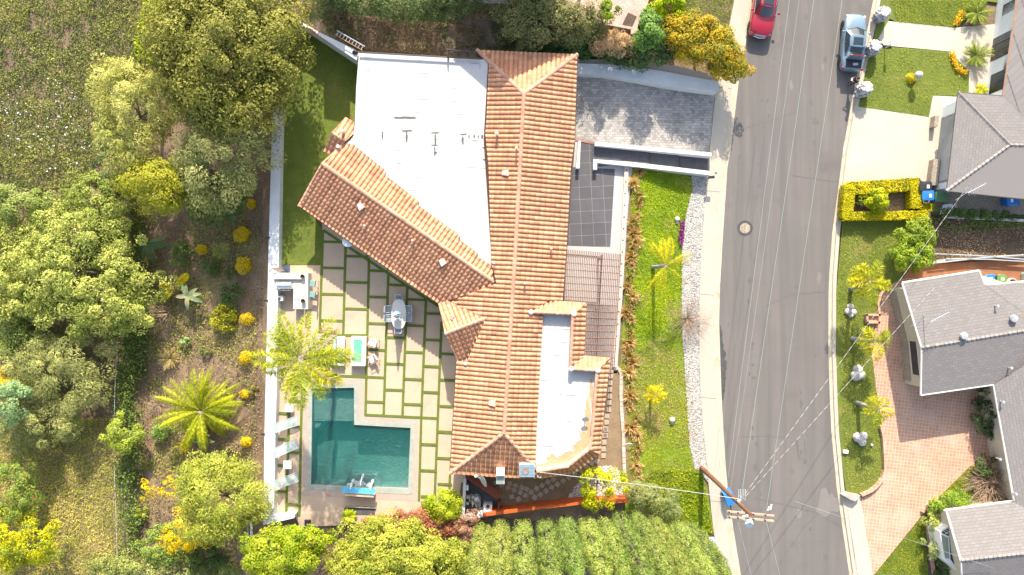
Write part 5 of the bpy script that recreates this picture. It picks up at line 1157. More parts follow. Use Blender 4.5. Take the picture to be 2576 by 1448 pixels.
# --- citrus in the dirt yard and right-hand shrubs
tree('small yellow-leaved citrus tree over the white pebble bed',1512,1222,2.2,66,1.3,(.15,.19,.02),(.35,.335,.035),name='citrus_tree',ncl=46,per=60,rc=.36,leaf=.17,ry=52,trunk=.07,rag=.3,shell=.5)
tree('rounded green bush inside the clipped yellow hedge frame',2204,500,1.1,25,.9,(.14,.18,.02),(.33,.33,.04),name='bush',cat='shrub',ncl=34,per=80,rc=.34,leaf=.16,trunk=.04)
shrub('small pale green shrub in a corner of the clipped hedge frame',2165,513,13,.6,GR1,GR2,n=260,leaf=.12)
tree('green leafy shrub along the bare bank, nearest the clipped hedge',2308,590,1.6,42,1.2,(.07,.11,.02),(.18,.22,.035),name='bush',cat='shrub',ncl=44,per=80,rc=.38,leaf=.18,ry=36,trunk=.05,rag=.28)
tree('bright green shrub at the end of the brown side path',2292,642,1.7,44,1.3,(.09,.14,.02),(.24,.28,.045),name='bush',cat='shrub',ncl=48,per=85,rc=.4,leaf=.18,ry=36,trunk=.05)
twigs('large leafless brown bush between the grey house wings',2478,1212,84,2.2,n=260,r=.014,forks=4,cat='shrub')
tree('dark round shrub behind the leafless brown bush',2478,1172,.8,26,.7,DG1,(.06,.09,.03),name='bush',cat='shrub',ncl=18,per=70,rc=.3,leaf=.14,trunk=.03)
tree('green shrubs hugging the corner brick edging of the south wing',2390,1262,.9,50,.8,(.08,.14,.02),(.2,.25,.05),name='bush',cat='shrub',ncl=40,per=75,rc=.32,leaf=.14,ry=18,rot=R(14),trunk=.03)
tree('mottled green shrub in front of the south wing corner',2348,1310,.9,22,.8,(.10,.15,.03),(.24,.26,.08),name='bush',cat='shrub',ncl=20,per=70,rc=.3,leaf=.14,ry=30,trunk=.03)
tree('pale green shrub beside the bay window',2342,1372,.9,20,.8,(.14,.18,.06),(.26,.28,.12),name='bush',cat='shrub',ncl=16,per=70,rc=.28,leaf=.13,ry=26,trunk=.03)
tree('dark shaded shrub under the bay window',2372,1430,.7,22,.6,DG1,(.07,.11,.03),name='bush',cat='shrub',ncl=14,per=70,rc=.28,leaf=.13,ry=30,trunk=.03)
tree('dark foundation shrub against the grey house east wall',2480,1030,.9,24,.8,(.02,.035,.015),(.05,.08,.03),name='bush',cat='shrub',ncl=40,per=75,rc=.32,leaf=.14,ry=75,trunk=.03)
tree('low dark ivy along the side wall of the grey hipped house',2460,540,.7,110,.5,(.025,.05,.018),(.07,.11,.03),name='ivy_mound',cat='shrub',ncl=44,per=60,rc=.28,leaf=.13,ry=9,rot=R(-4),trunk=.02)
# --- clipped hedge frame
def hedge_bar(t,name,a,b,w,h,n,c1,c2):
    A=P(*a,h);B=P(*b,h); d=(B-A); L_=d.length; d.normalize(); nn=Vector((-d.y,d.x,0)); wm=w/S; k=n
    u=RNG.uniform(0,L_,k); s=RNG.uniform(-wm/2,wm/2,k); z=np.full(k,h); f=RNG.uniform(size=k); side=f<.5; s[side]=np.sign(s[side])*wm/2; z[side]=RNG.uniform(.1,h,side.sum())
    nr=np.zeros((k,3)); nr[~side]=[0,0,1]; nr[side]=np.sign(s[side])[:,None]*np.array(nn)
    p=np.array(A)*[1,1,0]+u[:,None]*np.array(d)+s[:,None]*np.array(nn)+np.stack([np.zeros(k),np.zeros(k),z+RNG.normal(size=k)*.03+.05],1); p+=RNG.normal(size=p.shape)*.025
    idx=(u/.35).astype(int); col=colours(idx,idx.max()+1,c1,c2,.25)
    return leaves_mesh(name,p,nr*1.3+RNG.normal(size=p.shape)*.5,.13*RNG.uniform(.6,1.3,k),.6,col,'leaf',t)
t=thing('clipped_hedge','clipped yellow-green hedge forming a rectangle beside the driveway','hedge',P(2215,505,.1))
HC=((.22,.21,.02),(.38,.33,.03))
mb=MB()
for a,b,w_ in (((2135,475),(2310,463),30),((2137,465),(2130,550),26),((2118,545),(2335,541),20),((2303,460),(2304,525),26)):
    hedge_bar(t,'hedge_arm',a,b,w_,.85,4200,*HC)
    A=P(*a,.4);B=P(*b,.4);d=(B-A).normalized();nn=Vector((-d.y,d.x,0))*(w_/S/2-.08); mb.ext([A-nn,B-nn,B+nn,A+nn],.05,.74)
mb.build('branches','mulch',t)
t=thing('clipped_hedge','low clipped yellow hedge stub under the bins','hedge',P(2330,522,.1)); hedge_bar(t,'hedge_arm',(2316,522),(2350,524),18,.6,1500,*HC); mb=MB(); A=P(2318,522,.3);B=P(2348,524,.3); mb.tube([A,B],.12,6); mb.build('branches','mulch',t)
# --- yellow ball shrubs along the white wall
YB=((.33,.25,.02),(.50,.37,.035))
for (x,y,r_,lb) in ((612,592,20,'round clipped yellow shrub, upper of the two big ones by the wall'),(617,669,21,'round clipped yellow shrub, lower of the two big ones by the wall'),(624,803,17,'round clipped yellow shrub joined to a taller loose yellow-green bush'),(621,900,17,'yellow ball shrub just above the feather palm tips'),(618,992,12,'small yellow shrub half hidden by the feather palm fronds'),(622,1111,14,'small yellow shrub below the feather palm by the wall'),(635,515,12,'small loose yellow shrub highest along the white wall'),(511,629,14,'small yellow shrub set back on the slope beside a green bush')):
    shrub(lb,x,y,r_,r_/S*1.5,*YB,name='yellow_ball_shrub',ball=True,n=int(900*(r_/20)**2)+250,leaf=.11,asp=.45,group='yellow shrubs along the white wall')
shrub('loose yellow-green bush beside a yellow ball shrub',570,800,40,1.3,(.15,.17,.03),(.34,.31,.04),n=1600,leaf=.16)
shrub('dark green bush above the loose yellow-green bush',588,742,34,1.2,DG1,(.08,.12,.04),n=1300,leaf=.15)
shrub('rounded green bush below the banana plants',465,642,33,1.3,(.05,.09,.025),(.13,.17,.05),n=1500,leaf=.15)
shrub('dark spiky green bush between two yellow shrubs',538,670,30,1.,DG1,(.10,.13,.04),n=1100,leaf=.2,asp=.2)
shrub('small pale green sapling bush on bare soil',470,856,15,.9,(.13,.2,.06),(.26,.32,.13),n=340,leaf=.17)
shrub('rounded green bush on the sandy slope left of the feather palm',416,1080,32,1.2,(.08,.14,.03),(.2,.26,.08),n=1500,leaf=.14)
shrub('green bush by the ivy fence with yellow tips',362,1290,24,1.0,LG1,(.28,.3,.05),n=800,leaf=.15)
# ivy fence
t=thing('ivy_fence','wire fence overgrown with dark ivy running down the left slope','fence',G(318,1150))
PP=[];CC=[];NN=[]
for y in np.arange(560,1440,2.2):
    dens=vnoise([y],[0.],3,.02)[0]; n=int(26*(dens+.35)); x0=335+8*math.sin(y*.03)+ (14 if y<860 else 0); g=G(x0,y)
    w_=.45+.5*vnoise([y],[3.],9,.03)[0]
    p=np.stack([g.x+RNG.normal(size=n)*w_*.75,g.y+RNG.uniform(-.1,.1,n),g.z+RNG.uniform(.1,1.5,n)],1); PP.append(p); m=RNG.uniform(size=n)[:,None]; CC.append(np.array((.03,.055,.018))*(1-m)+np.array((.14,.18,.045))*m)
p=np.concatenate(PP); leaves_mesh('ivy',p,RNG.normal(size=p.shape)*.6+np.array([0,0,.8]),.17*RNG.uniform(.6,1.3,len(p)),.75,np.concatenate(CC),'leaf',t)
mb=MB(); pts=[G(313+4*math.sin(y*.01),y) for y in range(860,1446,30)]
for zz in (1.35,): mb.tube([q+Vector((0,0,zz)) for q in pts],.02,5)
mb.build('wire','wire_white',t)
mb=MB()
for q in pts[::3]: mb.tube([q-Vector((0,0,.1)),q+Vector((0,0,1.45))],.035,6)
mb.build('post','grey_metal',t)
# --- palms
palm('tall queen palm with plumy yellow-green fronds over the pool wall',845,880,7.4,4.4,24,(.15,.20,.03),(.36,.345,.05),trunk=.17,wid=.82,nl=140,asp=.062,plume=.24,rise=(.0,.55),droop=(.35,.75),lean=(-.55,.0))
palm('big feather palm with thick yellow-green fronds on the slope',505,1085,1.9,4.1,56,(.13,.16,.015),(.31,.315,.035),trunk=.34,wid=.40,nl=84,asp=.10,rise=(-.1,.75),droop=(.3,.6),lean=(.85,2.0),rachis=.035,mat='bark')
palm('pale yellow palm on the bright front lawn',1642,673,3.9,2.7,8,(.27,.25,.03),(.46,.39,.045),trunk=.13,wid=.46,nl=60,asp=.06,rise=(.1,.5),droop=(.35,.6),azs=[.45,.25,2.2,1.25,1.75,4.1,4.5,5.6],lean=(.2,0))
palm('slim green palm beside the pale yellow palm stem',1630,668,4.6,.9,5,(.20,.24,.03),(.34,.34,.04),trunk=.10,wid=.3,nl=30,asp=.08) if 0 else None
palm('small golden palm on the lower front lawn',1636,985,1.9,1.05,8,(.30,.28,.025),(.48,.40,.05),trunk=.08,wid=.42,nl=34,asp=.1,plume=.1,rise=(.0,.7),droop=(.3,.7))
palm('tallest queen palm on the verge, nearest the brown side path',2138,728,3.6,2.1,10,(.19,.21,.03),(.36,.32,.04),trunk=.14,wid=.6,nl=60,asp=.09,plume=.16,rise=(.05,.6),droop=(.3,.7),lean=(-.2,.6),group='queen palms on the verge')
palm('queen palm on the verge beside the brick planter box',2142,852,3.0,1.75,9,(.19,.21,.03),(.36,.32,.04),trunk=.14,wid=.55,nl=56,asp=.09,plume=.16,rise=(.05,.6),droop=(.3,.7),lean=(.35,-.02),group='queen palms on the verge')
palm('queen palm on the verge opposite the brick drive, lowest of the verge palms',2155,1013,2.8,1.55,7,(.19,.21,.03),(.36,.32,.04),trunk=.14,wid=.5,nl=52,asp=.09,plume=.16,rise=(.05,.55),droop=(.3,.6),lean=(.3,-.12),group='queen palms on the verge')
for (x,y,lb) in ((2446,40,'green cycad in the upper corner bed of the top lawn'),(2446,145,'pale green cycad at the end of the garden path')):
    palm(lb,x,y,.5,1.35,30,(.09,.13,.02),(.24,.27,.06),name='cycad',trunk=.16,wid=.2,nl=34,asp=.16,rise=(-.05,.7),droop=(.1,.4),cat='cycad',mat='bark',group='cycads by the grey house')
palm('small bright fan plant against the grey hipped roof corner',2465,228,.2,.75,14,(.3,.33,.03),(.45,.42,.05),name='cycad',trunk=.08,wid=.18,nl=20,asp=.2,cat='cycad',mat='bark')
for (x,y,L_,nf,lb,c1,c2) in ((432,903,1.0,60,'spiky tan and green yucca on the sandy path',(.22,.17,.07),(.36,.29,.13)),(361,930,.7,26,'dark small yucca near the ivy fence',(.06,.08,.03),(.12,.12,.05)),(470,1120,.8,16,'small yellow fan palm at the foot of the feather palm',(.36,.30,.02),(.5,.4,.03)),(430,1345,.9,20,'green spiky yucca among the lower bushes',(.08,.13,.04),(.16,.2,.06))):
    palm(lb,x,y,.25,L_,nf,c1,c2,name='yucca',trunk=.1,wid=.09,nl=20,asp=.3,rise=(-.05,1.0),droop=(.05,.3),cat='yucca',mat='bark')
# broad-leaved banana plants
def broadleaf(label,px,py,h,L_,nf,c1,c2,w_=.16,name='banana_plant',group=None):
    b=G(px,py); t=thing(name,label,'plant',(b.x,b.y,b.z-.06),0,group); mb=MB()
    for k in range(nf):
        az=k*2.4+random.uniform(-.4,.4); l=L_*random.uniform(.75,1.1); m=random.uniform(0,1); col=tuple(a*(1-m)+c*m for a,c in zip(c1,c2)); o=b+Vector((0,0,h)); d=Vector((math.cos(az),math.sin(az),0)); s=Vector((-d.y,d.x,0)); rows=[]
        for q in np.linspace(0,1,8): 
            c_=o+d*l*q+Vector((0,0,l*(.45*q-.65*q*q))); ww=w_*l*math.sin(math.pi*min(1,.12+.88*q))**.6*(1 if q<1 else .1); rows.append((c_-s*ww+Vector((0,0,.04)),c_,c_+s*ww+Vector((0,0,.04))))
        for i in range(7):
            a,c_=rows[i],rows[i+1]; mb.add([*a,*c_],[[0,1,4,3],[1,2,5,4]],tuple(x*random.uniform(.85,1.15) for x in col))
    mb.build('leaves','leaf',t,smooth=60,recalc=False); mb=MB(); mb.tube([b-Vector((0,0,.1)),b+Vector((0,0,h+.05))],[.1,.06],7); mb.build('stem','bark',t); return t
broadleaf('banana plant in the shade under the dark green tree',580,545,1.3,1.3,8,(.05,.12,.03),(.14,.24,.08))
broadleaf('banana plant with torn leaves left of the green bush',398,620,1.5,1.5,9,(.05,.10,.03),(.16,.22,.08))
broadleaf('pale bird-of-paradise plant beside yellow palm fronds',492,745,1.4,1.15,7,(.16,.22,.10),(.36,.38,.2))
broadleaf('bird-of-paradise plant at the foot of the feather palm',522,1100,1.0,1.0,6,(.12,.18,.08),(.28,.32,.16))
broadleaf('large-leaved plant near the bottom of the slope',500,1395,1.0,1.0,6,(.2,.24,.03),(.36,.36,.05))
palm('golden young palm with few thick fronds on the slope',452,725,.8,1.75,4,(.40,.33,.02),(.58,.46,.03),trunk=.1,wid=.42,nl=44,asp=.14,rise=(.3,.5),droop=(.3,.5),azs=[.72,2.95,3.9,.95],mat='bark')
palm('thin sparse palm leaning by the upper yellow ball shrub',580,640,1.1,1.0,9,(.14,.16,.04),(.28,.27,.09),trunk=.07,wid=.4,nl=26,asp=.1,lean=(-.4,.3),plume=.1)
shrub('clump of green ferns left of the water ledge',853,1345,26,.8,(.12,.18,.03),(.28,.32,.06),n=700,leaf=.2,asp=.25)
palm('bright green cycad behind the fountain ledge',880,1297,.4,.75,26,(.2,.25,.02),(.38,.40,.03),name='cycad',trunk=.14,wid=.2,nl=26,asp=.2,cat='cycad',mat='bark',rise=(0,.8))
palm('small cycad beside the cut tree stump',926,1313,.25,.5,20,(.14,.22,.02),(.28,.34,.03),name='cycad',trunk=.1,wid=.14,nl=20,asp=.22,cat='cycad',mat='bark',rise=(0,.8))
twigs('pinkish leafless shrub between the front lawn and white gravel',1728,805,64,1.4,n=150,r=.006,forks=5,out=.3)
twigs('dry fallen branch tangle on the upper slope',395,790,48,.9,name='fallen_branches',n=26,r=.025,cat='branches',forks=4,base_off=(1.4,.1))
twigs('grey brushwood heap on the slope above the yucca',430,838,34,.5,name='fallen_branches',n=60,r=.012,cat='branches',forks=3)
twigs('grey brushwood heap above the feather palm by the wall',600,950,34,.5,name='fallen_branches',n=60,r=.012,cat='branches',forks=3) 
twigs('brushwood heap left of the feather palm',400,1020,40,.4,name='fallen_branches',n=50,r=.012,cat='branches',forks=3)
# ornamental grasses along the terrace edge
proto=None
def grassclump(seed,c1,c2):
    k=150; a=RNG.uniform(0,6.3,k); u=RNG.uniform(.1,1,k); L_=RNG.uniform(.35,.62,k); d=np.stack([np.cos(a)*u,np.sin(a)*u,1.1-.7*u],1); d=unit(d); p=d*(L_*.5)[:,None]*np.array([1.1,1.1,1.])+np.stack([np.cos(a)*.08,np.sin(a)*.08,np.zeros(k)],1)
    m=RNG.uniform(size=k)[:,None]; col=np.array(c1)*(1-m)+np.array(c2)*m
    t=thing('ornamental_grass','','grass clump',(0,0,0)); leaves_mesh('blades',p,np.cross(d,RNG.normal(size=d.shape)),L_,.09,col,'leaf',t,d,o=Vector((0,0,0))); return t
gp=[grassclump(i,c1,c2) for i,(c1,c2) in enumerate((((.26,.17,.08),(.46,.33,.18)),((.34,.24,.12),(.52,.40,.23)),((.24,.19,.08),(.40,.33,.15))))]
used=[0,0,0]; i=0; y=432.
while y<1262:
    x=interp([(1594,400),(1590,520),(1580,640),(1574,760),(1568,860),(1580,980),(1586,1080),(1592,1180),(1594,1280)],y)+random.uniform(-7,10)+8; b=G(x,y); k=i%3; rz=random.uniform(0,6.3)
    lb='tawny ornamental grass clump in the row along the terrace and side yard edge'; gr='row of tawny ornamental grasses'
    if not used[k]: o=gp[k]; used[k]=1; o.location=b; o.rotation_euler=(0,0,rz); o['label']=lb; o['group']=gr
    else: o=dup(gp[k],b,rz,lb,gr)
    s_=random.uniform(.75,1.35); o.scale=(s_,s_,s_*.9); i+=1; y+=random.uniform(15,31)
# --- cypress row: columns standing below the orange fence, seen from above and the side
def cypress(label,px,py,h,r_,n,k=0):
    px+=random.uniform(-7,7); py+=random.uniform(-6,6); h*=random.uniform(.9,1.08); tn=random.uniform(.85,1.3); tw=random.uniform(.82,1.04)
    b=G(px,py); t=thing('cypress_tree',label,'cypress',(b.x,b.y,b.z-.06),0,'row of columnar cypresses below the orange fence')
    ncl=n//60; zz=RNG.uniform(.06,1,ncl)**.85; prof=r_*np.clip(np.minimum(1.,.55+zz*1.6)*np.clip((1.06-zz)*3.2,.12,1.),.1,1.); a=RNG.uniform(0,6.3,ncl); rr=prof*RNG.uniform(.72,1.02,ncl)
    cc=np.stack([np.cos(a)*rr,np.sin(a)*rr,zz*h],1); idx=np.repeat(np.arange(ncl),60); q=sphere(len(idx)); rcl=RNG.uniform(.14,.30,ncl)[idx]; p=cc[idx]+q*np.stack([rcl,rcl,rcl*3.],1)*RNG.uniform(.5,1.,len(idx))[:,None]**.5
    out=np.stack([np.cos(a),np.sin(a),np.zeros(ncl)],1)[idx]; col=colours(idx,ncl,(.08*tn*tw,.11*tn,.025*tn),(.20*tn*tw,.21*tn,.065*tn),.2,(.29,.22,.11),.025)
    leaves_mesh('crown',p+np.array(b),q+out*.9+np.array([0,0,.35])+RNG.normal(size=p.shape)*.3,.125*RNG.uniform(.6,1.3,len(p)),.42,col,'leaf',t,np.array([0,0,.8])+out*.5+RNG.normal(size=p.shape)*.35)
    mb=MB(); mb.tube([b-Vector((0,0,.2)),b+Vector((0,0,h*.9))],[.16,.04],7); mb.build('trunk','bark',t); return t
cyx=[(1222,1320,12.8),(1268,1315,13.2),(1318,1312,13.4),(1372,1308,13.6),(1420,1303,13.6),(1468,1299,13.6),(1508,1296,13.6),(1556,1292,13.6),(1596,1291,13.4),(1638,1295,13.),(1680,1302,12.8),(1724,1312,12.)]
cl_=['broad columnar cypress at the left end of the row by the white yard wall','second columnar cypress from the white yard wall','columnar cypress below the brown canopy of the orange fence','columnar cypress below the second orange fence panel','columnar cypress in the middle of the row with brown tips','columnar cypress left of the dark gap in the row','columnar cypress right of the dark gap in the row','columnar cypress below the citrus tree end of the fence','columnar cypress just right of the orange fence end','columnar cypress with loose feathery tips near the slope','columnar cypress second from the pavement end','columnar cypress at the pavement end of the row']
for (x,y,h_),lb in zip(cyx,cl_): cypress(lb,x,y,h_,random.uniform(.76,.92) if x<1480 else random.uniform(.66,.78),19000)
tree('loose feathery conifer bush above the cypress row by the slope',1650,1258,1.6,75,1.0,(.10,.13,.05),(.22,.23,.10),name='conifer_bush',cat='shrub',ncl=60,per=80,rc=.42,leaf=.22,asp=.18,feather=True,ry=34,rot=R(-25),trunk=.05)
# --- globe topiary
t=thing('globe_topiary','pale round globe on a dark stem in a small bed on the lawn','topiary',P(2294,198,.1)); p=t.location
mb=MB(); mb.lathe(p,[(.46,0),(.46,.03),(.02,.04)],20); mb.build('bed','mulch',t)
q=sphere(900); pp=q*np.array([.42,.42,.34]); pp[:,2]=np.abs(pp[:,2]); leaves_mesh('foliage',pp+np.array([p.x-.12,p.y,.14]),q+np.array([0,0,.4]),.09*RNG.uniform(.6,1.2,900),.6,colours(np.arange(900)//9,100,(.28,.26,.02),(.44,.38,.03)),'leaf',t)
mb=MB(); mb.tube([p,p+Vector((0,0,.8))],.05,8); mb.build('stem','bark',t)
mb=MB(); mb.ball(p+Vector((0,0,.95)),.30,12,jit=.02); mb.build('globe','white_stone',t,smooth=60)
# orange flowers by the cycads
def flowers(label,pts,n,px_=True):
    PP=[];CC=[]
    q=[P(x,y,.1) for x,y in pts]; seg=[(q[i],q[i+1]) for i in range(len(q)-1)]; c=q[0]; t=thing('flower_border',label,'flowers',c)
    for i in range(n):
        a,b=random.choice(seg); s=a.lerp(b,random.random()); PP.append((s.x+random.gauss(0,.1),s.y+random.gauss(0,.1),.1+random.uniform(.05,.3))); CC.append(random.choice(((.6,.30,.01),(.62,.22,.01),(.65,.40,.02),(.10,.14,.03))))
    p=np.array(PP); leaves_mesh('blooms',p,RNG.normal(size=p.shape)*.4+np.array([0,0,1.]),.10*RNG.uniform(.7,1.3,n),.9,np.array(CC),'leaf',t)
flowers('orange flower border curving round the lower cycad',[(2392,133),(2396,150),(2402,168),(2415,182),(2428,184)],500)
flowers('orange flower border below the upper cycad',[(2400,62),(2408,48),(2418,32)],260)
scatter('pink_flowers',[(1712,555),(1722,560),(1719,600),(1713,625),(1706,600)],420,.12,(.17,.05,.13),(.25,.09,.2),asp=.8,h=(.05,.25))['kind']='stuff'
# --- ground cover (nobody could count it)
scatter('ground_cover',[(-40,-40),(420,-40),(400,300),(260,460),(100,480),(-40,470)],36000,.155,(.055,.08,.022),(.19,.205,.055),asp=.6,seed=3,nsc=.8,cut=.27,h=(.02,.25))
scatter('ground_cover',[(380,-40),(460,-40),(400,160),(330,160)],2600,.2,(.12,.17,.03),(.36,.38,.03),asp=.6,seed=8,nsc=.9,cut=.35,h=(.05,.5))
scatter('white_flowers',[(15,200),(130,180),(300,330),(230,460),(60,420),(-5,330)],330,.12,(.55,.54,.50),(.78,.76,.72),asp=.9,seed=4,nsc=.8,cut=.42,h=(.1,.3))
scatter('rough_grass',[(-20,1060),(300,1050),(308,1440),(60,1470),(-20,1440)],26000,.2,(.19,.205,.04),(.40,.365,.11),asp=.2,seed=11,nsc=.35,cut=.18,stand=.7,h=(.01,.09))
scatter('ground_cover',[(-20,460),(360,460),(330,1080),(-20,1100)],14000,.18,(.07,.10,.025),(.15,.16,.05),asp=.5,seed=12,nsc=.6,cut=.35)
scatter('leaf_litter',[(340,520),(665,520),(660,1320),(330,1440),(340,900)],9000,.10,(.16,.11,.06),(.34,.25,.15),asp=.7,seed=13,nsc=.9,cut=.36,h=(0,.03))
scatter('ground_cover',[(330,520),(655,520),(640,1330),(330,1440)],14000,.16,(.08,.12,.03),(.22,.22,.06),asp=.45,seed=14,nsc=.45,cut=.48,h=(.02,.2))
scatter('dry_grass',[(830,35),(1210,70),(1230,128),(1100,140),(900,120),(800,60)],13000,.28,(.15,.115,.075),(.27,.205,.155),asp=.12,seed=15,nsc=.6,cut=.38,stand=.6,h=(.03,.15))
scatter('ground_cover',[(720,-10),(1640,40),(1640,170),(1450,165),(1445,130),(1200,124),(900,125),(760,50)],9000,.16,(.03,.055,.015),(.10,.11,.04),asp=.5,seed=16,nsc=.5,cut=.45,h=(.02,.15))
scatter('grass',[(1690,-30),(1848,-30),(1829,94),(1815,150),(1700,60)],7000,.16,(.09,.14,.015),(.20,.25,.03),asp=.14,seed=17,nsc=.6,stand=.5,h=(.01,.08))
up_=[p for p in front if p[1]<850]; lo_=[(1578,850),(1717,850),(1722.5,920),(1729,1024),(1733,1100),(1747,1179),(1765,1182),(1790,1290),(1796,1345),(1570,1300),(1580,1100),(1560,925)]
scatter('grass',[(1590,425),(1610,418),(1735,441),(1743,474),(1729,529),(1717,597),(1714.7,738),(1717,850),(1575,850),(1570,740),(1588,520)],20000,.2,(.12,.18,.01),(.29,.34,.025),asp=.14,seed=18,nsc=.45,cut=.12,stand=.55,h=(.01,.08))
scatter('grass',lo_,11000,.19,(.11,.155,.012),(.26,.28,.035),asp=.14,seed=41,nsc=.32,cut=.46,stand=.55,h=(.01,.08))
scatter('grass',[(1590,880),(1730,880),(1760,1190),(1700,1240),(1590,1240)],9000,.18,(.20,.17,.06),(.36,.28,.14),asp=.12,seed=19,nsc=.35,cut=.47,stand=.5,h=(.02,.08))
scatter('grass',[(1640,1180),(1765,1185),(1795,1340),(1700,1330),(1600,1260)],4200,.18,(.09,.135,.015),(.21,.24,.03),asp=.35,seed=20,nsc=.8,stand=.3,h=(.02,.18))
scatter('grass',lawnA,8000,.12,(.08,.11,.012),(.16,.19,.025),asp=.16,seed=21,nsc=.5,stand=.5,h=(.0,.05))
scatter('grass',[(2118,556),(2300,600),(2225,725),(2190,876),(2228,1184),(2185,1245),(2128,1246),(2102,740)],12000,.15,(.12,.145,.02),(.29,.26,.08),asp=.15,seed=22,nsc=.5,stand=.5,h=(.08,.14),zo=.04)
for pl_ in ([(2236,0),(2480,0),(2404,70),(2255,56)],[(2224,120),(2386,132),(2434,182),(2433,240),(2345,242),(2335,293),(2160,268),(2183,130)],[(2200,1440),(2324,1292),(2332,1448)],[(2356,1255),(2439,1173),(2460,1172),(2470,1250)]):
    scatter('grass',pl_,4600,.14,(.11,.145,.016),(.24,.25,.045),asp=.15,seed=23,nsc=.5,stand=.5,h=(.08,.13),zo=.05)
scatter('leaf_litter',[(2335,548),(2580,545),(2580,645),(2330,655)],2600,.1,(.16,.11,.07),(.33,.25,.16),asp=.7,seed=24,nsc=.9,cut=.35,h=(.08,.13),zo=.04)
scatter('ground_cover',[(2335,548),(2580,545),(2580,575),(2380,590)],900,.14,(.06,.10,.03),(.16,.2,.06),asp=.6,seed=25,nsc=.9,cut=.4,h=(.08,.2),zo=.04)
# gravel stones
def stones(name,poly,n,s,zb,c1,c2):
    q=[G(*p) for p in poly]; xs=[p.x for p in q];ys=[p.y for p in q]; x=RNG.uniform(min(xs),max(xs),n*6);y=RNG.uniform(min(ys),max(ys),n*6); m=inpoly_np(x,y,[(p.x,p.y) for p in q]); x,y=x[m][:n],y[m][:n]; k=len(x)
    oc=np.array([[1,0,0],[0,1,0],[-1,0,0],[0,-1,0],[0,0,1],[0,0,-.5]]); fc=np.array([[0,1,4],[1,2,4],[2,3,4],[3,0,4]])
    sc_=s*RNG.uniform(.5,1.2,(k,1,1))*RNG.uniform(.7,1.2,(k,1,3)); a=RNG.uniform(0,6.3,k); v=oc[None]*sc_; ca,sa=np.cos(a)[:,None],np.sin(a)[:,None]; v=np.stack([v[...,0]*ca-v[...,1]*sa,v[...,0]*sa+v[...,1]*ca,v[...,2]*.7],-1)
    z=np.array([hz(i,j) for i,j in zip(x,y)])+zb; v+=np.stack([x,y,z],1)[:,None,:]; v=v[:,:5].reshape(-1,3); f=(fc[None]+5*np.arange(k)[:,None,None]).reshape(-1)
    me=bpy.data.meshes.new(name); me.vertices.add(len(v)); me.vertices.foreach_set('co',v.astype(np.float32).ravel()); me.loops.add(len(f)); me.loops.foreach_set('vertex_index',f.astype(np.int32)); me.polygons.add(len(f)//3); me.polygons.foreach_set('loop_start',np.arange(0,len(f),3,dtype=np.int32)); me.update(calc_edges=True); me.validate()
    at=me.color_attributes.new('tint','FLOAT_COLOR','POINT'); m=RNG.uniform(size=(k,1)); c=np.ones((k,4),np.float32); c[:,:3]=np.array(c1)*(1-m)+np.array(c2)*m; at.data.foreach_set('color',np.repeat(c,5,0).ravel()); me.materials.append(M['painted']); ob=bpy.data.objects.new(name,me); C.objects.link(ob); ob['kind']='stuff'; return ob
stones('gravel',gravel,7000,.095,.06,(.24,.228,.21),(.52,.49,.445))
stones('pebbles',[T23(590,748),T23(597,680),T23(680,560),T23(790,455),T23(900,392),T23(1000,385),T23(1090,430),T23(1130,485),T23(1150,700)],1300,.075,.05,(.40,.36,.33),(.70,.66,.62))

# more of the slope at the left edge
tree('light green bush at the left edge between the two slope bushes',-5,600,2.0,60,1.3,LG1,LG2,ncl=60,per=90,rc=.5,leaf=.19,ry=70,rag=.25)
tree('light green bush at the left edge beside the widest slope bush',10,770,2.2,70,1.5,LG1,(.26,.28,.1),ncl=70,per=90,rc=.5,leaf=.19,ry=75,rag=.25)
tree('mid green bush between the widest slope bush and the spiky tree',70,860,1.8,85,1.2,(.11,.14,.04),(.22,.24,.08),ncl=60,per=90,rc=.5,leaf=.18,ry=42,rag=.25)

for (x,y,r_,h_,c1,c2,lb) in ((545,800,22,.8,(.07,.10,.03),(.16,.18,.05),'small green bush left of the loose yellow-green bush'),(520,880,18,.6,(.07,.10,.03),(.17,.18,.06),'small green weed clump above the feather palm'),(445,1150,20,.6,(.10,.12,.03),(.2,.2,.06),'small weed clump left of the broad light green tree'),(372,1165,16,.6,(.10,.13,.03),(.2,.22,.06),'small weed clump beside the ivy fence on the sandy slope'),(400,720,22,.8,(.06,.10,.03),(.15,.18,.06),'leafy weed clump left of the golden young palm'),(585,690,20,.6,(.05,.08,.025),(.12,.14,.05),'dark weed clump between the round yellow shrubs and the spiky bush'),(640,980,16,.5,(.16,.15,.05),(.26,.23,.08),'straggly tan weed by the wall beside the feather palm'),(480,1310,20,.7,(.10,.14,.03),(.2,.24,.06),'green weed clump at the edge of the yellow blossom tree')):
    shrub(lb,x,y,r_,h_,c1,c2,name='weed_clump',cat='plant',n=520,leaf=.13,asp=.4)

scatter('leaf_litter',[(395,880),(470,880),(500,1130),(470,1310),(380,1320),(380,1060)],2500,.09,(.2,.15,.09),(.33,.25,.15),asp=.7,seed=33,nsc=.9,cut=.3,h=(0,.03))
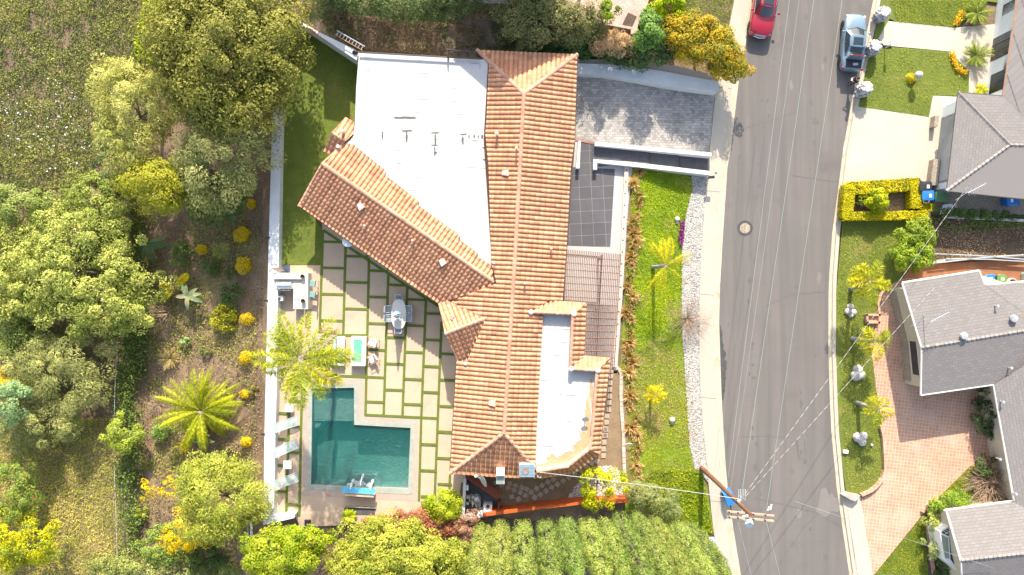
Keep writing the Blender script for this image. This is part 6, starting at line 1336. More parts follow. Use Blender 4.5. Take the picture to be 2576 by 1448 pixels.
# ================================================================ vehicles
def car(label, nose, tail, paint, suv=False, trunk_open=False, W=1.84):
    "nose and tail: sheet points of the ends; modelled along +y with the origin on the road"
    A=P(*nose,.55);B=P(*tail,.55); d=A-B; Lc=d.length; mid=(A+B)/2; rz=math.atan2(d.y,d.x)-math.pi/2
    t=thing('parked_car',label,'car',(0,0,0)); h=Lc/2
    hb=.96 if suv else .80; ht=1.70 if suv else 1.44; wh=W/2
    # body: stations nose to tail  (y, half width, sill z, shoulder z, centre z)
    if suv: st=[(h,.62,.42,.62,.66),(h-.10,.78,.34,.82,.88),(h-.35,.88,.30,.94,1.0),(h-.9,.92,.28,1.0,1.06),(h-1.35,.92,.28,1.03,1.08),(0,.92,.27,1.04,1.08),(-h+.9,.92,.28,1.05,1.08),(-h+.3,.89,.32,1.04,1.06),(-h+.06,.82,.40,.98,1.0),(-h,.70,.48,.85,.86)]
    else: st=[(h,.38,.38,.50,.54),(h-.07,.60,.30,.60,.66),(h-.28,.78,.24,.69,.76),(h-.7,.89,.22,.78,.86),(h-1.25,.92,.22,.86,.93),(.2,.92,.2,.90,.94),(-h+1.5,.92,.21,.92,.96),(-h+.9,.92,.22,.92,.98),(-h+.35,.87,.28,.90,.96),(-h+.1,.78,.36,.84,.88),(-h,.62,.44,.70,.72)]
    k=wh/.92; rings=[]
    for y,w_,zb,zs_,zc_ in st:
        w_*=k
        half=[(w_*.90,zb),(w_*.99,zb+.10),(w_*1.0,(zb+zs_)*.5),(w_*.97,zs_-.10),(w_*.90,zs_-.02),(w_*.72,zs_+(zc_-zs_)*.6),(w_*.4,zc_-.005),(0,zc_)]
        ring=half+[(-a,b) for a,b in half[-2::-1]]; rings.append([(a,y,b) for a,b in ring])
    mb=MB(); mb.loft(rings); body=mb.build('body',paint,t,smooth=38)
    if suv: wf,rf,rr_,wr=h-1.42,h-2.02,-h+.55,-h+.18
    else: wf,rf,rr_,wr=h-1.28,h-1.95,-h+1.72,-h+.98
    zb=1.06 if suv else .94; w0=wh*.88; w1=wh*.66; 
    def curve(y,w_,z,bow,crown,n=9): return [(w_*s,y-bow*s*s,z-crown*s*s) for s in np.linspace(-1,1,n)]
    F0=curve(wf,w0,zb+.05,.22,.05);F1=curve(rf,w1,ht-.02,.10,.05);Rr0=curve(rr_,w1,ht-.03,-.04,.05);Rr1=curve(wr,w0*.92,zb+.07,-.12,.05)
    mid_=curve((rf+rr_)/2,w1*1.03,ht+.015,0,.05)
    def sheet(rows,name,mat,par,sm_=60):
        n=len(rows[0]); pts=[p for r in rows for p in r]; f=[[i*n+j,i*n+j+1,(i+1)*n+j+1,(i+1)*n+j] for i in range(len(rows)-1) for j in range(n-1)]
        mb=MB(); mb.add(pts,f); return mb.build(name,mat,par,smooth=sm_)
    def lerp(a,b,q): return [tuple(x+(y-x)*q for x,y in zip(p,r)) for p,r in zip(a,b)]
    sheet([F1,mid_,Rr0],'roof',paint,t)
    # pillars: paint frame behind the panes
    up=lambda row,dz:[(a,b,c+dz) for a,b,c in row]
    ins=lambda row,f:[(a*f,b,c) for a,b,c in row]
    sheet([F0,F1],'pillar',paint,t); sheet([Rr0,Rr1],'pillar',paint,t)
    g=lambda a,b,q0,q1,f:[up(ins(lerp(a,b,q),f),.012) for q in np.linspace(q0,q1,4)]
    sheet(g(F0,F1,.02,.95,.93),'windscreen','car_glass',t); sheet(g(Rr0,Rr1,.06,.93,.90),'rear_window','car_glass',t)
    for s in (0,-1):
        sg=-1 if s==0 else 1
        belt=[F0[s],(w0*1.04*sg,(wf+wr)/2,zb+.0),Rr1[s]]; top=[F1[s],mid_[s],Rr0[s]]
        rows=[[belt[0],belt[1],belt[2]],[top[0],top[1],top[2]]]; mbx=MB(); mbx.add(rows[0]+rows[1],[[0,1,4,3],[1,2,5,4]]); mbx.build('pillar',paint,t)
        c=[tuple(sum(v)/6 for v in zip(*(rows[0]+rows[1])))][0]; o=.045*sg
        for a_,b_ in ((0,1),(1,2)):
            q=[rows[0][a_],rows[0][b_],rows[1][b_],rows[1][a_]]; m_=[sum(v)/4 for v in zip(*q)]; q=[tuple(m_[i]+(p[i]-m_[i])*.86 for i in range(3)) for p in q]; q=[(p[0]+o,p[1],p[2]+.025) for p in q]
            mbx=MB(); mbx.add(q,[[0,1,2,3]]); mbx.build('side_window','car_glass',t)
        # mirrors, lamps
        mbx=MB(); mbx.box((sg*(wh+.11),wf-.38,zb+.10),(.24,.14,.15),bev=.04); mbx.build('mirror',paint if not suv else 'red_paint',t)
    # sunroof
    zs_=ht+.012; y0=rf-.22; mbx=MB(); mbx.box((0,y0-.28,zs_+.005),(w1*1.25,.55 if not suv else .75,.012),bev=.005); mbx.build('sunroof','car_glass',t)
    # lamps front and rear
    for sg in (-1,1):
        y=h-.22; mbx=MB(); z=(.84 if suv else .66); mbx.ball((sg*wh*.74,y-.0,z-.02),.10,6,.5); mbx.build('headlight','pale_glass' if suv else 'white_paint',t,smooth=60)
        mbx=MB(); mbx.ball((sg*wh*.82,-h+.17,.9 if suv else .80),.12,6,.7); mbx.build('tail_light','tail_red',t,smooth=60)
    # wheels
    for y in (h-.86,-h+.95):
        for sg in (-1,1):
            x=sg*(wh-.09); wr_=.36 if suv else .335
            def disc(prof): return [[(x+sg*dx,y+r_*math.cos(a),wr_+r_*math.sin(a)) for a in np.linspace(0,2*math.pi,21)[:-1]] for r_,dx in prof]
            mbx=MB(); mbx.loft(disc([(wr_*.6,-.1),(wr_*.97,-.1),(wr_,-.05),(wr_,.06),(wr_*.95,.10),(wr_*.66,.10)])); ty=mbx.build('tyre','rubber',t,smooth=40)
            mbx=MB(); mbx.loft(disc([(wr_*.66,.0),(wr_*.66,.105),(wr_*.55,.08),(wr_*.15,.09),(.02,.09)]))
            mbx.build('rim','steel',t,smooth=40)
    # grille, bumper and plate
    if suv:
        mbx=MB(); mbx.box((0,h-.06,.74),(.95,.12,.16),bev=.03); mbx.build('grille','grey_metal',t); mbx=MB(); mbx.tube([(-.62,h-.06,.52),(0,h+.05,.50),(.62,h-.06,.52)],.05,8); mbx.build('bumper_bar','chrome',t,smooth=60)
        for sg in (-1,1): mbx=MB(); mbx.tube([(sg*w1*.93,rf-.15,ht+.03),(sg*w1*.97,(rf+rr_)/2,ht+.06),(sg*w1*.93,rr_+.1,ht+.02)],.028,6); mbx.build('roof_rail','chrome',t)
        for sg in (-1,1): mbx=MB(); mbx.tube([(sg*w0*1.04,wf-.2,zb+.03),(sg*w0*1.06,0,zb+.03),(sg*w0*1.02,wr+.2,zb+.05)],.018,5); mbx.build('belt_trim','chrome',t)
    else:
        mbx=MB(); mbx.box((0,-h+.03,.62),(.5,.05,.14)); mbx.build('number_plate','white_paint',t)
        mbx=MB(); mbx.tube([(-w0*.86,wf+.02-.17,zb+.035),(0,wf+.06,zb+.05),(w0*.86,wf+.02-.17,zb+.035)],.035,5); mbx.build('cowl','black',t)
    if trunk_open:
        mbx=MB(); y0,y1=wr-.10,-h+.20
        mbx.prism([(-.62,y1,.70),(.62,y1,.70),(.66,y0,.76),(-.66,y0,.76)],[(-.60,y1,.955),(.60,y1,.955),(.66,y0,1.0),(-.66,y0,1.0)]); mbx.build('boot_well','black',t)
        mbx=MB(); mbx.box((.14,(y0+y1)/2-.05,.96),(.42,.2,.07),R(8),bev=.02); mbx.build('boot_mat','grey_metal',t)
        mbx=MB(); m=Matrix.Translation(Vector((0,y0+.03,1.0)))@Matrix.Rotation(R(78),4,'X'); pts=[m@Vector(q) for q in ((-.62,.0,0),(.62,0,0),(.60,.62,.04),(-.60,.62,.04),(-.62,0,.09),(.62,0,.09),(.60,.66,.13),(-.60,.66,.13))]
        mbx.prism(pts[:4],pts[4:]); lid=mbx.build('boot_lid',paint,t)
        mbx=MB(); c=m@Vector((0,.64,.09)); mbx.box(c,(.9,.06,.07)); mbx.build('lamp_strip','tail_red',lid)
    t.location=(mid.x,mid.y,.0); t.rotation_euler=(0,0,rz)
    return t
car('pale blue sedan parked by the kerb with its boot lid open',(2153,36),(2140,181),'blue_paint',trunk_open=True)
car('red sport utility car parked by the kerb, cut by the top edge',(1910,94),(1934,-52),'red_paint',suv=True,W=1.88)
# ================================================================ person
def person(label, px, py, rz):
    t=thing('person',label,'person',(0,0,0))
    def skin(name,verts,edges,rad,mat,root=0,sub=2,par=t):
        me=bpy.data.meshes.new(name); me.from_pydata(verts,edges,[]); ob=bpy.data.objects.new(name,me); C.objects.link(ob); ob.parent=par
        sk_=ob.modifiers.new('skin','SKIN'); sv=me.skin_vertices[0].data
        for i,r_ in enumerate(rad): sv[i].radius=(r_,r_) if not isinstance(r_,tuple) else r_
        sv[root].use_root=True; sk_.use_smooth_shade=True; s=ob.modifiers.new('sub','SUBSURF'); s.levels=sub; s.render_levels=sub; me.materials.append(M[mat]); return ob
    # facing +y; forearms raised in front of the chest, head bent forward
    V=[(0,0,.95),(0,.0,1.12),(0,.01,1.30),(0,.02,1.43),(0,.05,1.50),(0,.10,1.60),(0,.13,1.70),
       (-.18,.01,1.40),(-.24,.05,1.12),(-.13,.30,1.14),(.18,.01,1.40),(.25,.06,1.12),(.12,.31,1.18),
       (-.10,.0,.90),(-.11,.03,.50),(-.11,-.02,.08),(-.11,.13,.03),(.10,.0,.90),(.12,.06,.50),(.13,-.01,.08),(.13,.14,.03)]
    E=[(0,1),(1,2),(2,3),(3,4),(4,5),(5,6),(3,7),(7,8),(8,9),(3,10),(10,11),(11,12),(0,13),(13,14),(14,15),(15,16),(0,17),(17,18),(18,19),(19,20)]
    Rr=[(.15,.11),(.14,.10),(.17,.11),(.12,.09),.055,(.078,.095),(.07,.085),.062,.047,.034,.062,.047,.034,.085,.055,.04,.035,.085,.055,.04,.035]
    b=skin('body',V,E,Rr,'skin')
    # five unequal fingers and a thumb on each hand, rooted in the palm
    for s,w_ in ((-1,Vector((-.13,.30,1.14))),(1,Vector((.12,.31,1.18)))):
        pv=[tuple(w_),tuple(w_+Vector((-s*.015,.05,.01))),tuple(w_+Vector((-s*.02,.095,.012)))]; pe=[(0,1),(1,2)]; pr=[.026,(.040,.018),(.038,.016)]
        hand=skin('hand',pv,pe,pr,'skin')
        for i,(dx,l) in enumerate(((-.030,.070),(-.010,.080),(.010,.074),(.028,.058))):
            a=w_+Vector((-s*.02+dx,.085,.012)); c=a+Vector((0,l*.55,.012)); e_=c+Vector((-s*.006,l*.25,-.022)); skin('finger',[tuple(a),tuple(c),tuple(e_)],[(0,1),(1,2)],[.0095,.0085,.007],'skin',sub=1,par=hand)
        a=w_+Vector((-s*.045,.03,.015)); c=a+Vector((-s*.03,.035,.02)); e_=c+Vector((-s*.008,.03,.01)); skin('thumb',[tuple(a),tuple(c),tuple(e_)],[(0,1),(1,2)],[.013,.011,.009],'skin',sub=1,par=hand)
    skin('jacket',[V[0],V[1],V[2],(0,.02,1.42),V[7],V[8],(-.155,.245,1.135),V[10],V[11],(.15,.25,1.17)],[(0,1),(1,2),(2,3),(3,4),(4,5),(5,6),(3,7),(7,8),(8,9)],[(.18,.14),(.17,.13),(.195,.135),(.14,.11),.085,.068,.055,.085,.068,.055],'jacket')
    skin('trousers',[(0,0,.94),V[13],V[14],(-.11,-.01,.12),V[17],V[18],(.13,0,.12)],[(0,1),(1,2),(2,3),(0,4),(4,5),(5,6)],[(.165,.125),.105,.075,.06,.105,.075,.06],'trousers')
    for s,i,j in ((-1,15,16),(1,19,20)): skin('shoe',[tuple(Vector(V[i])+Vector((0,-.04,-.03))),tuple(Vector(V[j])+Vector((0,.03,.01)))],[(0,1)],[.05,.042],'black')
    hd=Vector((0,.115,1.655))
    mb=MB(); mb.ball(hd+Vector((0,-.025,.035)),.112,9,1.02,.03); mb.build('hair','hair',t,smooth=60)
    mb=MB(); mb.ball(hd+Vector((0,.105,-.03)),.018,5,1.4); mb.build('nose','skin',t,smooth=60)
    for s in (-1,1):
        mb=MB(); mb.ball(hd+Vector((s*.034,.093,.0)),.012,5); mb.build('eye','white_paint',t,smooth=60)
        mb=MB(); mb.ball(hd+Vector((s*.085,.0,-.01)),.024,5,1.4); mb.build('ear','skin',t,smooth=60)
    mb=MB(); mb.tube([hd+Vector((-.025,.10,-.068)),hd+Vector((0,.108,-.07)),hd+Vector((.025,.10,-.068))],.007,5); mb.build('mouth','vent_pink',t)
    g=P(px,py,1.65); g.z=.13; t.location=g; t.rotation_euler=(0,0,rz); return t
pr=person('person in dark clothes standing on the kerb behind the open car boot',2160,199,R(80))
m_=Matrix.Rotation(R(80),4,'Z'); c=pr.location+(m_@Vector((-.005,.37,1.19))); t=thing('folded_paper','pale folded paper held by the person at the kerb','paper',c); mb=MB(); mb.box(t.location,(.20,.13,.012),R(80)); mb.build('sheet','offwhite',t)
# ================================================================ utility pole and wires
pb=P(1764,1177,0); hp=11.9
t=thing('utility_pole','brown wooden utility pole with two crossarms leaning over the street in view','utility pole',pb)
mb=MB(); mb.tube([pb-Vector((0,0,.4)),pb+Vector((.02,0,4)),pb+Vector((0,.0,hp))],[.19,.17,.13],12); mb.build('shaft','wood_pole',t,smooth=60)
for (a,b) in (((1829,1287),(1947,1298)),((1829,1300),(1946,1311))):
    A=P(*a,11.1);B=P(*b,11.1); mb=MB(); mb.box((A+B)/2,((B-A).length,.11,.13),math.atan2((B-A).y,(B-A).x)); arm=mb.build('crossarm','pale_wood',t)
    for q in (.03,.22,.55,.80): p=A.lerp(B,q)+Vector((0,0,.06)); mb=MB(); mb.lathe(p,[(.03,0),(.05,.05),(.035,.09),(.055,.14),(.02,.19)],8); mb.build('insulator','dark_metal',arm,smooth=50)
p=P(1880,1313,10.); mb=MB(); mb.lathe(p-Vector((0,0,.55)),[(.02,0),(.27,.02),(.28,.8),(.30,.84),(.26,.95),(.10,1.02),(.02,1.03)],18); tr_=mb.build('transformer','ceramic',t,smooth=45)
for a in (.4,1.4): mb=MB(); mb.lathe(p+Vector((.14*math.cos(a),.14*math.sin(a),.45)),[(.05,0),(.05,.1),(.03,.18)],8); mb.build('bushing','white_paint',tr_)
p=P(1864,1262,9.4); mb=MB()
for k in range(7): mb.ball(p+Vector((random.uniform(-.28,.28),random.uniform(-.25,.25),random.uniform(-.2,.2))),.09,5,jit=.1)
mb.build('cable_clamp','grey_metal',t,smooth=60)
mb=MB()
for k in range(5): q=p+Vector((-.2+.11*k,.1,.1)); mb.tube([q,q+Vector((.02,.75,.02))],.03,5)
mb.build('dead_end_grip','alu',t)
p=P(1870,1286,10.5); mb=MB(); mb.ball(p,.12,6); mb.ball(p+Vector((.2,-.25,.1)),.1,6); mb.build('cutout','white_paint',t,smooth=60)
p=P(1938,1283,11.3); mb=MB(); mb.tube([p,p+Vector((.07,.35,.02))],.05,6); mb.tube([p+Vector((-.16,-.05,0)),p+Vector((-.1,.2,.05))],.05,6); mb.build('arrester','white_paint',t)
def wire(name,label,pts,r_,mat,sag=.0,n=30,group=None,twist=0.):
    a,b=[P(x,y,z) for x,y,z in pts]; 
    line=[a.lerp(b,i/n)-Vector((0,0,sag*4*(i/n)*(1-i/n))) for i in range(n+1)]
    mb=MB(); o=len(mb.v); mb.tube(line,r_,6)
    if twist:
        Lw=(b-a).length; uv=[]
        for fi,f in enumerate(mb.f):
            seg=fi//6
            mb.uv[fi]=[((0 if k in (0,1) else 1)*Lw/n/twist+seg*Lw/n/twist,.5) for k in range(len(f))]
    return tag(mb.build(name,mat,None,smooth=60),label,'wire',group)
wire('power_line','green grey wire from the pole head up the street, left one',[(1866,1244,9.7),(2063,-110,9.2)],.012,'wire_green',.0)
wire('power_line','green grey wire from the long crossarm up the street, right one',[(1926,1296,11.2),(2135,-110,10.6)],.012,'wire_green',.0)
wire('power_line','thin wire from the right crossarm to the bottom edge',[(1926,1306,11.2),(1985,1540,11.)],.011,'wire_green')
wire('power_line','thin wire from the left crossarm to the bottom edge',[(1854,1303,11.2),(1905,1510,11.)],.011,'wire_green')
wire('telephone_cable','thin pale cable along the left lane of the street',[(1832,1200,6.5),(2000,-110,7.)],.012,'wire_grey')
wire('telephone_cable','grey cable beside the thin pale cable of the left lane',[(1838,1230,7.),(2026,-110,7.2)],.009,'wire_grey')
wire('service_cable','dashed-looking twisted cable from the pole to the grey hipped roof house',[(1868,1252,9.6),(2440,462,4.3)],.016,'twisted_cable',.0,60,twist=.6)
wire('service_cable','dashed-looking twisted cable from the pole to the U-shaped house mast',[(1870,1256,9.6),(2353,722,4.8)],.016,'twisted_cable',.0,60,twist=.6)
wire('service_cable','white cable from the pole to the south roof corner',[(1860,1256,9.5),(1358,1189,4.6)],.017,'wire_white',.25,40)
wire('telephone_cable','low cable crossing from the bottom of the brick drive',[(2000,1262,9.),(2500,1430,4.)],.010,'wire_grey')
# masts on the roofs opposite
def mast(label,px,py,z,h_,loc_pl):
    p=loc_pl.px(px,py); t=thing('roof_antenna',label,'antenna',p); mb=MB(); mb.tube([p-Vector((0,0,.1)),p+Vector((0,0,h_))],.03,6); mb.build('mast','grey_metal',t)
    q=p+Vector((0,0,h_)); mb=MB(); mb.tube([q+Vector((-.6,-.35,0)),q+Vector((.75,.35,0))],.018,5)
    for k in np.linspace(-.9,1,9): o=q+Vector((.7*k,.34*k,0)); w_=.34*(1-.3*k); mb.tube([o+Vector((-.17,.34,0))*w_*2,o-Vector((-.17,.34,0))*w_*2],.012,4)
    mb.build('boom','alu',t); mb=MB(); mb.tube([p+Vector((0,0,h_*.45)),p+Vector((-1.,-.8,0.05))],.012,4); mb.tube([p+Vector((0,0,h_*.45)),p+Vector((.5,-.5,.0))],.012,4); mb.build('guy','grey_metal',t); return t
mast('tall antenna mast on the near corner of the U-shaped house roof',2322,795,0,2.0,UN)
mast('short antenna and cable mast at the edge of the grey hipped roof',2436,478,0,.9,sl)
# ================================================================ bins
def bin_(label,px,py,rz,mat,lidmat=None,h_=1.06,open_=False,sticker=True,group=None,z0=.1):
    p=P(px,py,1.); t=thing('wheeled_bin',label,'bin',(0,0,0),0,group); w_,d_=.34,.38; mb=MB()
    mb.loft([[(x*k,y*k2,z) for x,y in ((-w_,-d_),(w_,-d_),(w_,d_),(-w_,d_))] for k,k2,z in ((.74,.72,.04),(.8,.78,.3),(.97,.97,.92),(1.05,1.04,.93),(1.05,1.04,.99))]); mb.build('body',mat,t)
    mb=MB()
    if open_:
        m=Matrix.Translation(Vector((0,-d_*1.0,1.0)))@Matrix.Rotation(R(-250),4,'X'); mb.box((0,0,0),(.1,.1,.1)) if 0 else None
        pts=[Matrix.Translation(Vector((0,-d_*1.05,1.0)))@Matrix.Rotation(R(-115),4,'X')@Vector(q) for q in ((-w_,0,0),(w_,0,0),(w_,.8,0),(-w_,.8,0),(-w_,0,.05),(w_,0,.05),(w_,.8,.05),(-w_,.8,.05))]; mb.prism(pts[:4],pts[4:])
    else:
        rings=[[(x*k,y*k+.0,z) for x,y in ((-w_,-d_*1.1),(-w_*.6,-d_*1.18),(w_*.6,-d_*1.18),(w_,-d_*1.1),(w_,d_),(w_*.6,d_*1.14),(-w_*.6,d_*1.14),(-w_,d_))] for k,z in ((1.1,.99),(1.1,1.03),(1.0,1.07),(.4,1.10))]; mb.loft(rings)
    ld=mb.build('lid',lidmat or mat,t)
    if not open_:
        mb=MB(); mb.box((0,-.16,1.095),(.42,.04,.03),bev=.01); mb.build('rib',lidmat or mat,ld)
        if sticker: mb=MB(); mb.box((.02,.14,1.095),(.26,.2,.012)); mb.build('sticker','white_paint',ld)
    else: mb=MB(); mb.box((0,0,.98),(w_*1.85,d_*1.85,.012)); mb.build('shade_panel','black',t)  # black panel across the rim paints the shade inside the open bin
    mb=MB(); mb.tube([(-w_*.9,-d_*1.2,.95),(w_*.9,-d_*1.2,.95)],.025,6); mb.build('handle',mat,t)
    for s in (-1,1):
        mb=MB(); rings=[[(s*(w_*.86)+dx,-d_*.78+r_*math.cos(a),.13+r_*math.sin(a)) for a in np.linspace(0,6.283,15)[:-1]] for r_,dx in ((.05,-.04),(.13,-.04),(.13,.04),(.05,.04))]; mb.loft(rings); mb.build('wheel','rubber',t)
    t.location=(p.x,p.y,z0); t.rotation_euler=(0,0,rz); t.scale=(1.05,1.,1.); return t
bin_('black wheeled bin with a white label, beside the clipped hedge end',2327,470,R(-90),'bin_black')
bin_('blue wheeled bin between the black bin and the green bin',2333,493,R(-90),'bin_blue')
bin_('dark green wheeled bin right of the blue bin, plain lid',2366,496,R(-90),'bin_green',sticker=False)
bin_('blue wheeled bin on the side path under the grey hipped eave',2546,506,R(95),'bin_blue')
bin_('blue wheeled bin on the brown path behind the U-shaped house',2489,706,R(5),'bin_blue')
bin_('light green wheeled bin on the brown path next to a pale hose reel',2517,707,R(-8),'bin_lime')
bin_('open blue recycling bin on the street gutter under the utility pole',1838,1258,R(200),'bin_blue',open_=True,z0=.02)
t=thing('hose_reel','pale round hose coil on the brown path beside the light green bin','hose',P(2541,711,.1)); p=t.location; mb=MB()
for k in range(3): mb.tube([(p.x+.3*math.cos(a),p.y+.3*math.sin(a),p.z+.08+.1*k) for a in np.linspace(0,6.283,19)],.06,6)
mb.build('coil','rug_pale',t); mb=MB(); mb.tube([p,p+Vector((0,0,.45))],.08,8); mb.build('drum','offwhite',t)
t=thing('condenser_unit','grey-green metal unit on the brown path at the right edge','air conditioner',P(2588,699,.1)); p=t.location; mb=MB(); mb.box(p+Vector((0,0,.45)),(1.3,.8,.9),bev=.06); mb.build('case','pale_teal',t); mb=MB(); mb.lathe(p+Vector((-.2,0,.9)),[(.3,0),(.3,.02),(.05,.03)],16); mb.build('fan_grille','grey_metal',t)
# ================================================================ stone pillars, boulders and small garden things across the street
def pillar(label,px,py,r_,h_):
    p=P(px,py,.1); t=thing('stone_pillar',label,'pillar',p,0,'white stone pillars along the opposite kerb'); mb=MB(); n=0
    mb.lathe(p,[(r_*.9,0),(r_*.92,h_*.8),(r_*.7,h_),(.05,h_+.05)],16); mb.build('core','white_stone',t,smooth=60)
    mb=MB()
    for k in range(170):
        z=random.uniform(.03,1.); a=random.uniform(0,6.283); zz=z*h_; rr=r_*(1 if z<.8 else math.sqrt(max(0,1-((z-.8)/.24)**2))); c=p+Vector((rr*math.cos(a),rr*math.sin(a),zz)); s=random.uniform(.07,.13)
        q=[]; mb.ball(c,s,4,random.uniform(.5,.8),.2,random.choice([(.52,.50,.48),(.42,.40,.385),(.58,.56,.54),(.30,.29,.28)]))
    for k in range(40):
        a=random.uniform(0,6.283); rr=r_*.75*math.sqrt(random.random()); mb.ball(p+Vector((rr*math.cos(a),rr*math.sin(a),h_+.02)),random.uniform(.09,.15),4,.5,.2,random.choice([(.56,.54,.52),(.48,.46,.44),(.60,.58,.56)]))
    mb.build('cobbles','painted',t,smooth=60); return t
pillar('white cobbled stone pillar by the top lawn and garden path',2208,44,.45,1.15)
pillar('white cobbled stone pillar beside the sedan at the path corner',2187,128,.46,1.15)
pillar('white cobbled stone pillar next to the person in dark clothes',2164,231,.46,1.15)
t=thing('mailbox','slim dark mailbox post beside the cobbled pillar at the path corner','mailbox',P(2226,122,.1)); p=t.location; mb=MB(); mb.tube([p,p+Vector((0,0,1.0))],.04,6); mb.build('post','white_paint',t); mb=MB(); mb.box(p+Vector((0,0,1.08)),(.2,.42,.18),bev=.03); mb.build('box','white_paint',t)
mb=MB(); mb.box(P(2232,117,.16),(.75,.1,.12),R(-6),bev=.01); tag(mb.build('edging_timber','dark_metal'),'short dark edging bar at the corner of the garden path','edging')
def boulders(label,spec,cat='boulder',grp=None):
    for (x,y,r_,lb) in spec:
        p=P(x,y,.1); mb=MB(); mb.ball((p.x,p.y,.1+r_*.45),r_,7,.75,.13); tag(mb.build('boulder','white_stone',None,smooth=70),lb,cat,'white boulders on the verge')
boulders('',[(2137,772,.26,'top boulder of the small cluster on the upper verge'),(2131,784,.27,'left boulder of the small cluster on the upper verge'),(2145,786,.27,'right boulder of the small cluster on the upper verge'),(2140,793,.22,'bottom boulder of the small cluster on the upper verge'),
 (2155,930,.40,'upper boulder of the pair between two leaning palms'),(2151,944,.45,'large left boulder of the cluster between two leaning palms'),(2164,943,.34,'small right boulder of the cluster between two leaning palms'),
 (2154,1099,.38,'left boulder of the cluster below the lowest verge palm'),(2169,1097,.36,'right boulder of the cluster below the lowest verge palm'),(2162,1104,.36,'middle boulder of the cluster below the lowest verge palm'),(2167,1112,.33,'bottom boulder of the cluster below the lowest verge palm')])
for (x,y,lb) in ((2127,1137,'small white utility cover box on the verge by the kerb'),(2193,1120,'tiny pale utility cover near the curved brick edging')):
    mb=MB(); mb.box(P(x,y,.2),(.42,.3,.2) if x<2150 else (.2,.18,.18),R(-5),bev=.03); tag(mb.build('utility_cover','offwhite'),lb,'utility box')
# brick edging walls of the brick drive
def edge_wall(name,label,line,w_,z0,z1,mat,cat='wall'):
    pts=[P(x,y,z1) for x,y in line]; mb=MB()
    L_=[];Rg=[]
    for i,p in enumerate(pts):
        d=(pts[min(i+1,len(pts)-1)]-pts[max(i-1,0)]); d.z=0; d.normalize(); nn=Vector((-d.y,d.x,0))*w_/2; L_.append(p+nn);Rg.append(p-nn)
    rings=[[(a.x,a.y,z0),(b.x,b.y,z0),(b.x,b.y,z1),(a.x,a.y,z1)] for a,b in zip(L_,Rg)]; mb.loft(rings); return tag(mb.build(name,mat),label,cat)
edge_wall('brick_edging','curved low brick wall between the verge and the brick drive',[(2217.7,1072),(2224,1098),(2227,1140),(2228,1184),(2222,1205),(2207,1225),(2190,1238),(2168,1247)],.22,.0,.42,'paver')
edge_wall('brick_edging','wavy low brick edging along the upper end of the brick drive',[(2226,726),(2215,745),(2211,765),(2214,792),(2190,876)],.18,.0,.25,'paver')
mb=MB(); mb.ext([P(x,y,.6) for x,y in ((2121,1247),(2134,1241),(2165,1248),(2152,1262),(2140,1258))],0,.6); tag(mb.build('brick_pillar','pink_brick'),'low brick pier at the end of the curved brick wall by the kerb','pillar')
edge_wall('brick_edging','small brick edging curving round the south wing shrubs',[(2322,1290),(2333,1274),(2353,1260),(2385,1253)],.2,.0,.35,'paver')
edge_wall('brick_edging','straight brick edging below the bay window shrubs',[(2335,1318),(2338,1350),(2345,1400),(2352,1448)],.2,.0,.35,'paver')
t=thing('brick_planter','square brick planter box on the brick drive by the verge','planter',P(2197,801,.1)); mb=MB()
for a,b in (((2181,793),(2213,793)),((2213,793),(2212,812)),((2212,812),(2184,812)),((2184,812),(2181,793))):
    A=P(*a,.5);B=P(*b,.5); mb.box(((A+B)/2).xy[:]+(.3,),((B-A).length+.16,.16,.44),math.atan2((B-A).y,(B-A).x))
mb.build('rim','paver',t); mb=MB(); mb.box(P(2197,802,.2),(.9,.5,.2)); mb.build('bed','paver',t)
t=thing('pipe_bundle','grey pipes lying along the low wall by the brown side path','pipes',P(2480,652,.2))
for a,b,m_ in (((2325,638),(2600,655),'grey_metal'),((2340,664),(2600,640),'alu'),((2380,652),(2600,660),'grey_metal')):
    mb=MB(); A=P(*a,.55);B=P(*b,.55); mb.tube([A,A.lerp(B,.5)+Vector((0,.08,0)),B],.05,6); mb.build('pipe',m_,t)
edge_wall('low_wall','pale low wall between the bare bank and the brown side path',[(2325,664),(2380,655),(2450,650),(2600,643)],.22,0,.45,'cream')
edge_wall('low_wall','white low wall behind the bare bank below the grey hipped house',[(2378,545),(2420,547),(2500,551),(2600,556)],.18,0,.5,'white_wall')
t=thing('white_slab','pale weathered table slab with brick ends beside the clipped hedge','slab',P(2387,524,.1)); mb=MB(); mb.prism([P(x,y,.68) for x,y in ((2364,540),(2372,516),(2396,513),(2400,535))],[P(x,y,.74) for x,y in ((2364,540),(2372,516),(2396,513),(2400,535))]); mb.build('top','white_wall',t)
mb=MB(); mb.box(P(2399,523,.4),(.2,.6,.62)); mb.box(P(2374,530,.4),(.2,.5,.5)); mb.build('leg','pink_brick',t)
# ================================================================ front garden bits
for (x,y,r_,lb,sx) in ((1703,553,.22,'pale boulder at the lawn edge by the pink flowers',1.),(1690,1056,.24,'pale upright boulder low on the front lawn',1.)):
    p=G(x,y); mb=MB(); mb.ball((p.x,p.y,p.z+r_*.6),r_,7,1.1,.12); mb.ball((p.x,p.y-.25,p.z+r_*.4),r_*.7,6,.9,.12); tag(mb.build('boulder','white_stone',None,smooth=70),lb,'boulder')
t=thing('mailbox','dark mailbox on a post in the white gravel below the stairs','mailbox',P(1778,452,.05)); p=t.location; mb=MB(); mb.tube([p,p+Vector((0,0,1.05))],.05,6); mb.build('post','dark_metal',t); mb=MB(); mb.box(p+Vector((.05,0,1.12)),(.5,.2,.2),R(4),bev=.03); mb.build('box','dark_metal',t)
mb=MB(); mb.box(P(1801,436,.124),(.16,.1,.012)); tag(mb.build('access_cover','dark_metal'),'tiny dark access cover in the pavement by the stairs','cover')
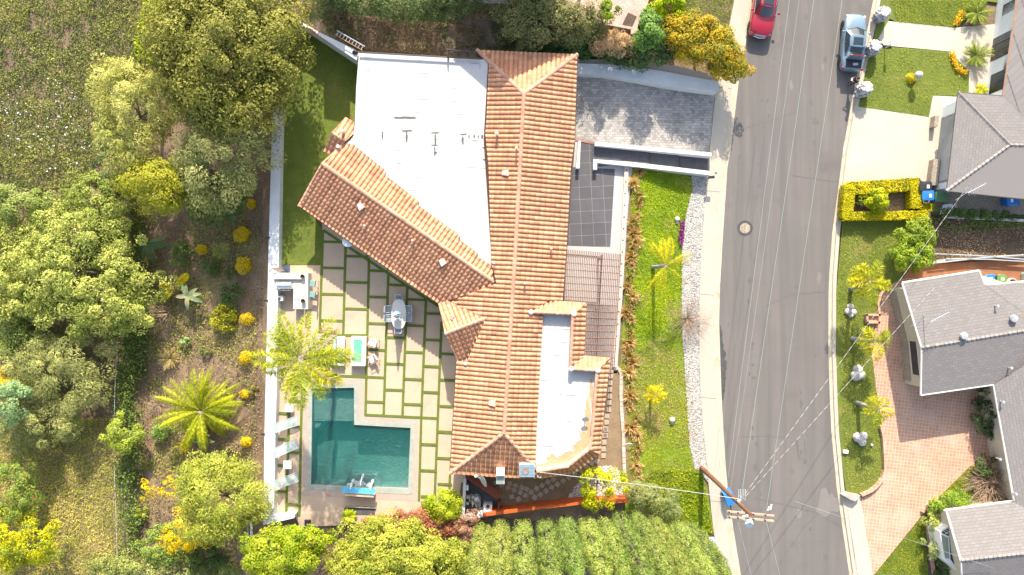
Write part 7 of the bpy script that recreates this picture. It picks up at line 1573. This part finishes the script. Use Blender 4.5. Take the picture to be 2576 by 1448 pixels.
mb=MB(); mb.box(P(1803,396,.124),(.1,.06,.012)); tag(mb.build('access_cover','stonewall'),'small brown access cover in the drive apron','cover')
t=thing('garden_hose','white hose arching from the block edging into the tawny grasses','hose',P(*T23(1180,180),.5)); mb=MB(); mb.tube([P(*T23(1143,182),.75),P(*T23(1175,170),1.0),P(*T23(1205,172),1.0),P(*T23(1222,192),.6)],.035,7); mb.build('pipe','white_paint',t)
p=P(*T12(1360,1.),.5)
# stepping stones
ss=[]
def Z5(x,y): return ((1680+x/5.57)*.670833,(1720+y/5.57)*.670833)
for x,y in ((990,510),(1115,565),(1285,520),(1250,610),(1410,565),(1380,655),(1540,610),(1510,710),(1640,640),(1735,700),(1850,625),(1620,770),(1330,800),(1470,850),(1965,560),(2085,490),(1930,755),(1810,815),(2045,680),(2165,605),(2200,440)): ss.append((Z5(x,y),R(22) if x<1500 else R(-28)))
for x,y in ((490,565),(545,530),(600,500),(655,465),(710,430),(765,395),(820,360),(868,342)): ss.append((T23(x,y),R(-32)))
for x,y in ((935,290),(935,225),(943,160),(945,95),(950,30)): ss.append((T23(x,y),0))
for x,y in ((955,1425),(958,1370),(965,1300),(970,1240),(985,1180),(990,1110),(993,1050),(995,985),(1000,920),(1005,855),(1008,800)): ss.append((T22(x,y),0))
mb=MB(); mb.box((0,0,.02),(.37,.37,.07),bev=.012); proto=mb.build('stepping_stone','flagstone'); first=True
for (xy_,rz) in ss:
    o=proto if first else proto.copy()
    if not first: C.objects.link(o)
    first=False; q=P(*xy_,.55); o.location=(q.x,q.y,.525); o.rotation_euler=(0,0,rz+random.uniform(-.1,.1)); tag(o,'pale square stepping stone set in the dirt of the side yard','stepping stone','stepping stones through the side yard')
# service yard clutter
plain('pvc',(.50,.47,.38),.5)
t=thing('pool_pipes','tangle of cream pool plumbing pipes and valves in the service yard','pool equipment',P(1185,1255,.56)); p=t.location
for k in range(8):
    a=p+Vector((-.35+.17*k*.7,.45-.12*(k%3),.0)); mb=MB(); h_=random.uniform(.3,.6); mb.tube([a,a+Vector((0,0,h_)),a+Vector((.25,0,h_)),a+Vector((.25,-.5-.08*k,h_)),a+Vector((.25,-.5-.08*k,0))],.04,7); mb.build('pipe','pvc',t,smooth=50)
for k in range(4):
    q=p+Vector((-.25+.45*(k%2),-.2+.5*(k//2),.55)); mb=MB(); mb.lathe(q,[(.11,0),(.12,.1),(.06,.13),(.06,.2)],10); mb.build('valve','pvc',t,smooth=50)
t=thing('pool_filter','grey domed pool filter tank in the service yard','pool equipment',P(1201,1250,.56)); mb=MB(); mb.lathe(t.location,[(.26,0),(.28,.1),(.28,.65),(.2,.85),(.06,.93),(.02,.94)],18); mb.build('tank','alu',t,smooth=50); mb=MB(); mb.lathe(t.location+Vector((0,0,.92)),[(.06,0),(.05,.12)],10); mb.build('gauge','grey_metal',t)
t=thing('pool_heater','white box heater with a dark vent beside the divider screen','pool equipment',P(1228,1273,.56)); mb=MB(); mb.box(t.location+Vector((0,0,.5)),(.7,.75,1.),bev=.03); mb.build('case','white_wall',t); mb=MB(); mb.lathe(t.location+Vector((.02,.28,1.)),[(.13,0),(.13,.12),(.1,.14)],12); mb.build('flue','black',t)
t=thing('wall_box','white electrical box on the inner face of the service yard wall','electrical box',P(1176,1224,1.1)); mb=MB(); mb.box(t.location+Vector((0,0,.2)),(.22,.4,.5),bev=.02); mb.build('case','white_paint',t); mb=MB(); mb.tube([t.location,t.location-Vector((0,0,.5))],.03,6); mb.build('conduit','white_paint',t)
# ================================================================ pool terrace furniture
Z4=lambda x,y:((1240+x/4.3875)*.670833,(1080+y/4.3875)*.670833)
FL=.537
def chair_proto():
    t=thing('dining_chair','','chair',(0,0,0)); mb=MB(); mb.box((0,0,.44),(.50,.50,.09),bev=.03); mb.build('seat','grey_cushion',t)
    mb=MB(); m=Matrix.Rotation(R(10),4,'X'); mb.box((0,-.27,.72),(.50,.09,.52),m=m,bev=.03); mb.build('backrest','grey_cushion',t)
    for sx in (-1,1):
        for sy in (-1,1): mb=MB(); mb.tube([(sx*.27,sy*.24,0),(sx*.27,sy*.24,.62 if sy>0 else .6)],.02,6); mb.build('leg','alu',t)
        mb=MB(); mb.box((sx*.28,0,.63),(.055,.56,.035),bev=.01); mb.build('armrest','alu',t)
    mb=MB(); mb.tube([(-.27,-.31,.98),(.27,-.31,.98)],.02,6); mb.build('top_rail','alu',t); return t
c0=chair_proto()
for i,(x,y,rz,lb) in enumerate(((1122,178,math.pi,'grey dining chair at the top end of the oval table'),(1115,682,0,'grey dining chair at the bottom end of the oval table'),(965,352,-math.pi/2,'grey dining chair on the left of the oval table, upper one'),(958,500,-math.pi/2,'grey dining chair on the left of the oval table, lower one in the sun'),(1288,352,math.pi/2,'grey dining chair on the right of the oval table, upper one'),(1286,492,math.pi/2,'grey dining chair on the right of the oval table, lower one'))):
    q=P(*Z4(x,y),1.); loc=(q.x,q.y,FL)
    if i==0: o=c0; o.location=loc; o.rotation_euler=(0,0,rz); o['label']=lb; o['group']='chairs round the oval dining table'
    else: dup(c0,loc,rz,lb,'chairs round the oval dining table')
t=thing('dining_table','oval slatted pale grey dining table on the pool terrace','table',(*P(*Z4(1122,435),1.2).xy,FL)); p=t.location; mb=MB()
ov=[(p.x+.58*math.copysign(abs(math.cos(a))**.75,math.cos(a)),p.y+1.17*math.copysign(abs(math.sin(a))**.85,math.sin(a))) for a in np.linspace(0,6.2832,37)[:-1]]
mb.ext(ov,FL+.70,FL+.735); tp=mb.build('tabletop','offwhite',t); mb=MB()
for k in range(23):
    y=-1.05+k*.0955; w_=.55*math.sqrt(max(.02,1-(abs(y)/1.2)**3.2)); mb.box((p.x,p.y+y,FL+.745),(2*w_,.062,.02))
mb.build('slat','offwhite',tp)
for sx in (-1,1):
    for sy in (-1,1): mb=MB(); mb.tube([p+Vector((sx*.35,sy*.75,0)),p+Vector((sx*.35,sy*.75,.7))],.035,8); mb.build('leg','alu',t)
t=thing('patio_umbrella','closed white and blue patio umbrella standing through the oval table','umbrella',p.copy()); mb=MB(); mb.tube([p+Vector((-.05,0,0)),p+Vector((-.05,0,2.95))],.03,8); mb.build('pole','alu',t)
mb=MB(); q=p+Vector((-.05,0,1.15)); n=16; rings=[]
for z,r_ in ((0,.26),(.1,.24),(.5,.19),(.9,.15),(1.3,.11),(1.7,.06),(1.85,.03)): rings.append([q+Vector((r_*(1.25 if k%2 else .7)*math.cos(2*math.pi*k/n),r_*(1.25 if k%2 else .7)*math.sin(2*math.pi*k/n),z)) for k in range(n)])
mb.loft(rings); mb.build('canopy','white_paint',t,smooth=40); mb=MB(); mb.lathe(p+Vector((-.05,0,0)),[(.28,0),(.28,.06),(.05,.1)],16); mb.build('base','grey_metal',t)
mb=MB(); mb.lathe(p+Vector((-.05,0,1.35)),[(.27,0),(.27,.08)],14); mb.build('strap','blue_sheet',t)
def lounge_chair(label,x,y,rz):
    q=P(*Z4(x,y),.9); t=thing('lounge_chair',label,'chair',(0,0,0),0,'lounge chairs by the fire table'); mb=MB(); mb.box((0,.02,.36),(.56,.58,.12),bev=.04); mb.build('seat','offwhite',t); mb=MB(); mb.box((0,-.30,.58),(.56,.13,.46),m=Matrix.Rotation(R(18),4,'X'),bev=.04); mb.build('backrest','offwhite',t)
    for sx in (-1,1): mb=MB(); mb.tube([(sx*.33,.36,0),(sx*.33,.34,.52),(sx*.33,-.42,.56),(sx*.33,-.40,0)],.028,6); mb.build('arm_frame','pale_wood',t)
    mb=MB(); mb.tube([(-.33,-.38,.3),(.33,-.38,.3)],.02,6); mb.tube([(-.33,.34,.28),(.33,.34,.28)],.02,6); mb.build('rail','pale_wood',t); t.location=(q.x,q.y,FL); t.rotation_euler=(0,0,rz); return t
lounge_chair('white cushioned lounge chair by the fire table, upper one',688,905,R(70)); lounge_chair('white cushioned lounge chair by the fire table, lower one turned to the pool',690,1172,R(120))
def boxq(a,b,z): A=P(*Z4(*a),z);B=P(*Z4(*b),z); return A,B
t=thing('fire_table','pale rectangular fire table filled with turquoise glass beads','fire table',P(*Z4(455,1040),.5)); 
q=[P(*Z4(x,y),1.05) for x,y in ((340,800),(590,805),(572,1290),(322,1285))]; qi=[P(*Z4(x,y),1.05) for x,y in ((383,855),(518,858),(504,1226),(372,1222))]
mb=MB(); mb.ext([(v.x,v.y) for v in q],FL,1.02); mb.build('body','counter',t)
mb=MB()
for i in range(4): j=(i+1)%4; mb.prism([(q[i].x,q[i].y,1.022),(q[j].x,q[j].y,1.022),(qi[j].x,qi[j].y,1.022),(qi[i].x,qi[i].y,1.022)],[(q[i].x,q[i].y,1.07),(q[j].x,q[j].y,1.07),(qi[j].x,qi[j].y,1.07),(qi[i].x,qi[i].y,1.07)])
mb.build('rim','counter',t); mb=MB(); mb.ext([(v.x,v.y) for v in qi],1.0,1.045); mb.build('glass_beads','glass_beads',t)
t=thing('garden_bench','white slab bench with a pale teal cushion back beside the fire table','bench',P(*Z4(160,1040),.5)); q=[P(*Z4(x,y),.98) for x,y in ((110,800),(230,800),(218,1285),(98,1282))]
mb=MB(); mb.ext([(v.x,v.y) for v in q],FL+.35,FL+.45); mb.build('seat','white_paint',t); mb=MB(); q2=[P(*Z4(x,y),1.3) for x,y in ((52,830),(84,830),(78,1284),(40,1282))]; mb.ext([(v.x,v.y) for v in q2],FL+.42,FL+.85); mb.build('back_cushion','pale_teal',t)
mb=MB()
for y in (840,1245): c=P(*Z4(160,y),.7); mb.box((c.x,c.y,FL+.175),(.75,.18,.35))
mb.build('leg','white_paint',t)
# sun loungers and side tables along the white wall
Z6=lambda x,y:((960+x/2.897)*.670833,(1480+y/2.897)*.670833)
for foot,hd,lb in (((452,285),(200,368),'pale sling sun lounger, highest of the three by the pool'),((450,535),(200,640),'pale sling sun lounger, middle of the three by the pool'),((450,900),(200,990),'pale sling sun lounger, lowest of the three by the pool')):
    A=P(*Z6(*foot),FL+.32);B=P(*Z6(*hd),FL+.75); B.z=A.z; d=(B-A); Ll=d.length; d.normalize(); s=Vector((-d.y,d.x,0)); t=thing('sun_lounger',lb,'sun lounger',(A+B)/2-Vector((0,0,.32)),0,'sun loungers beside the pool'); w_=.34
    k=A+d*Ll*.55+Vector((0,0,.05)); e_=A+d*Ll*.98+Vector((0,0,.62)); rows=[A,A.lerp(k,.5)+Vector((0,0,.03)),k,k.lerp(e_,.5)-Vector((0,0,.03)),e_]; mb=MB()
    for a,b in zip(rows[:-1],rows[1:]): mb.add([a-s*w_,a+s*w_,b+s*w_,b-s*w_],[[0,1,2,3]])
    mb.build('sling','sling',t)
    for sg in (-1,1): mb=MB(); mb.tube([r_+s*sg*(w_+.02) for r_ in rows],.025,6); mb.build('side_rail','alu',t)
    for q in (A+d*.15,k): 
        for sg in (-1,1): mb=MB(); mb.tube([q+s*sg*w_,Vector((q.x+s.x*sg*w_,q.y+s.y*sg*w_,FL))],.02,6); mb.build('leg','alu',t)
    mb=MB(); mb.tube([A-s*w_,A+s*w_],.025,6); mb.build('end_rail','alu',t); mb=MB(); mb.tube([e_-s*w_,e_+s*w_],.025,6); mb.build('end_rail','alu',t)
for (x,y,lb) in ((358,150,'small square white side table partly under the queen palm'),(338,768,'small square white side table between two sun loungers')):
    q=P(*Z6(x,y),1.); t=thing('side_table',lb,'side table',(q.x,q.y,FL)); mb=MB(); mb.box((q.x,q.y,FL+.42),(.64,.64,.05),bev=.015); mb.build('tabletop','white_paint',t)
    for sx in (-1,1):
        for sy in (-1,1): mb=MB(); mb.tube([(q.x+sx*.26,q.y+sy*.26,FL),(q.x+sx*.26,q.y+sy*.26,FL+.4)],.025,6); mb.build('leg','white_paint',t)
# outdoor kitchen
Z3=lambda x,y:((1000+x/8.044)*.670833,(980+y/8.044)*.670833)
t=thing('outdoor_kitchen','L-shaped pale stone bar counter with sink area by the white wall','counter',P(740,725,.5)); kz=1.55
def kp(pts,z): return [P(*Z3(x,y),z) for x,y in pts]
mb=MB(); mb.ext(kp(((200,350),(1250,365),(1245,1450),(1050,1450),(1055,550),(205,545)),kz),FL,kz); mb.build('bar_top','counter',t)
mb=MB(); mb.ext(kp(((230,555),(1050,560),(1045,1445),(800,1445),(805,835),(225,830)),1.35),FL,1.35); mb.build('worktop','counter',t)
mb=MB(); mb.ext(kp(((825,975),(1015,975),(1012,1170),(822,1165)),1.36),1.351,1.365); mb.build('sink_cover','alu',t)
mb=MB(); mb.tube(kp(((960,990),(955,1150)),1.42),.025,6); mb.build('handle','white_paint',t)
t=thing('barbecue_grill','stainless barbecue grill with domed lid built into the counter','grill',P(*Z3(490,740),1.35)); q=kp(((265,615),(735,615),(735,860),(330,865)),1.7)
A,B,Cc,D_=q; mb=MB(); rings=[]
for f,z in ((0,1.36),(.05,1.6),(.25,1.76),(.5,1.8),(.75,1.72),(.95,1.55),(1,1.36)):
    a=A.lerp(D_,f);b=B.lerp(Cc,f); rings.append([(a.x,a.y,z),(b.x,b.y,z)])
for i in range(len(rings)-1): mb.add(rings[i]+rings[i+1],[[0,1,3,2]])
mb.add([r_[0] for r_ in rings],[list(range(len(rings)))]); mb.add([r_[1] for r_ in rings],[list(range(len(rings)))[::-1]]); mb.build('lid','steel',t,smooth=50)
mb=MB(); mb.tube([D_+Vector((.08,-.06,-.1)),Cc+Vector((-.08,-.06,-.1))],.025,6); mb.build('handle','chrome',t); mb=MB(); mb.ball(A.lerp(Cc,.48)+Vector((0,-.05,.1)),.06,6); mb.build('gauge','grey_metal',t)
def stool(label,x,y,rz):
    q=P(*Z3(x,y),1.4); t=thing('bar_stool',label,'bar stool',(0,0,0),0,'teal bar stools at the outdoor counter'); mb=MB(); mb.box((0,0,.72),(.46,.46,.05),bev=.02); mb.build('seat','teal_sling',t); mb=MB(); mb.box((0,-.24,.95),(.44,.03,.42),m=Matrix.Rotation(R(8),4,'X')); mb.build('backrest','teal_sling',t)
    for sx in (-1,1):
        for sy in (-1,1): mb=MB(); mb.tube([(sx*.26,sy*.25,0),(sx*.23,sy*.22,.74 if sy>0 else 1.15)],.02,6); mb.build('leg','alu',t)
    mb=MB(); mb.tube([(-.24,-.27,1.17),(.24,-.27,1.17)],.022,6); mb.build('top_rail','alu',t); t.location=(q.x,q.y,FL); t.rotation_euler=(0,0,rz)
stool('teal bar stool at the counter, upper one',1375,680,R(82)); stool('teal bar stool at the counter, lower one under the palm tips',1370,1010,R(82))
for (x,y,lb) in ((1110,468,'dark round pot on the corner of the bar counter'),(1125,1205,'dark round pot on the bar counter near the palm')):
    q=P(*Z3(x,y),kz); mb=MB(); mb.lathe(q,[(.10,0),(.15,.2),(.17,.3),(.14,.31),(.12,.22),(.02,.2)],16); tag(mb.build('table_pot','dark_brown',None,smooth=50),lb,'pot')
t=thing('cooler_bin','small white bin with a dark round lid inside the counter bay','bin',P(*Z3(465,1125),.55)); mb=MB(); mb.box(t.location+Vector((0,0,.35)),(.58,.42,.7),bev=.03); mb.build('body','offwhite',t); mb=MB(); mb.lathe(t.location+Vector((0,-.02,.7)),[(.13,0),(.13,.03),(.02,.04)],14); mb.build('lid','dark_brown',t)
mb=MB(); mb.ext([P(*Z3(x,y),.545) for x,y in ((345,125),(705,125),(705,345),(345,345))],.53,.55); tag(mb.build('floor_mat','navy_mat'),'dark blue mat on the terrace above the bar counter','mat')
t=thing('wooden_sail','tan wooden leaf-shaped board leaning on the white wall above the counter','board',P(*Z3(340,270),.55)); mb=MB(); a=[P(*Z3(135,215),1.9),P(*Z3(440,205),1.4),P(*Z3(520,290),1.2),P(*Z3(340,335),1.5)]; mb.prism(a,[v+Vector((0,0,.05)) for v in a]); mb.build('board','pale_wood',t); mb=MB(); mb.tube([P(*Z3(430,250),1.3),P(*Z3(430,250),FL)],.03,6); mb.build('post','dark_metal',t)
# lamps on the white wall
for i,(x,y) in enumerate((T11(180,228),T11(152,907),T12(133,125),T12(103,1415),T13(88,770))):
    q=P(x-3,y,1.3); t=thing('wall_lamp',['small black lamp on the white wall beside the lawn','small black lamp on the white wall level with the round yellow shrubs','small black lamp on the white wall by the barbecue','small black lamp on the white wall beside the middle sun lounger','small black lamp on the white wall near its bottom end'][i],'lamp',(q.x,q.y,1.3),0,'black lamps on the white wall'); mb=MB(); mb.box((q.x,q.y,1.34),(.34,.16,.08),bev=.02); mb.build('head','black',t); mb=MB(); mb.tube([(q.x-.12,q.y,1.3),(q.x-.22,q.y,1.0)],.03,6); mb.build('bracket','black',t)
for i,(x,y) in enumerate((T10(428,185),T10(985,510))):
    q=P(x,y,2.6); mb=MB(); mb.lathe((q.x,q.y,2.6),[(.16,0),(.18,.06),(.10,.16),(.02,.17)],12,sx=1.3); tag(mb.build('wall_lamp','black',None,smooth=50),['dark round lamp high on the angled white wall near the tree','dark round lamp on the angled white wall at the roof corner'][i],'lamp')
t=thing('ladder','pale aluminium ladder with a red rail lying along the top of the angled wall','ladder',G(855,98))
q0,q1=P(842,88,3.0),P(912,128,3.0); dd=(q1-q0).normalized(); nn=Vector((-dd.y,dd.x,0))
for k,m_ in ((.0,'rust'),(.36,'alu')): mb=MB(); mb.tube([q0+nn*k,q1+nn*k],.035,6); mb.build('rail',m_,t)
mb=MB()
for k in range(9): c=q0.lerp(q1,(k+.5)/9); mb.tube([c,c+nn*.36],.02,5)
mb.build('rung','alu',t)
mb=MB(); a=P(778,72,2.7);b=P(800,88,2.7); mb.tube([a,b],.05,6); tag(mb.build('red_pipe','red_cloth'),'short red pipe on the angled white wall','pipe')
t=thing('wall_clock_light','round pale lamp under the long diagonal eave','lamp',P(876,608,3.0)); mb=MB(); mb.lathe(P(876,608,3.05),[(.02,0),(.42,.02),(.44,.06),(.35,.12),(.02,.16)],22); mb.build('shade','ceramic',t,smooth=50); mb=MB(); q=P(876,608,3.0); mb.tube([q,q+Vector((.5,.55,-.05))],.03,6); mb.build('arm','grey_metal',t)
# steps at the lower left corner, patio odds and ends
t=thing('garden_steps','cream garden steps under the white wall end, descending to the slope','stairs',P(700,1335,-.5))
for k in range(6):
    xa=672+k*13; z_=.3-.18*(5-k); mb=MB(); mb.ext([P(x,y,z_) for x,y in ((xa,1322-k*3.),(xa+15,1318-k*3.),(xa+15,1352),(xa,1352))],z_-1.2,z_); mb.build('tread','stucco',t)
t=thing('garden_gate','white painted gate panel beside the lower garden steps','gate',G(634,1335)); mb=MB(); mb.prism([P(x,y,-.4) for x,y in ((628,1312),(634,1310),(636,1348),(630,1350))],[P(x,y,.6) for x,y in ((628,1312),(634,1310),(636,1348),(630,1350))]); mb.build('panel','white_paint',t); mb=MB(); q=P(622,1316,.5); mb.tube([q,q+Vector((.3,0,0))],.03,5); mb.tube([q,q+Vector((0,-1.0,-.2))],.03,5); mb.tube([q,q-Vector((0,0,1.3))],.03,5); mb.build('frame','alu',t)
mb=MB(); mb.box(P(*T13(525,935),.6),(.5,.5,.12),bev=.02); mb2=tag(mb.build('pump_box','dark_metal'),'small dark square box on the lower deck','box')
t=thing('tree_stump','cut tree trunk leaning beside the small cycad','stump',G(1032*.0+921,1345)); q=t.location; mb=MB(); mb.tube([q-Vector((0,0,.3)),q+Vector((.1,.8,1.3)),q+Vector((.1,1.3,2.2))],[.22,.17,.13],9); mb.build('trunk','bark',t,smooth=60)
t=thing('planter_box','dark bordered planting box behind the fountain ledge','planter',P(907,1296,.5)); mb=MB(); mb.ext([P(x,y,.57) for x,y in ((866,1278),(943,1281),(943,1296),(866,1294))],.4,.575); mb.build('bed','pebble_dark',t); mb=MB(); mb.ext([P(x,y,.8) for x,y in ((864,1274),(945,1278),(945,1281),(864,1277.5))],.4,.72); mb.build('rim','stonewall',t)
mb=MB(); mb.ext([P(x,y,.56) for x,y in ((801,829),(846,833),(846,840),(800,836))],.54,.6); tag(mb.build('floor_grate','rust'),'rusty narrow grate beside the turf strip near the fire table','grate')
# ================================================================ light, sky, camera
sc = bpy.context.scene
w = bpy.data.worlds.new('World'); sc.world = w; w.use_nodes = True; nt = w.node_tree
bg = nt.nodes['Background']; sk = nt.nodes.new('ShaderNodeTexSky'); sk.sky_type = 'NISHITA'; sk.sun_disc = False
SUN_EL = R(33); sk.sun_elevation = SUN_EL; sk.sun_rotation = 0.; sk.air_density = 1.; sk.dust_density = 2.; 
hs=nt.nodes.new('ShaderNodeHueSaturation'); hs.inputs['Saturation'].default_value=.75; nt.links.new(sk.outputs[0], hs.inputs['Color']); nt.links.new(hs.outputs[0], bg.inputs[0]); bg.inputs[1].default_value = .15
sl_ = bpy.data.lights.new('sun', 'SUN'); sl_.energy = 4.0; sl_.angle = R(.5); sl_.color = (1., .905, .765)
so = bpy.data.objects.new('sun', sl_); C.objects.link(so); so.rotation_euler = (-(math.pi/2-SUN_EL), 0, R(-1.5)); so.location = (0, 40, 60)
cam = bpy.data.cameras.new('camera'); cam.sensor_width = 36.; cam.lens = 36.*H/(2576/S); cam.clip_end = 3000.
co_ = bpy.data.objects.new('camera', cam); C.objects.link(co_); co_.location = (0,0,H); co_.rotation_euler = (0,0,0); sc.camera = co_
sc.view_settings.view_transform = 'Standard'; sc.view_settings.look = 'None'; sc.view_settings.exposure = 1.28; sc.view_settings.gamma = 1.; sc.view_settings.use_curve_mapping = False
sc.cycles.max_bounces = 6; sc.cycles.transparent_max_bounces = 12; sc.cycles.caustics_reflective = False; sc.cycles.caustics_refractive = False
